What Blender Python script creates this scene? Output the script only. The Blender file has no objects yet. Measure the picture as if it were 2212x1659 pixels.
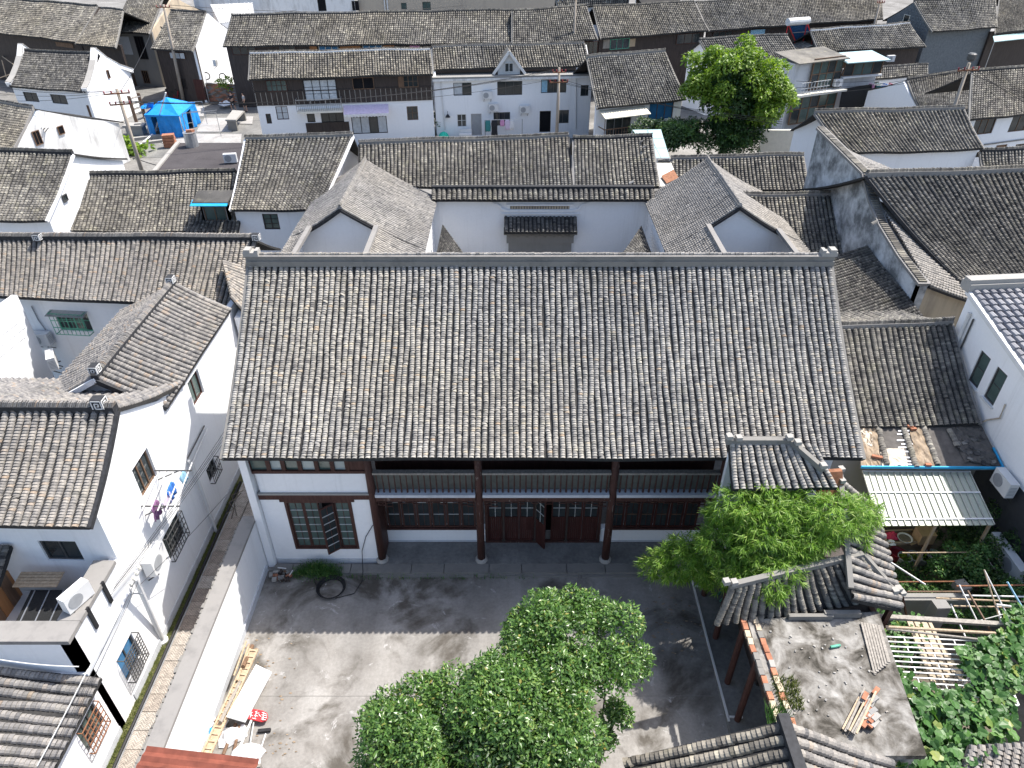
import bpy, math, random
import numpy as np
from mathutils import Vector, Matrix

random.seed(7)
rng = np.random.default_rng(7)
scene = bpy.context.scene
COL = scene.collection
R = math.radians

# ---------------------------------------------------------------- camera, sky, sun, exposure
CAM_H, PITCH, FOC = 18.0, R(35.5), 1534.0          # FOC in units of a 2212 px wide picture
cam_d = bpy.data.cameras.new('camera')
cam = bpy.data.objects.new('camera', cam_d)
COL.objects.link(cam)
cam.location = (0, 0, CAM_H)
cam.rotation_euler = (R(90) - PITCH, 0, 0)
cam_d.sensor_width = 36.0
cam_d.sensor_fit = 'HORIZONTAL'
cam_d.lens = FOC / 2212 * 36
cam_d.clip_start = 0.1
cam_d.clip_end = 1500
scene.camera = cam

SUN = Vector((0.51, 0.31, 1.0)).normalized()       # towards the sun: behind the hall, from the right
w = bpy.data.worlds.new('World')
scene.world = w
w.use_nodes = True
nt = w.node_tree
sky = nt.nodes.new('ShaderNodeTexSky')
sky.sky_type = 'NISHITA'
sky.sun_disc = False
sky.sun_elevation = math.asin(SUN.z)
sky.sun_rotation = math.atan2(SUN.x, SUN.y)
sky.altitude = 50
sky.air_density = 1.0
sky.dust_density = 2.5
bgn = nt.nodes['Background']
nt.links.new(sky.outputs[0], bgn.inputs[0])
bgn.inputs[1].default_value = 0.15
sun_d = bpy.data.lights.new('sun', 'SUN')
sun_d.energy = 4.3
sun_d.angle = R(0.53)
sun_d.color = (1.0, 0.95, 0.88)
sun = bpy.data.objects.new('sun', sun_d)
COL.objects.link(sun)
sun.rotation_euler = (-SUN).to_track_quat('-Z', 'Y').to_euler()
vs = scene.view_settings
vs.view_transform = 'Standard'
vs.look = 'None'
vs.exposure = 0.85
vs.gamma = 1.0
vs.use_curve_mapping = False
scene.cycles.max_bounces = 6
scene.cycles.diffuse_bounces = 3
scene.cycles.glossy_bounces = 2
scene.cycles.transmission_bounces = 3
scene.cycles.transparent_max_bounces = 6


# ---------------------------------------------------------------- survey: a sight line from the camera station met with a level / a wall
_c, _s = math.cos(PITCH), math.sin(PITCH)
def ray(u, v):
    x, y = (u - 1106) / FOC, (829.5 - v) / FOC
    return Vector((x, _c + y * _s, -_s + y * _c))
def at(u, v, z=0.0):
    r = ray(u, v)
    t = (z - CAM_H) / r.z
    return Vector((r.x * t, r.y * t, z))
def atX(u, v, X):
    r = ray(u, v); t = X / r.x
    return Vector((X, r.y * t, CAM_H + r.z * t))
def atY(u, v, Y):
    r = ray(u, v); t = Y / r.y
    return Vector((r.x * t, Y, CAM_H + r.z * t))

# ---------------------------------------------------------------- materials
MATS = {}
def _nodes(name):
    m = bpy.data.materials.new(name)
    m.use_nodes = True
    n = m.node_tree.nodes
    return m, n, m.node_tree.links, n['Principled BSDF']
def ramp(n, stops):
    r = n.new('ShaderNodeValToRGB')
    el = r.color_ramp.elements
    while len(el) < len(stops): el.new(0.5)
    for e, (p, c) in zip(el, stops):
        e.position = p
        e.color = (c[0], c[1], c[2], 1)
    return r
def noise(n, l, scale, detail=4, rough=0.55, dist=0.0, stretch=None, coord='Object'):
    tc = n.new('ShaderNodeTexCoord')
    t = n.new('ShaderNodeTexNoise')
    t.inputs['Scale'].default_value = scale
    t.inputs['Detail'].default_value = detail
    t.inputs['Roughness'].default_value = rough
    t.inputs['Distortion'].default_value = dist
    if stretch:
        mp = n.new('ShaderNodeMapping')
        mp.inputs['Scale'].default_value = stretch
        l.new(tc.outputs[coord], mp.inputs[0])
        l.new(mp.outputs[0], t.inputs[0])
    else:
        l.new(tc.outputs[coord], t.inputs[0])
    return t
def mixc(n, l, fac, a, b, mode='MIX'):
    x = n.new('ShaderNodeMix')
    x.data_type = 'RGBA'
    x.blend_type = mode
    for sock, val in ((0, fac), (6, a), (7, b)):
        if hasattr(val, 'links') or hasattr(val, 'is_output'):
            l.new(val, x.inputs[sock])
        elif isinstance(val, (int, float)):
            x.inputs[sock].default_value = val
        else:
            x.inputs[sock].default_value = (val[0], val[1], val[2], 1)
    return x.outputs[2]
def bump(n, l, bs, h, strength=0.3, dist=0.02):
    b = n.new('ShaderNodeBump')
    b.inputs['Strength'].default_value = strength
    b.inputs['Distance'].default_value = dist
    l.new(h, b.inputs['Height'])
    l.new(b.outputs[0], bs.inputs['Normal'])

def m_plain(name, col, rough=0.6, metal=0.0, var=0.12, scale=6.0, spec=0.3, emit=None):
    """one colour with a mild cloud of variation"""
    m, n, l, b = _nodes(name)
    t = noise(n, l, scale, 5, 0.6)
    lo = tuple(max(0, c * (1 - var)) for c in col); hi = tuple(min(1, c * (1 + var)) for c in col)
    r = ramp(n, [(0.3, lo), (0.7, hi)])
    l.new(t.outputs[0], r.inputs[0])
    l.new(r.outputs[0], b.inputs['Base Color'])
    b.inputs['Roughness'].default_value = rough
    b.inputs['Metallic'].default_value = metal
    b.inputs['Specular IOR Level'].default_value = spec
    MATS[name] = m
    return m

def m_tile(name, stops, moss=0.25, dark=0.5):
    """clay roof tiles: one tone per tile, patches of weather over the whole slope"""
    m, n, l, b = _nodes(name)
    g = n.new('ShaderNodeNewGeometry')
    oi = n.new('ShaderNodeObjectInfo')
    ad = n.new('ShaderNodeMath'); ad.operation = 'ADD'
    l.new(g.outputs['Random Per Island'], ad.inputs[0]); l.new(oi.outputs['Random'], ad.inputs[1])
    fr = n.new('ShaderNodeMath'); fr.operation = 'FRACT'
    l.new(ad.outputs[0], fr.inputs[0])
    r = ramp(n, stops)
    l.new(fr.outputs[0], r.inputs[0])
    tc = n.new('ShaderNodeTexCoord')
    vt = n.new('ShaderNodeVectorMath'); vt.operation = 'ADD'
    l.new(g.outputs['Position'], vt.inputs[0])
    big = n.new('ShaderNodeTexNoise'); big.inputs['Scale'].default_value = 0.55; big.inputs['Detail'].default_value = 6
    big.inputs['Roughness'].default_value = 0.65
    l.new(vt.outputs[0], big.inputs[0])
    br = ramp(n, [(0.34, (1 - dark,) * 3), (0.6, (1.0, 1.0, 1.0))])
    l.new(big.outputs[0], br.inputs[0])
    c1 = mixc(n, l, 1.0, r.outputs[0], br.outputs[0], 'MULTIPLY')
    age = n.new('ShaderNodeTexNoise'); age.inputs['Scale'].default_value = 0.11; age.inputs['Detail'].default_value = 2
    l.new(vt.outputs[0], age.inputs[0])
    ar = ramp(n, [(0.36, (0.80, 0.81, 0.83)), (0.5, (1.0, 0.985, 0.96)), (0.66, (1.14, 1.09, 1.0))])
    l.new(age.outputs[0], ar.inputs[0])
    c1 = mixc(n, l, 1.0, c1, ar.outputs[0], 'MULTIPLY')
    sm = n.new('ShaderNodeTexNoise'); sm.inputs['Scale'].default_value = 2.3; sm.inputs['Detail'].default_value = 5
    l.new(vt.outputs[0], sm.inputs[0])
    mr = ramp(n, [(0.56, (0, 0, 0)), (0.74, (moss, moss, moss))])
    l.new(sm.outputs[0], mr.inputs[0])
    c2 = mixc(n, l, mr.outputs[0], c1, (0.34, 0.32, 0.22))
    fine = n.new('ShaderNodeTexNoise'); fine.inputs['Scale'].default_value = 28; fine.inputs['Detail'].default_value = 3
    l.new(vt.outputs[0], fine.inputs[0])
    f2 = ramp(n, [(0.35, (0.80,) * 3), (0.65, (1.06, 1.06, 1.06))])
    l.new(fine.outputs[0], f2.inputs[0])
    c3 = mixc(n, l, 1.0, c2, f2.outputs[0], 'MULTIPLY')
    l.new(c3, b.inputs['Base Color'])
    b.inputs['Roughness'].default_value = 0.85
    b.inputs['Specular IOR Level'].default_value = 0.2
    MATS[name] = m

def m_plaster(name, col, stain, amount=0.25, scale=1.2, streak=True, stop=(0.5, 0.75)):
    m, n, l, b = _nodes(name)
    g = n.new('ShaderNodeNewGeometry')
    mp = n.new('ShaderNodeMapping')
    mp.inputs['Scale'].default_value = (1, 1, 0.28) if streak else (1, 1, 1)
    l.new(g.outputs['Position'], mp.inputs[0])
    t = n.new('ShaderNodeTexNoise'); t.inputs['Scale'].default_value = scale; t.inputs['Detail'].default_value = 8; t.inputs['Roughness'].default_value = 0.68
    l.new(mp.outputs[0], t.inputs[0])
    r = ramp(n, [(stop[0], (0, 0, 0)), (stop[1], (amount,) * 3)])
    l.new(t.outputs[0], r.inputs[0])
    c = mixc(n, l, r.outputs[0], col, stain)
    t2 = n.new('ShaderNodeTexNoise'); t2.inputs['Scale'].default_value = 9; t2.inputs['Detail'].default_value = 6
    l.new(g.outputs['Position'], t2.inputs[0])
    r2 = ramp(n, [(0.3, (0.965,) * 3), (0.7, (1.0,) * 3)])
    l.new(t2.outputs[0], r2.inputs[0])
    c2 = mixc(n, l, 1.0, c, r2.outputs[0], 'MULTIPLY')
    mp3 = n.new('ShaderNodeMapping'); mp3.inputs['Scale'].default_value = (3.2, 3.2, 0.16)
    l.new(g.outputs['Position'], mp3.inputs[0])
    t3 = n.new('ShaderNodeTexNoise'); t3.inputs['Scale'].default_value = 1.0; t3.inputs['Detail'].default_value = 6; t3.inputs['Roughness'].default_value = 0.7
    l.new(mp3.outputs[0], t3.inputs[0])
    r4 = ramp(n, [(0.56, (0, 0, 0)), (0.80, (0.5 if streak else 0.0,) * 3)])
    l.new(t3.outputs[0], r4.inputs[0])
    c2 = mixc(n, l, r4.outputs[0], c2, stain)
    l.new(c2, b.inputs['Base Color'])
    b.inputs['Roughness'].default_value = 0.9
    b.inputs['Specular IOR Level'].default_value = 0.15
    bump(n, l, b, t2.outputs[0], 0.15, 0.01)
    MATS[name] = m

def m_concrete(name, stops, scale=0.35, fine=7.0, bumpy=0.25):
    m, n, l, b = _nodes(name)
    g = n.new('ShaderNodeNewGeometry')
    t = n.new('ShaderNodeTexNoise'); t.inputs['Scale'].default_value = scale; t.inputs['Detail'].default_value = 9
    t.inputs['Roughness'].default_value = 0.62; t.inputs['Distortion'].default_value = 0.6
    l.new(g.outputs['Position'], t.inputs[0])
    r = ramp(n, stops)
    l.new(t.outputs[0], r.inputs[0])
    t2 = n.new('ShaderNodeTexNoise'); t2.inputs['Scale'].default_value = fine; t2.inputs['Detail'].default_value = 8; t2.inputs['Roughness'].default_value = 0.7
    l.new(g.outputs['Position'], t2.inputs[0])
    r2 = ramp(n, [(0.3, (0.72,) * 3), (0.65, (1.08,) * 3)])
    l.new(t2.outputs[0], r2.inputs[0])
    c = mixc(n, l, 1.0, r.outputs[0], r2.outputs[0], 'MULTIPLY')
    l.new(c, b.inputs['Base Color'])
    b.inputs['Roughness'].default_value = 0.9
    b.inputs['Specular IOR Level'].default_value = 0.15
    bump(n, l, b, t2.outputs[0], bumpy, 0.02)
    MATS[name] = m

def m_wood(name, a, c, scale=5.0, wear=None, rough=0.6):
    m, n, l, b = _nodes(name)
    t = noise(n, l, scale, 8, 0.65, 0.4, (3, 3, 0.35))
    r = ramp(n, [(0.3, a), (0.72, c)])
    l.new(t.outputs[0], r.inputs[0])
    out = r.outputs[0]
    if wear:
        t2 = noise(n, l, 7, 8, 0.7, 0.6, (2, 2, 0.5))
        r2 = ramp(n, [(0.6, (0, 0, 0)), (0.68, (0.8,) * 3)])
        l.new(t2.outputs[0], r2.inputs[0])
        out = mixc(n, l, r2.outputs[0], out, wear)
    l.new(out, b.inputs['Base Color'])
    b.inputs['Roughness'].default_value = rough
    b.inputs['Specular IOR Level'].default_value = 0.25
    MATS[name] = m

def m_leaf(name, stops, trans=0.25, rough=0.45, spec=0.4):
    m, n, l, b = _nodes(name)
    g = n.new('ShaderNodeNewGeometry')
    r = ramp(n, stops)
    l.new(g.outputs['Random Per Island'], r.inputs[0])
    l.new(r.outputs[0], b.inputs['Base Color'])
    b.inputs['Roughness'].default_value = rough
    b.inputs['Specular IOR Level'].default_value = spec
    tr = n.new('ShaderNodeBsdfTranslucent')
    br = mixc(n, l, 1.0, r.outputs[0], (1.5, 1.6, 0.7), 'MULTIPLY')
    l.new(br, tr.inputs[0])
    ms = n.new('ShaderNodeMixShader')
    ms.inputs[0].default_value = trans
    l.new(b.outputs[0], ms.inputs[1]); l.new(tr.outputs[0], ms.inputs[2])
    l.new(ms.outputs[0], n['Material Output'].inputs[0])
    MATS[name] = m

# roof tiles: the hall's pale grey, the browner old town, the dark ones
m_tile('tile_hall', [(0.0, (0.14, 0.14, 0.145)), (0.06, (0.215, 0.213, 0.212)), (0.5, (0.315, 0.312, 0.306)), (0.92, (0.39, 0.383, 0.367)), (0.98, (0.41, 0.385, 0.335)), (1.0, (0.35, 0.28, 0.22))], 0.25, 0.25)
m_tile('tile_left', [(0.0, (0.13, 0.13, 0.135)), (0.08, (0.20, 0.194, 0.19)), (0.5, (0.265, 0.255, 0.246)), (0.92, (0.335, 0.318, 0.298)), (1.0, (0.33, 0.265, 0.21))], 0.15, 0.25)
m_tile('tile_old', [(0.0, (0.085, 0.083, 0.08)), (0.1, (0.145, 0.14, 0.132)), (0.5, (0.20, 0.192, 0.177)), (0.9, (0.27, 0.257, 0.23)), (1.0, (0.39, 0.375, 0.325))], 0.35, 0.45)
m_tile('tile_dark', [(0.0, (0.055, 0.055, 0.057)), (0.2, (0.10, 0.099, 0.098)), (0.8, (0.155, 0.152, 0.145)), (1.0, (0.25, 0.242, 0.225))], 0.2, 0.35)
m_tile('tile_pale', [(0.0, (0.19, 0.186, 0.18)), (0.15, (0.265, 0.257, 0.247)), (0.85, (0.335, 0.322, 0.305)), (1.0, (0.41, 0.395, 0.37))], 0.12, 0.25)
m_tile('tile_slate', [(0.0, (0.24, 0.24, 0.26)), (0.5, (0.30, 0.30, 0.32)), (1.0, (0.36, 0.36, 0.375))], 0.0, 0.1)
m_concrete('pan', [(0.3, (0.030, 0.030, 0.031)), (0.7, (0.060, 0.058, 0.055))], 0.8, 12)  # roof deck between cover tiles: groove shade put into its near-black colour
m_plaster('white', (0.85, 0.855, 0.86), (0.60, 0.60, 0.59), 0.22, 0.9, stop=(0.54, 0.85))
m_plaster('white_old', (0.77, 0.77, 0.76), (0.30, 0.29, 0.27), 0.75, 1.1, stop=(0.47, 0.7))
m_plaster('white_mold', (0.62, 0.63, 0.63), (0.13, 0.135, 0.135), 0.95, 0.8, False, stop=(0.38, 0.60))
m_plaster('plaster_grey', (0.26, 0.256, 0.245), (0.20, 0.19, 0.18), 0.6, 1.5)
m_plaster('plaster_base', (0.55, 0.57, 0.60), (0.30, 0.31, 0.32), 0.6, 1.5)
m_plaster('plaster_tan', (0.50, 0.42, 0.31), (0.22, 0.19, 0.16), 0.7, 1.0, stop=(0.48, 0.7))
m_plaster('plaster_ochre', (0.46, 0.40, 0.32), (0.30, 0.26, 0.22), 0.4, 1.0)
m_plaster('stone', (0.215, 0.207, 0.192), (0.12, 0.12, 0.11), 0.7, 2.2, False)
m_plaster('ridge_stone', (0.235, 0.225, 0.205), (0.11, 0.107, 0.10), 0.7, 1.6, False)
m_plaster('stone_pale', (0.34, 0.328, 0.305), (0.26, 0.25, 0.23), 0.6, 2.0, False)
m_plaster('coping', (0.25, 0.24, 0.227), (0.16, 0.155, 0.15), 0.8, 2.0, False)
m_concrete('ground_town', [(0.3, (0.13, 0.124, 0.114)), (0.5, (0.22, 0.213, 0.2)), (0.7, (0.32, 0.313, 0.30))], 0.22, 5)
m_concrete('paving_pale', [(0.3, (0.28, 0.27, 0.26)), (0.7, (0.44, 0.43, 0.415))], 0.6, 6)
m_concrete('porch', [(0.3, (0.13, 0.13, 0.126)), (0.55, (0.21, 0.207, 0.197)), (0.75, (0.27, 0.263, 0.25))], 0.7, 9)
m_concrete('terrace', [(0.36, (0.05, 0.046, 0.038)), (0.45, (0.135, 0.125, 0.11)), (0.54, (0.235, 0.225, 0.207)), (0.68, (0.36, 0.35, 0.33))], 1.7, 6, 0.5)
m_concrete('dirt', [(0.3, (0.10, 0.09, 0.07)), (0.7, (0.22, 0.19, 0.15))], 0.8, 8, 0.5)
m_concrete('tar', [(0.3, (0.055, 0.05, 0.052)), (0.7, (0.085, 0.078, 0.08))], 0.5, 9)
m_wood('red_wood', (0.045, 0.021, 0.017), (0.092, 0.043, 0.035), 5)
m_wood('red_wood_worn', (0.042, 0.020, 0.016), (0.092, 0.042, 0.034), 5, wear=(0.34, 0.31, 0.28))
m_wood('door_wood', (0.036, 0.012, 0.010), (0.072, 0.024, 0.020), 4)
m_wood('dark_wood', (0.030, 0.024, 0.022), (0.075, 0.058, 0.050), 4)
m_wood('brown_wood', (0.10, 0.060, 0.038), (0.22, 0.135, 0.085), 4)
m_wood('pale_wood', (0.30, 0.22, 0.14), (0.52, 0.41, 0.29), 5)
m_wood('grey_wood', (0.17, 0.155, 0.135), (0.36, 0.33, 0.29), 5)
m_wood('orange_wood', (0.26, 0.115, 0.045), (0.40, 0.20, 0.085), 3)
m_wood('bark', (0.08, 0.065, 0.05), (0.21, 0.18, 0.145), 8, rough=0.9)
m_wood('pole_concrete', (0.26, 0.22, 0.18), (0.42, 0.37, 0.31), 3, rough=0.9)
m_plain('glass', (0.030, 0.038, 0.040), 0.08, 0, 0.3, 1.5, 0.6)
m_plain('glass_green', (0.075, 0.11, 0.10), 0.12, 0, 0.3, 1.0, 0.6)
m_plain('glass_blue', (0.04, 0.16, 0.32), 0.15, 0, 0.2, 1.0, 0.5)
m_plain('glass_pale', (0.36, 0.42, 0.42), 0.15, 0, 0.15, 1.0, 0.5)
m_plain('glass_sheet', (0.36, 0.50, 0.49), 0.1, 0, 0.06, 0.8, 0.5)
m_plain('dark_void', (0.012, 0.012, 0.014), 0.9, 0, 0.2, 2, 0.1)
m_plain('curtain', (0.50, 0.53, 0.55), 0.8, 0, 0.15, 5)
m_plain('curtain_blue', (0.30, 0.52, 0.66), 0.8, 0, 0.15, 5)
m_plain('white_paint', (0.66, 0.66, 0.65), 0.45, 0, 0.05, 3)
m_plain('grey_paint', (0.32, 0.33, 0.34), 0.5, 0, 0.1, 4)
m_plain('muntin', (0.46, 0.47, 0.46), 0.6, 0, 0.2, 9)
m_plain('black', (0.018, 0.018, 0.02), 0.6, 0, 0.3, 8)
m_plain('black_ridge', (0.030, 0.031, 0.034), 0.75, 0, 0.35, 8)
m_plain('black_mesh', (0.016, 0.017, 0.018), 0.9, 0, 0.3, 30)
m_plain('metal', (0.42, 0.43, 0.44), 0.4, 0.7, 0.15, 8)
m_plain('dark_metal', (0.10, 0.10, 0.10), 0.5, 0.5, 0.2, 8)
m_plain('green_metal', (0.10, 0.34, 0.24), 0.5, 0.1, 0.3, 5)
m_plain('rust_metal', (0.20, 0.062, 0.040), 0.65, 0.1, 0.3, 3)
m_plain('rust', (0.24, 0.11, 0.06), 0.8, 0.1, 0.35, 7)
m_plain('blue_tarp', (0.015, 0.25, 0.66), 0.45, 0, 0.15, 2)
m_plain('blue_sheet', (0.03, 0.34, 0.60), 0.45, 0, 0.12, 3)
m_plain('green_net', (0.03, 0.50, 0.36), 0.8, 0, 0.12, 3)
m_plain('pink_cloth', (0.62, 0.30, 0.50), 0.85, 0, 0.12, 6)
m_plain('lilac_cloth', (0.66, 0.56, 0.70), 0.85, 0, 0.12, 6)
m_plain('red_plastic', (0.50, 0.03, 0.035), 0.4, 0, 0.1, 6)
m_plain('red_cloth', (0.55, 0.05, 0.10), 0.8, 0, 0.2, 6)
m_plain('maroon', (0.22, 0.02, 0.03), 0.45, 0, 0.15, 6)
m_plain('teal_cloth', (0.05, 0.22, 0.22), 0.85, 0, 0.15, 6)
m_plain('blue_cloth', (0.05, 0.18, 0.55), 0.85, 0, 0.3, 8)
m_plain('white_cloth', (0.74, 0.74, 0.75), 0.85, 0, 0.08, 6)
m_plain('dark_cloth', (0.03, 0.03, 0.035), 0.9, 0, 0.3, 6)
m_plain('purple_cloth', (0.20, 0.10, 0.20), 0.9, 0, 0.4, 12)
m_plain('skin', (0.50, 0.30, 0.21), 0.6, 0, 0.06, 6)
m_plain('cardboard', (0.42, 0.28, 0.16), 0.9, 0, 0.1, 5)
m_plain('gold', (0.55, 0.34, 0.05), 0.4, 0.1, 0.2, 5)
m_plain('brick_red', (0.34, 0.15, 0.09), 0.9, 0, 0.3, 5)
m_plain('brick_grey', (0.135, 0.15, 0.16), 0.9, 0, 0.2, 6)
m_plain('mortar', (0.24, 0.245, 0.25), 0.9, 0, 0.15, 6)
m_leaf('canopy_panel', [(0, (0.46, 0.49, 0.45)), (1, (0.54, 0.57, 0.53))], 0.35, 0.4, 0.4)
m_plain('backing', (0.135, 0.14, 0.122), 0.8, 0, 0.2, 5)
m_plain('canopy_rib', (0.36, 0.37, 0.32), 0.5, 0, 0.2, 3)
m_plain('wrap', (0.50, 0.43, 0.34), 0.5, 0, 0.3, 4)
m_plain('wrap_brown', (0.24, 0.18, 0.12), 0.6, 0, 0.5, 5)
m_plain('felt', (0.10, 0.092, 0.085), 0.85, 0, 0.25, 5)
m_plain('solar', (0.03, 0.13, 0.30), 0.2, 0.2, 0.2, 5, 0.6)
m_plain('cream', (0.68, 0.66, 0.58), 0.7, 0, 0.08, 4)
m_plain('awning_cream', (0.66, 0.62, 0.50), 0.7, 0, 0.08, 4)
m_plain('dark_wall', (0.040, 0.043, 0.048), 0.85, 0, 0.2, 3)
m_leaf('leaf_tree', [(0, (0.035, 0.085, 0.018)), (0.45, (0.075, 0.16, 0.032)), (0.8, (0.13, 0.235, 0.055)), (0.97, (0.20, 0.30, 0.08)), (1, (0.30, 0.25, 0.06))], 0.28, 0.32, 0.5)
m_leaf('leaf_bright', [(0, (0.075, 0.14, 0.016)), (0.5, (0.15, 0.25, 0.028)), (1, (0.25, 0.35, 0.05))], 0.35)
m_leaf('leaf_bamboo', [(0, (0.075, 0.16, 0.022)), (0.5, (0.155, 0.29, 0.036)), (0.9, (0.25, 0.39, 0.07)), (1, (0.38, 0.44, 0.15))], 0.38)
m_leaf('leaf_vine', [(0, (0.026, 0.080, 0.018)), (0.5, (0.060, 0.150, 0.036)), (0.93, (0.11, 0.225, 0.06)), (1, (0.26, 0.28, 0.07))], 0.25)
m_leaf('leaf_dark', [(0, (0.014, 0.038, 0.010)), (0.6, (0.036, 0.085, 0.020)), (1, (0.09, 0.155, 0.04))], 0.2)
m_leaf('leaf_grass', [(0, (0.06, 0.075, 0.02)), (0.5, (0.12, 0.16, 0.04)), (1, (0.22, 0.22, 0.07))], 0.3, 0.7)

# yard floor: pale worn cement with brown damp patches and cement spills
def yard_material():
    m, n, l, b = _nodes('yard_cement')
    g = n.new('ShaderNodeNewGeometry')
    def nz(scale, det, dist=0.0, rough=0.6, st=(1, 1, 1)):
        mp = n.new('ShaderNodeMapping'); mp.inputs['Scale'].default_value = st
        l.new(g.outputs['Position'], mp.inputs[0])
        t = n.new('ShaderNodeTexNoise'); t.inputs['Scale'].default_value = scale; t.inputs['Detail'].default_value = det
        t.inputs['Distortion'].default_value = dist; t.inputs['Roughness'].default_value = rough
        l.new(mp.outputs[0], t.inputs[0]); return t
    base = ramp(n, [(0.3, (0.22, 0.207, 0.19)), (0.7, (0.35, 0.338, 0.32))])
    l.new(nz(0.8, 8).outputs[0], base.inputs[0])
    damp = ramp(n, [(0.49, (0, 0, 0)), (0.60, (0.9,) * 3)])
    l.new(nz(0.42, 9, 0.5, 0.62).outputs[0], damp.inputs[0])
    c = mixc(n, l, damp.outputs[0], base.outputs[0], (0.085, 0.075, 0.062))
    spill = ramp(n, [(0.61, (0, 0, 0)), (0.67, (0.8,) * 3)])
    l.new(nz(1.3, 9, 1.2, 0.7).outputs[0], spill.inputs[0])
    c = mixc(n, l, spill.outputs[0], c, (0.46, 0.45, 0.44))
    runs = ramp(n, [(0.35, (0.78,) * 3), (0.6, (1.06,) * 3)])
    l.new(nz(0.9, 4, 0, 0.5, (1, 0.12, 1)).outputs[0], runs.inputs[0])
    c = mixc(n, l, 1.0, c, runs.outputs[0], 'MULTIPLY')
    t2 = nz(11, 8, 0, 0.75)
    fine = ramp(n, [(0.3, (0.78,) * 3), (0.65, (1.06,) * 3)])
    l.new(t2.outputs[0], fine.inputs[0])
    c = mixc(n, l, 1.0, c, fine.outputs[0], 'MULTIPLY')
    l.new(c, b.inputs['Base Color'])
    b.inputs['Roughness'].default_value = 0.9
    b.inputs['Specular IOR Level'].default_value = 0.15
    bump(n, l, b, t2.outputs[0], 0.2, 0.015)
    MATS['yard_cement'] = m
yard_material()

# ---------------------------------------------------------------- mesh building
class MB:
    """collects shapes in world coordinates and links them as one mesh"""
    def __init__(self):
        self.v, self.f = [], []
    def add(self, vs_, fs_):
        o = len(self.v)
        self.v.extend([tuple(p) for p in vs_])
        self.f.extend([tuple(i + o for i in f) for f in fs_])
        return self
    def quad(self, a, b, c, d):
        return self.add([a, b, c, d], [(0, 1, 2, 3)])
    def hexa(self, p):
        """8 corners: 0-3 bottom loop, 4-7 top loop"""
        return self.add(p, [(3, 2, 1, 0), (4, 5, 6, 7), (0, 1, 5, 4), (1, 2, 6, 5), (2, 3, 7, 6), (3, 0, 4, 7)])
    def box(self, c, size, rz=0.0, rot=None):
        m = rot if rot else Matrix.Rotation(rz, 3, 'Z')
        x, y, z = size[0] / 2, size[1] / 2, size[2] / 2
        c = Vector(c)
        return self.hexa([c + m @ Vector(q) for q in ((-x, -y, -z), (x, -y, -z), (x, y, -z), (-x, y, -z), (-x, -y, z), (x, -y, z), (x, y, z), (-x, y, z))])
    def bar(self, a, b, wd, ht, up=(0, 0, 1)):
        """a beam from a to b, wd across, ht along up"""
        a, b = Vector(a), Vector(b)
        d = (b - a).normalized()
        up = Vector(up)
        sx = d.cross(up)
        if sx.length < 1e-4: sx = d.cross(Vector((1, 0, 0)))
        sx.normalize()
        u2 = sx.cross(d).normalized()
        p = []
        for q in (-0.5, 0.5):
            p += [a + sx * -wd / 2 + u2 * q * ht, a + sx * wd / 2 + u2 * q * ht, b + sx * wd / 2 + u2 * q * ht, b + sx * -wd / 2 + u2 * q * ht]
        return self.hexa(p)
    def tube(self, pts, r, n=6, r2=None, cap=True):
        pts = [Vector(p) for p in pts]
        k = len(pts)
        rings = []
        for i, p in enumerate(pts):
            d = (pts[min(i + 1, k - 1)] - pts[max(i - 1, 0)]).normalized()
            a = d.cross(Vector((0, 0, 1)))
            if a.length < 1e-3: a = d.cross(Vector((1, 0, 0)))
            a.normalize()
            b = d.cross(a)
            rr = r if r2 is None else r + (r2 - r) * i / max(1, k - 1)
            rings.append([p + (a * math.cos(2 * math.pi * j / n) + b * math.sin(2 * math.pi * j / n)) * rr for j in range(n)])
        vs_ = [p for rg in rings for p in rg]
        fs_ = []
        for i in range(k - 1):
            for j in range(n):
                j2 = (j + 1) % n
                fs_.append((i * n + j, i * n + j2, (i + 1) * n + j2, (i + 1) * n + j))
        if cap:
            fs_.append(tuple(range(n - 1, -1, -1)))
            fs_.append(tuple((k - 1) * n + j for j in range(n)))
        return self.add(vs_, fs_)
    def lathe(self, c, prof, n=12, axis=(0, 0, 1)):
        ax = Vector(axis).normalized()
        a = ax.orthogonal().normalized(); b = ax.cross(a)
        c = Vector(c)
        vs_ = [c + ax * h + (a * math.cos(2 * math.pi * j / n) + b * math.sin(2 * math.pi * j / n)) * r for r, h in prof for j in range(n)]
        fs_ = []
        for i in range(len(prof) - 1):
            for j in range(n):
                j2 = (j + 1) % n
                fs_.append((i * n + j, i * n + j2, (i + 1) * n + j2, (i + 1) * n + j))
        fs_.append(tuple(range(n - 1, -1, -1)))
        fs_.append(tuple((len(prof) - 1) * n + j for j in range(n)))
        return self.add(vs_, fs_)
    def prism(self, poly, ext):
        """polygon (3-D points) pushed along ext"""
        k = len(poly)
        ext = Vector(ext)
        p = [Vector(q) for q in poly]
        vs_ = p + [q + ext for q in p]
        fs_ = [tuple(range(k)), tuple(range(2 * k - 1, k - 1, -1))]
        for i in range(k):
            j = (i + 1) % k
            fs_.append((i, i + k, j + k, j))
        return self.add(vs_, fs_)
    def build(self, name, mat, parent=None, smooth=False):
        me = bpy.data.meshes.new(name)
        me.from_pydata(self.v, [], self.f)
        return link_mesh(name, me, mat, parent, smooth)

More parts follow.
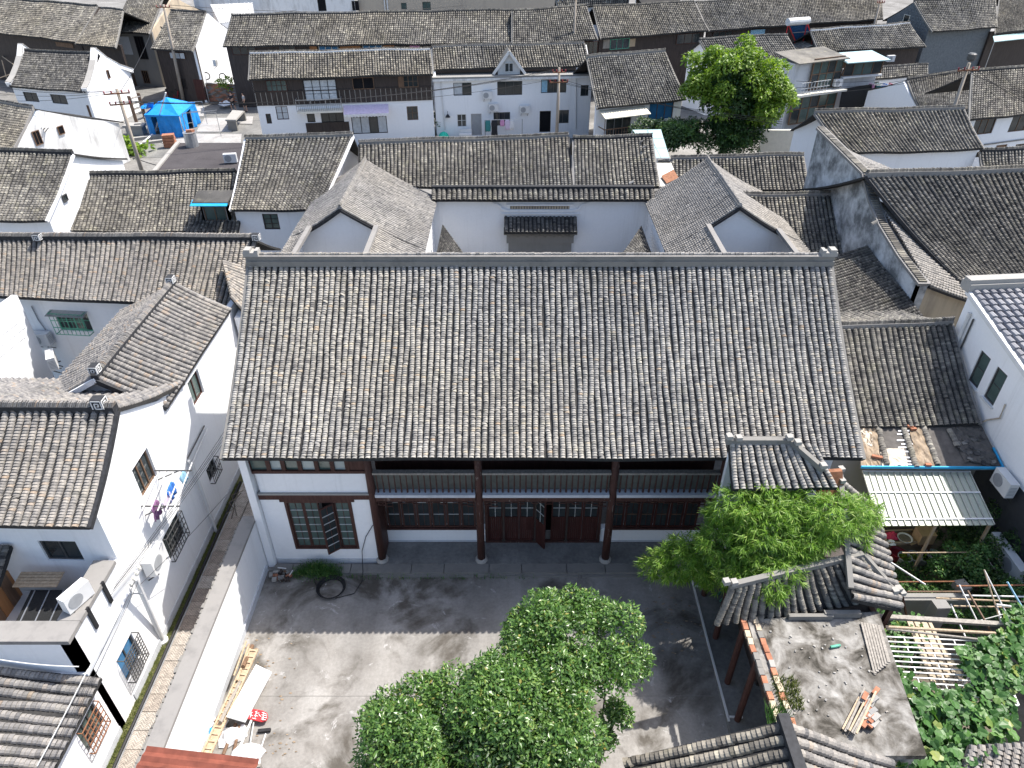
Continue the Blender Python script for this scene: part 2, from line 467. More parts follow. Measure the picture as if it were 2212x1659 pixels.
def link_mesh(name, me, mat, parent=None, smooth=False):
    me.materials.append(MATS[mat])
    if smooth: me.polygons.foreach_set('use_smooth', [True] * len(me.polygons))
    o = bpy.data.objects.new(name, me)
    COL.objects.link(o)
    if parent is not None:
        o.parent = parent
        p = parent
        while p.parent is not None: p = p.parent
        # meshes hold world coordinates: undo the root's placement once, at the first level
        if parent.parent is None and parent.type == 'EMPTY': o.location = -parent.location
    return o
def np_mesh(name, verts, quads, mat, parent=None):
    me = bpy.data.meshes.new(name)
    nv, nf = len(verts), len(quads)
    k = quads.shape[1]
    me.vertices.add(nv); me.vertices.foreach_set('co', verts.astype(np.float32).ravel())
    me.loops.add(nf * k); me.loops.foreach_set('vertex_index', quads.astype(np.int32).ravel())
    me.polygons.add(nf); me.polygons.foreach_set('loop_start', np.arange(0, nf * k, k, dtype=np.int32))
    me.update(calc_edges=True)
    me.shade_flat()
    return link_mesh(name, me, mat, parent)
def tag(o, label=None, cat=None, group=None, kind=None):
    if label: o['label'] = label
    if cat: o['category'] = cat
    if group: o['group'] = group
    if kind: o['kind'] = kind
    return o
def thing(name, label, cat, loc=(0, 0, 0), group=None):
    o = bpy.data.objects.new(name, None)
    o.empty_display_size = 0.3
    COL.objects.link(o)
    o.location = loc
    return tag(o, label, cat, group)
def struct(o):
    o['kind'] = 'structure'
    return o
def copy_tree(o, parent=None):
    c = o.copy()
    COL.objects.link(c)
    c.parent = parent
    for ch in list(o.children): copy_tree(ch, c)
    return c

# ---------------------------------------------------------------- tiled slopes
class Slope:
    """a slope of roof between a ridge (L, R) and an eave (L, R), slightly hollow and never quite true"""
    def __init__(self, a, b, c, d, sag=0.07, sway=0.03, seed=0):
        self.p = [np.array(tuple(q), float) for q in (a, b, c, d)]
        self.sag, self.sway = sag, sway
        r_ = random.Random(seed)
        self.ph = [r_.uniform(0, 6.28) for _ in range(4)]
        self.W = (np.linalg.norm(self.p[1] - self.p[0]) + np.linalg.norm(self.p[3] - self.p[2])) / 2
        self.L = (np.linalg.norm(self.p[2] - self.p[0]) + np.linalg.norm(self.p[3] - self.p[1])) / 2
    def map(self, s, t):
        s = np.asarray(s, float); t = np.asarray(t, float)
        a, b, c, d = self.p
        s_, t_ = s[..., None], t[..., None]
        q = (a * (1 - s_) + b * s_) * (1 - t_) + (c * (1 - s_) + d * s_) * t_
        z = -self.sag * np.sin(np.pi * np.clip(t, 0, 1))
        x = s * self.W
        z = z + self.sway * (np.sin(x * 0.75 + self.ph[0]) + 0.6 * np.sin(x * 1.7 + self.ph[1] + t * 2))
        q[..., 2] += z
        return q
    def pt(self, s, t, up=0.0):
        q = self.map(np.array(s), np.array(t))
        return Vector((q[0], q[1], q[2] + up))
TILE_MESH = {}
def tile_shape(rad, e, lift, thick, th, segs, mat):
    key = (round(rad, 3), round(e, 3), mat)
    if key in TILE_MESH: return TILE_MESH[key]
    ang = np.linspace(-th, th, segs + 1)
    x = rad * np.sin(ang); n = rad * (np.cos(ang) - math.cos(th))
    v = [(x[i], 0, n[i] + 0.004) for i in range(segs + 1)] + [(x[i], e * 1.15, n[i] + lift) for i in range(segs + 1)] + [(x[i], e * 1.15, n[i] + lift - thick) for i in range(segs + 1)]
    k = segs + 1
    f = [(i, i + 1, i + 1 + k, i + k) for i in range(segs)] + [(i + k, i + 1 + k, i + 1 + 2 * k, i + 2 * k) for i in range(segs)]
    me = bpy.data.meshes.new('tile')
    me.from_pydata(v, [], f)
    me.materials.append(MATS[mat])
    TILE_MESH[key] = me
    return me

def tile_slope(sl, parent, mat='tile_old', pitch=0.175, e=None, singles=None, seed=1, name='roof', deck_mat='pan', thick=0.10, wob=0.02, cut=None, tiles=True, slip=0.012):
    """deck + rows of rounded cover tiles; the ones that show largest are objects of their own"""
    mid = sl.pt(0.5, 0.5)
    dist = (mid - cam.location).length
    g = np.random.default_rng(seed)
    # deck
    ns, nt_ = max(4, int(sl.W / 0.7)), 6
    S, T = np.meshgrid(np.linspace(0, 1, ns + 1), np.linspace(0, 1, nt_ + 1))
    top = sl.map(S, T).reshape(-1, 3)
    bot = top.copy(); bot[:, 2] -= thick
    k = ns + 1
    q = []
    for j in range(nt_):
        for i in range(ns):
            q.append((j * k + i, (j + 1) * k + i, (j + 1) * k + i + 1, j * k + i + 1))
    o = len(top)
    q += [(a + o, d + o, c + o, b + o) for a, b, c, d in q[:]]
    edge = [(i, i + 1) for i in range(ns)] + [(nt_ * k + i + 1, nt_ * k + i) for i in range(ns)] + [((j + 1) * k, j * k) for j in range(nt_)] + [(j * k + ns, (j + 1) * k + ns) for j in range(nt_)]
    q += [(a, b, b + o, a + o) for a, b in edge]
    deck = np_mesh(name, np.vstack([top, bot]), np.array(q), deck_mat, parent)
    if not tiles: return deck
    if e is None: e = max(0.062, dist * 0.0034)
    segs = 5 if dist < 26 else (4 if dist < 48 else 3)
    if singles is None: singles = 300 if dist < 50 else 0
    ncol = max(2, int(round(sl.W / pitch))); nrow = max(2, int(round(sl.L / e)))
    pw, e = sl.W / ncol, sl.L / nrow
    rad, th = pw * 0.385, R(86)
    lift, tk = 0.020 + 0.16 * e, 0.016 + 0.20 * min(e, 0.12)
    I, J = np.meshgrid(np.arange(ncol), np.arange(nrow), indexing='ij')
    ph1, ph2 = g.uniform(0, 6.28, ncol)[:, None], g.uniform(0, 6.28, ncol)[:, None]
    amp = g.uniform(0.3, 1.0, ncol)[:, None] * wob
    tt = J / nrow * sl.L
    wv = amp * (np.sin(tt * 1.3 + ph1) + 0.6 * np.sin(tt * 3.1 + ph2)) + g.normal(0, 0.004, I.shape)
    s = (I + 0.5) / ncol + wv / sl.W
    t0 = J / nrow + g.normal(0, slip, I.shape) * e / sl.L
    t1 = t0 + e * 1.15 / sl.L
    P0, P1 = sl.map(s, t0), sl.map(s, np.minimum(t1, 1.0 + 0.4 * e / sl.L))
    X = sl.map(np.minimum(s + 0.01, 1.01), t0) - sl.map(s - 0.0, t0)
    X /= np.linalg.norm(X, axis=-1, keepdims=True)
    D = P1 - P0
    D /= np.linalg.norm(D, axis=-1, keepdims=True)
    N = np.cross(X, D); N /= np.linalg.norm(N, axis=-1, keepdims=True)
    N = np.where(N[..., 2:3] < 0, -N, N)
    odd = g.random(I.shape) < 0.010                                  # the odd one has slipped
    tw = (g.normal(0, 0.035, I.shape) + odd * g.normal(0, 0.35, I.shape))[..., None]                      # each tile sits a touch askew
    Xa = X + D * tw
    lj = (lift + np.abs(g.normal(0, 0.005, I.shape)) + odd * g.uniform(0, .025, I.shape))[..., None]
    P0, P1, Xa, N, lj, Dv = (z.reshape(-1, z.shape[-1]) for z in (P0, P1, Xa, N, lj, D))
    keep = np.ones(len(P0), bool)
    if cut is not None: keep &= ~cut(P1)
    idx = np.where(keep)[0]
    one = np.zeros(0, int)
    if singles:
        dc = np.linalg.norm(P1[idx] - np.array(tuple(cam.location)), axis=1)
        vis = P1[idx]
        # in view: keep to the picture
        dx = vis[:, 0]; fw = vis[:, 1] * _c - (vis[:, 2] - CAM_H) * _s
        inview = np.abs(dx / fw) < 0.73
        upv = (vis[:, 1] * _s + (vis[:, 2] - CAM_H) * _c) / fw
        inview &= np.abs(upv) < 0.55
        order = np.argsort(np.where(inview, dc, dc + 1000))[:singles]
        one = idx[order]
        m = np.ones(len(P0), bool); m[one] = False
        idx = np.where(keep & m)[0]
    ang = np.linspace(-th, th, segs + 1)
    sx, cn = rad * np.sin(ang), rad * (np.cos(ang) - math.cos(th))
    if len(idx):
        p0, p1, xa, n_, l_ = P0[idx][:, None], P1[idx][:, None], Xa[idx][:, None], N[idx][:, None], lj[idx][:, None]
        A = p0 + xa * sx[None, :, None] + n_ * (cn[None, :, None] + 0.004)
        B = p1 + xa * sx[None, :, None] + n_ * (cn[None, :, None] + l_)
        C_ = B - n_ * tk
        V = np.concatenate([A, B, C_], 1)
        kk = segs + 1
        f = np.array([(i, i + kk, i + 1 + kk, i + 1) for i in range(segs)] + [(i + kk, i + 2 * kk, i + 1 + 2 * kk, i + 1 + kk) for i in range(segs)])
        F = (np.arange(len(idx)) * 3 * kk)[:, None, None] + f[None]
        tr = np_mesh('tile_rows', V.reshape(-1, 3), F.reshape(-1, 4), mat, deck)
        tr['kind'] = 'stuff'
    if len(one):
        me = tile_shape(rad, e, lift, tk, th, segs, mat)
        for i in one:
            x, d, n_ = Vector(Xa[i]).normalized(), Vector(Dv[i]), Vector(N[i])
            m = Matrix((x, d, n_)).transposed().to_4x4()
            m.translation = Vector(P0[i])
            ob = bpy.data.objects.new('tile', me)
            COL.objects.link(ob)
            ob.parent = deck
            ob.matrix_local = m
    return deck

def along(sl, t, n):
    return [sl.pt(i / n, t) for i in range(n + 1)]
def ridge_on(sl, parent, style='tile', h=0.16, wd=0.2, ends=True, t=0.0, mat=None, cap_mat='tile_old', pts=None, every=0.055):
    """ridge course along the head of a slope: bedding bar and a row of tiles stood on edge"""
    n = max(3, int(sl.W / 1.0)) if sl else 0
    P = pts if pts else along(sl, t, n)
    bed, mb = MB(), {'tile': 'coping', 'plaster': 'plaster_grey', 'black': 'black_ridge', 'white': 'white', 'dark': 'black_ridge'}[style]
    up = Vector((0, 0, 1))
    for a, b in zip(P[:-1], P[1:]):
        e = (b - a).normalized() * 0.004
        bed.bar(a + up * (h * 0.3), b + up * (h * 0.3) + e, wd, h)
    rd = bed.build('ridge', mat or mb, parent)
    dist = (P[len(P) // 2] - cam.location).length
    step = max(every, dist * 0.0016)
    cap = MB()
    carry = 0.0
    for a, b in zip(P[:-1], P[1:]):
        d = b - a; L = d.length; d.normalize()
        sd = d.cross(up).normalized()
        x = carry
        while x < L:
            c = a + d * x + up * (h * 0.8 + 0.05 + random.uniform(-0.012, 0.012))
            lean = (d * 0.35 + up).normalized()
            w2, tk = wd * 0.42, step * 0.36
            u2 = up * (0.055 + random.uniform(-0.008, 0.008))
            pts8 = []
            for zz, ww in ((-1, 1.0), (1, 0.45)):
                for sx_, dx_ in ((-1, -1), (1, -1), (1, 1), (-1, 1)):
                    pts8.append(c + sd * sx_ * w2 * ww + d * dx_ * tk + u2 * zz + d * (0.02 * zz))
            cap.hexa(pts8)
            x += step
        carry = x - L
    if cap.v:
        o = cap.build('ridge_tile_row', cap_mat, parent if parent.parent is None else parent)
        o['kind'] = 'stuff'
    return rd
def verge_on(sl, parent, side, mat='stone', wd=0.12, ht=0.14, drop=0.05, cover=True):
    """the closing strip down a gable edge"""
    P = [sl.pt(side, i / 7) for i in range(8)]
    m = MB()
    for a, b in zip(P[:-1], P[1:]):
        m.bar(a - Vector((0, 0, drop)), b - Vector((0, 0, drop)) + (b - a).normalized() * 0.005, wd, ht)
    return m.build('verge', mat, parent)

def spiral_block(parent, c, ax, size=0.3):
    """black ridge-end block with a white square spiral on its cheek (facing the camera)"""
    ax = Vector(ax).normalized(); up = Vector((0, 0, 1)); n = Vector((0, -1, 0)) if abs(ax.x) > 0.5 else Vector((1, 0, 0))
    c = Vector(c)
    m = MB()
    rot = Matrix((ax, n.cross(ax) if False else Vector((-ax.y, ax.x, 0)), up)).transposed()
    m.box(c, (size, size * 0.8, size), rot=rot)
    blk = m.build('ridge_end_block', 'black_ridge', parent)
    h = size * 0.40
    path = [(-h, -h), (-h, h), (h, h), (h, -h * 0.9), (-h * 0.4, -h * 0.9), (-h * 0.4, h * 0.4), (h * 0.4, h * 0.4), (h * 0.4, -h * 0.3), (0, -h * 0.3)]
    for face, fa in ((Vector((0, -1, 0)), Vector((1, 0, 0))), (Vector((1, 0, 0)), Vector((0, 1, 0)))):
        s = MB()
        off = (size / 2 if abs(face.dot(ax)) > 0.5 else size * 0.4) + 0.006
        for (x0, y0), (x1, y1) in zip(path[:-1], path[1:]):
            s.bar(c + face * off + fa * x0 + up * y0, c + face * off + fa * x1 + up * y1, 0.028, 0.012, up=face)
        s.build('spiral', 'white_paint', blk)
    return blk

# ---------------------------------------------------------------- walls with real openings
class Face:
    """a vertical wall plane: origin, direction along it, outward normal"""
    def __init__(self, p0, p1, inward=None):
        self.o = Vector((p0[0], p0[1], 0)); e = Vector((p1[0], p1[1], 0))
        self.L = (e - self.o).length
        self.u = (e - self.o).normalized()
        self.n = Vector((self.u.y, -self.u.x, 0))       # right of travel; left-to-right walk = facing the camera
    def pt(self, s, z, off=0.0):
        return self.o + self.u * s + self.n * off + Vector((0, 0, z))
    def px(self, u, v, off=0.0):
        r = ray(u, v)
        o = self.o + self.n * off
        t = (o - cam.location).dot(self.n) / r.dot(self.n)
        p = cam.location + r * t
        return ((p - self.o).dot(self.u), p.z)
    def rect(self, u0, v0, u1, v1, off=0.0):
        a, b = self.px(u0, v0, off), self.px(u1, v1, off)
        return (min(a[0], b[0]), max(a[0], b[0]), min(a[1], b[1]), max(a[1], b[1]))
def wall_mesh(m, fc, z0, z1, holes=(), depth=0.12, s0=0.0, s1=None, back=0.22):
    """wall sheet with openings and their reveals; has thickness"""
    s1 = fc.L if s1 is None else s1
    holes = [(max(a, s0 + .02), min(b, s1 - .02), max(c, z0 + .02), min(d, z1 - .02)) for a, b, c, d in holes]
    holes = [h for h in holes if h[1] > h[0] and h[3] > h[2]]
    xs = sorted({s0, s1, *[h[0] for h in holes], *[h[1] for h in holes]})
    zs = sorted({z0, z1, *[h[2] for h in holes], *[h[3] for h in holes]})
    for i in range(len(xs) - 1):
        for j in range(len(zs) - 1):
            cx, cz = (xs[i] + xs[i + 1]) / 2, (zs[j] + zs[j + 1]) / 2
            if any(h[0] < cx < h[1] and h[2] < cz < h[3] for h in holes): continue
            m.quad(fc.pt(xs[i], zs[j]), fc.pt(xs[i + 1], zs[j]), fc.pt(xs[i + 1], zs[j + 1]), fc.pt(xs[i], zs[j + 1]))
    for a, b, c, d in holes:
        m.quad(fc.pt(a, c), fc.pt(a, c, -depth), fc.pt(a, d, -depth), fc.pt(a, d))
        m.quad(fc.pt(b, c), fc.pt(b, d), fc.pt(b, d, -depth), fc.pt(b, c, -depth))
        m.quad(fc.pt(a, c), fc.pt(b, c), fc.pt(b, c, -depth), fc.pt(a, c, -depth))
        m.quad(fc.pt(a, d), fc.pt(a, d, -depth), fc.pt(b, d, -depth), fc.pt(b, d))
    # back and rim
    m.quad(fc.pt(s1, z0, -back), fc.pt(s0, z0, -back), fc.pt(s0, z1, -back), fc.pt(s1, z1, -back)) if not holes else None
    m.quad(fc.pt(s0, z1), fc.pt(s1, z1), fc.pt(s1, z1, -back), fc.pt(s0, z1, -back))
    m.quad(fc.pt(s0, z0), fc.pt(s0, z1), fc.pt(s0, z1, -back), fc.pt(s0, z0, -back))
    m.quad(fc.pt(s1, z1), fc.pt(s1, z0), fc.pt(s1, z0, -back), fc.pt(s1, z1, -back))

def window(parent, fc, r, frame='dark_wood', pane='glass', nx=2, ny=2, depth=0.10, fw=0.05, sill=None, bars=None, lead=None, curtain=None, proud=0.0):
    """frame, leaves with glazing bars and one pane per leaf, sunk into the opening r"""
    a, b, c, d = r
    base = -depth + proud
    f = MB()
    t = 0.05
    for (x0, x1, z0, z1) in ((a, b, c, c + fw), (a, b, d - fw, d), (a, a + fw, c + fw, d - fw), (b - fw, b, c + fw, d - fw)):
        f.hexa([fc.pt(x0, z0, base), fc.pt(x1, z0, base), fc.pt(x1, z0, base + t), fc.pt(x0, z0, base + t), fc.pt(x0, z1, base), fc.pt(x1, z1, base), fc.pt(x1, z1, base + t), fc.pt(x0, z1, base + t)])
    wn = f.build('window', frame, parent)
    lw = (b - a - 2 * fw) / nx
    for i in range(nx):
        x0, x1 = a + fw + i * lw, a + fw + (i + 1) * lw
        p = MB()
        p.quad(fc.pt(x0, c + fw, base + 0.012), fc.pt(x1, c + fw, base + 0.012), fc.pt(x1, d - fw, base + 0.012), fc.pt(x0, d - fw, base + 0.012))
        pm = pane if not curtain or i not in curtain else curtain[i]
        p.build('pane', pm, wn)
        if i:
            k = MB(); k.hexa([fc.pt(x0 - fw * .45, c + fw, base + 0.014), fc.pt(x0 + fw * .45, c + fw, base + 0.014), fc.pt(x0 + fw * .45, c + fw, base + 0.04), fc.pt(x0 - fw * .45, c + fw, base + 0.04), fc.pt(x0 - fw * .45, d - fw, base + 0.014), fc.pt(x0 + fw * .45, d - fw, base + 0.014), fc.pt(x0 + fw * .45, d - fw, base + 0.04), fc.pt(x0 - fw * .45, d - fw, base + 0.04)])
            k.build('mullion', frame, wn)
    if ny > 1:
        k = MB()
        for j in range(1, ny):
            z = c + fw + (d - c - 2 * fw) * j / ny
            k.hexa([fc.pt(a + fw, z - .012, base + .014), fc.pt(b - fw, z - .012, base + .014), fc.pt(b - fw, z - .012, base + .03), fc.pt(a + fw, z - .012, base + .03), fc.pt(a + fw, z + .012, base + .014), fc.pt(b - fw, z + .012, base + .014), fc.pt(b - fw, z + .012, base + .03), fc.pt(a + fw, z + .012, base + .03)])
        k.build('glazing_bar', lead or frame, wn)
    if sill:
        k = MB(); k.hexa([fc.pt(a - .06, c - .07, -.02), fc.pt(b + .06, c - .07, -.02), fc.pt(b + .06, c - .07, .07), fc.pt(a - .06, c - .07, .07), fc.pt(a - .06, c - .003, -.02), fc.pt(b + .06, c - .003, -.02), fc.pt(b + .06, c - .003, .07), fc.pt(a - .06, c - .003, .07)])
        k.build('sill', sill, wn)
    if bars:
        mat, off, n1, n2 = bars
        k = MB()
        for i in range(n1 + 1):
            x = a + (b - a) * i / n1
            k.bar(fc.pt(x, c, off), fc.pt(x, d, off), 0.016, 0.016, up=fc.n)
        for j in range(n2 + 1):
            z = c + (d - c) * j / n2
            k.bar(fc.pt(a, z, off), fc.pt(b, z, off), 0.022, 0.022, up=fc.n)
        for x in (a, b):
            for z in (c, d): k.bar(fc.pt(x, z, -0.02), fc.pt(x, z, off), 0.022, 0.022)
        k.build('window_grille', mat, wn)
    return wn
def slab(m, fc, s0, s1, z0, z1, o0, o1):
    """a block on a wall plane, from offset o0 to o1"""
    m.hexa([fc.pt(s0, z0, o1), fc.pt(s1, z0, o1), fc.pt(s1, z0, o0), fc.pt(s0, z0, o0), fc.pt(s0, z1, o1), fc.pt(s1, z1, o1), fc.pt(s1, z1, o0), fc.pt(s0, z1, o0)])
    return m

# ---------------------------------------------------------------- houses
def hz(v): return Vector((v.x, v.y, 0))
def house(name, label, rl, rr, zr, el, er, ze, zre=None, run_b=None, ze_b=None, ov=0.35, os_=0.12, mat='tile_old', wall='white', wins=(), doors=(), sides='frl',
          ridge='tile', verge='stone', sag=0.07, sway=0.03, seed=1, pitch=0.175, z0=0.0, back_tiles=False, singles=None, cat='house', group=None, rh=0.16, rw=0.2, world=None, e=None, side_wall=None, wall_top=None, ridge_end=None):
    if world: A, B, C_, D = [Vector(q) for q in world]
    else:
        A, B = at(*rl, zr), at(*rr, zre or zr)
        C_, D = at(*el, ze), at(*er, ze)
    u = hz(B - A).normalized()
    nf = Vector((u.y, -u.x, 0))
    root = thing(name, label, cat, ((A.x + B.x) / 2, (A.y + B.y) / 2, z0), group)
    sl = Slope(A, B, C_, D, sag, sway, seed)
    deck = tile_slope(sl, root, mat, pitch, e, singles, seed)
    run = ((C_ + D) / 2 - (A + B) / 2).dot(nf)
    rb = run_b or run
    zb = ze if ze_b is None else ze_b
    E_, F_ = hz(A) - nf * rb + Vector((0, 0, zb)), hz(B) - nf * rb + Vector((0, 0, zb))
    slb = Slope(B, A, F_, E_, sag, 0.0, seed + 1)
    tile_slope(slb, root, mat, pitch, e, singles if back_tiles else 0, seed + 1, 'rear_roof', tiles=back_tiles)
    if ridge: ridge_on(sl, deck, ridge, rh, rw)
    if verge:
        for sd in (0, 1): verge_on(sl, deck, sd, verge)
    # walls
    kf = (((A + B) / 2).z - ze) / max(run, .1); kb = (zr - zb) / max(rb, .1)
    ax = (C_ - A).dot(u); bx = (D - B).dot(u)
    FL_ = hz(C_) - nf * ov + u * os_; FR_ = hz(D) - nf * ov - u * os_
    # back corners square to the ridge
    BL = hz(E_) + nf * ov + u * os_; BR = hz(F_) + nf * ov - u * os_
    ztf = ze + kf * ov - 0.14 if wall_top is None else wall_top
    ztb = zb + kb * ov - 0.14
    faces = {'f': Face(FL_, FR_), 'r': Face(FR_, BR), 'l': Face(BL, FL_)}
    holes = {'f': [], 'r': [], 'l': []}
    todo = []
    for wdef in wins:
        side, rect, kw = wdef
        r_ = faces[side].rect(*rect)
        if side != 'f' and r_[3] > min(ztf, ztb) - .05: kw = dict(kw, depth=0, proud=.03)
        else: holes[side].append(r_)
        todo.append((side, r_, kw))
    for side in sides:
        fc = faces[side]
        m = MB()
        if side == 'f':
            wall_mesh(m, fc, z0, ztf, holes['f'])
        else:
            zl = min(ztf, ztb)
            wall_mesh(m, fc, z0, zl, holes[side])
            mid = hz(B if side == 'r' else A)
            sr = (mid - fc.o).dot(fc.u)
            za, zz = (ztf, ztb) if side == 'r' else (ztb, ztf)
            top = [fc.pt(0, zl), fc.pt(fc.L, zl), fc.pt(fc.L, zz), fc.pt(fc.L * .5 + sr * .5, zz * .5 + (zr - .12) * .5 - sag), fc.pt(sr, zr - 0.10), fc.pt(sr * .5, za * .5 + (zr - .12) * .5 - sag), fc.pt(0, za)]
            m.prism(top, fc.n * -0.2)
        m.build('wall', (side_wall if side_wall and side != 'f' else wall), root)
    for side, r_, kw in todo:
        kw = dict(kw)
        if kw.pop('door', None):
            door(root, faces[side], r_, **kw)
        else:
            window(root, faces[side], r_, **kw)
    if ridge_end:
        for p in (A, B): pass
    return dict(root=root, sl=sl, slb=slb, deck=deck, faces=faces, ztf=ztf, A=A, B=B, C=C_, D=D, u=u, n=nf)

def door(parent, fc, r, mat='door_wood', panels=1, depth=0.1, handle=True):
    a, b, c, d = r
    f = MB()
    for x0, x1, z0, z1 in ((a, a + .06, c, d), (b - .06, b, c, d), (a + .06, b - .06, d - .06, d)):
        slab(f, fc, x0, x1, z0, z1, -depth, -depth + .06)
    fr = f.build('door', mat, parent)
    wd = (b - a - .12) / panels
    for i in range(panels):
        m = MB(); slab(m, fc, a + .06 + i * wd + .004, a + .06 + (i + 1) * wd - .004, c, d - .06, -depth - .02, -depth + .02)
        lf = m.build('leaf', mat, fr)
        m = MB(); slab(m, fc, a + .06 + i * wd + wd * .82, a + .06 + i * wd + wd * .9, (c + d) / 2 - .06, (c + d) / 2 + .04, -depth + .02, -depth + .06)
        m.build('handle', 'metal', fr)
    return fr

# ---------------------------------------------------------------- air conditioner outdoor units (one built, the rest copied)
def make_ac():
    root = thing('air_conditioner', 'x', 'air conditioner', (0, 0, 0))
    m = MB(); m.box((0, 0, 0.28), (0.80, 0.28, 0.55)); m.build('casing', 'white_paint', root)
    m = MB()
    m.lathe((-0.12, -0.141, 0.28), [(0.215, 0.0), (0.215, 0.012), (0.19, 0.012)], 20, (0, -1, 0)); ring = m.build('fan_guard', 'grey_paint', root)
    m = MB(); m.lathe((-0.12, -0.143, 0.28), [(0.19, 0.0), (0.19, 0.004)], 20, (0, -1, 0)); m.build('fan_opening', 'dark_metal', ring)
    m = MB()
    for k in range(4):
        a = k * math.pi / 2 + .3
        m.bar((-0.12, -0.15, 0.28), (-0.12 + .17 * math.cos(a), -0.15, 0.28 + .17 * math.sin(a)), 0.05, 0.004, up=(0, 1, 0))
    m.build('fan_blades', 'metal', ring)
    m = MB()
    for k in range(6): m.box((0.402, 0, 0.12 + k * .06), (0.006, 0.2, 0.02))
    m.build('side_louvre', 'grey_paint', root)
    for sx in (-0.28, 0.28):
        m = MB(); m.bar((sx, -0.15, -0.02), (sx, 0.22, -0.02), 0.04, 0.035); m.bar((sx, -0.10, -0.03), (sx, 0.215, -0.28), 0.03, 0.03); m.build('bracket', 'dark_metal', root)
    return root
AC0 = make_ac()
AC_USED = [False]
def ac(p, rz, label, scale=1.0):
    o = AC0 if not AC_USED[0] else copy_tree(AC0)
    AC_USED[0] = True
    o.location = p; o.rotation_euler = (0, 0, rz); o.scale = (scale,) * 3
    tag(o, label, 'air conditioner', 'air conditioner outdoor units')
    return o
def ac_on(fc, u, v, label, off=0.22, dz=0.0):
    s, z = fc.px(u, v, off)
    p = fc.pt(s, z + dz, off)
    return ac(p, math.atan2(fc.u.y, fc.u.x), label)

# ---------------------------------------------------------------- ground
g = MB(); g.quad((-400, -150, -0.02), (400, -150, -0.02), (400, 700, -0.02), (-400, 700, -0.02))
struct(g.build('ground', 'ground_town'))
YL, YR = -7.8, 5.6                                    # the yard between its walls
g = MB(); g.quad((YL - .1, 4, 0.0), (6.6, 4, 0.0), (6.6, 15.0, 0.0), (YL - .1, 15.0, 0.0))
struct(g.build('yard', 'yard_cement'))
g = MB()                                               # two expansion joints, a hand's breadth of tar
for a, b in (((-7.7, 10.72, .005), (5.5, 10.72, .005)), ((-3.1, 4.2, .005), (-2.5, 9.6, .005))): g.bar(a, b, 0.012, 0.004)
j = g.build('yard_joint', 'stone'); struct(j)
# lane on the left: grass, drain pipe, herringbone paving, rough stone edge
g = MB(); g.quad((-9.82, 5, 0.004), (-8.2, 5, 0.004), (-8.2, 20, 0.004), (-9.82, 20, 0.004))
lane = struct(g.build('lane', 'dirt'))
m, n, l, b = _nodes('lane_slab')
gm = n.new('ShaderNodeNewGeometry')
rp = ramp(n, [(0, (0.30, 0.25, 0.21)), (0.5, (0.40, 0.35, 0.30)), (1, (0.47, 0.43, 0.38))])
oi = n.new('ShaderNodeObjectInfo'); l.new(oi.outputs['Random'], rp.inputs[0])
nz = n.new('ShaderNodeTexNoise'); nz.inputs['Scale'].default_value = 9; nz.inputs['Detail'].default_value = 8; l.new(gm.outputs['Position'], nz.inputs[0])
r2 = ramp(n, [(0.3, (0.65,) * 3), (0.7, (1.1,) * 3)]); l.new(nz.outputs[0], r2.inputs[0])
# cast chevrons
mp = n.new('ShaderNodeMapping'); mp.inputs['Scale'].default_value = (1, 1, 1); l.new(gm.outputs['Position'], mp.inputs[0])
sx = n.new('ShaderNodeSeparateXYZ'); l.new(mp.outputs[0], sx.inputs[0])
pp = n.new('ShaderNodeMath'); pp.operation = 'PINGPONG'; pp.inputs[1].default_value = 0.11; l.new(sx.outputs[0], pp.inputs[0])
ad = n.new('ShaderNodeMath'); ad.operation = 'ADD'; l.new(pp.outputs[0], ad.inputs[0]); l.new(sx.outputs[1], ad.inputs[1])
ml = n.new('ShaderNodeMath'); ml.operation = 'MULTIPLY'; ml.inputs[1].default_value = 2 * math.pi / 0.075; l.new(ad.outputs[0], ml.inputs[0])
sn = n.new('ShaderNodeMath'); sn.operation = 'SINE'; l.new(ml.outputs[0], sn.inputs[0])
r3 = ramp(n, [(0.25, (0.70,) * 3), (0.6, (1.05,) * 3)]); l.new(sn.outputs[0], r3.inputs[0])
c_ = mixc(n, l, 1.0, rp.outputs[0], r2.outputs[0], 'MULTIPLY'); c_ = mixc(n, l, 1.0, c_, r3.outputs[0], 'MULTIPLY')
l.new(c_, b.inputs['Base Color']); b.inputs['Roughness'].default_value = 0.9
bump(n, l, b, sn.outputs[0], 0.4, 0.01)
MATS['lane_slab'] = m
me = None
for iy in range(27):
    y = 6.0 + iy * 0.5
    for ix, (xc, wd) in enumerate(((-9.56, 0.46), (-9.10, 0.42), (-8.66, 0.42))):
        k = MB(); dz = random.uniform(0, .008)
        yo = y + (0.22 if ix % 2 else 0)
        k.box((xc, yo, 0.02 + dz), (wd - .016, 0.484, 0.05)); k.build('paving_slab', 'lane_slab' if ix == 0 else 'paving_pale' if ix == 9 else 'lane_slab', lane)
k = MB(); k.tube([(-9.86, 5.5, .06), (-9.85, 12, .07), (-9.88, 14.5, .06), (-9.9, 19, .06)], 0.045, 8)
tag(k.build('drain_pipe', 'black'), 'black drain pipe running along the grass of the narrow lane', 'pipe')
k = MB(); k.tube([(-9.80, 5.5, .05), (-9.79, 12, .055), (-9.8, 19, .05)], 0.02, 6)
tag(k.build('conduit', 'metal'), 'thin grey conduit lying beside the black pipe in the lane', 'pipe')
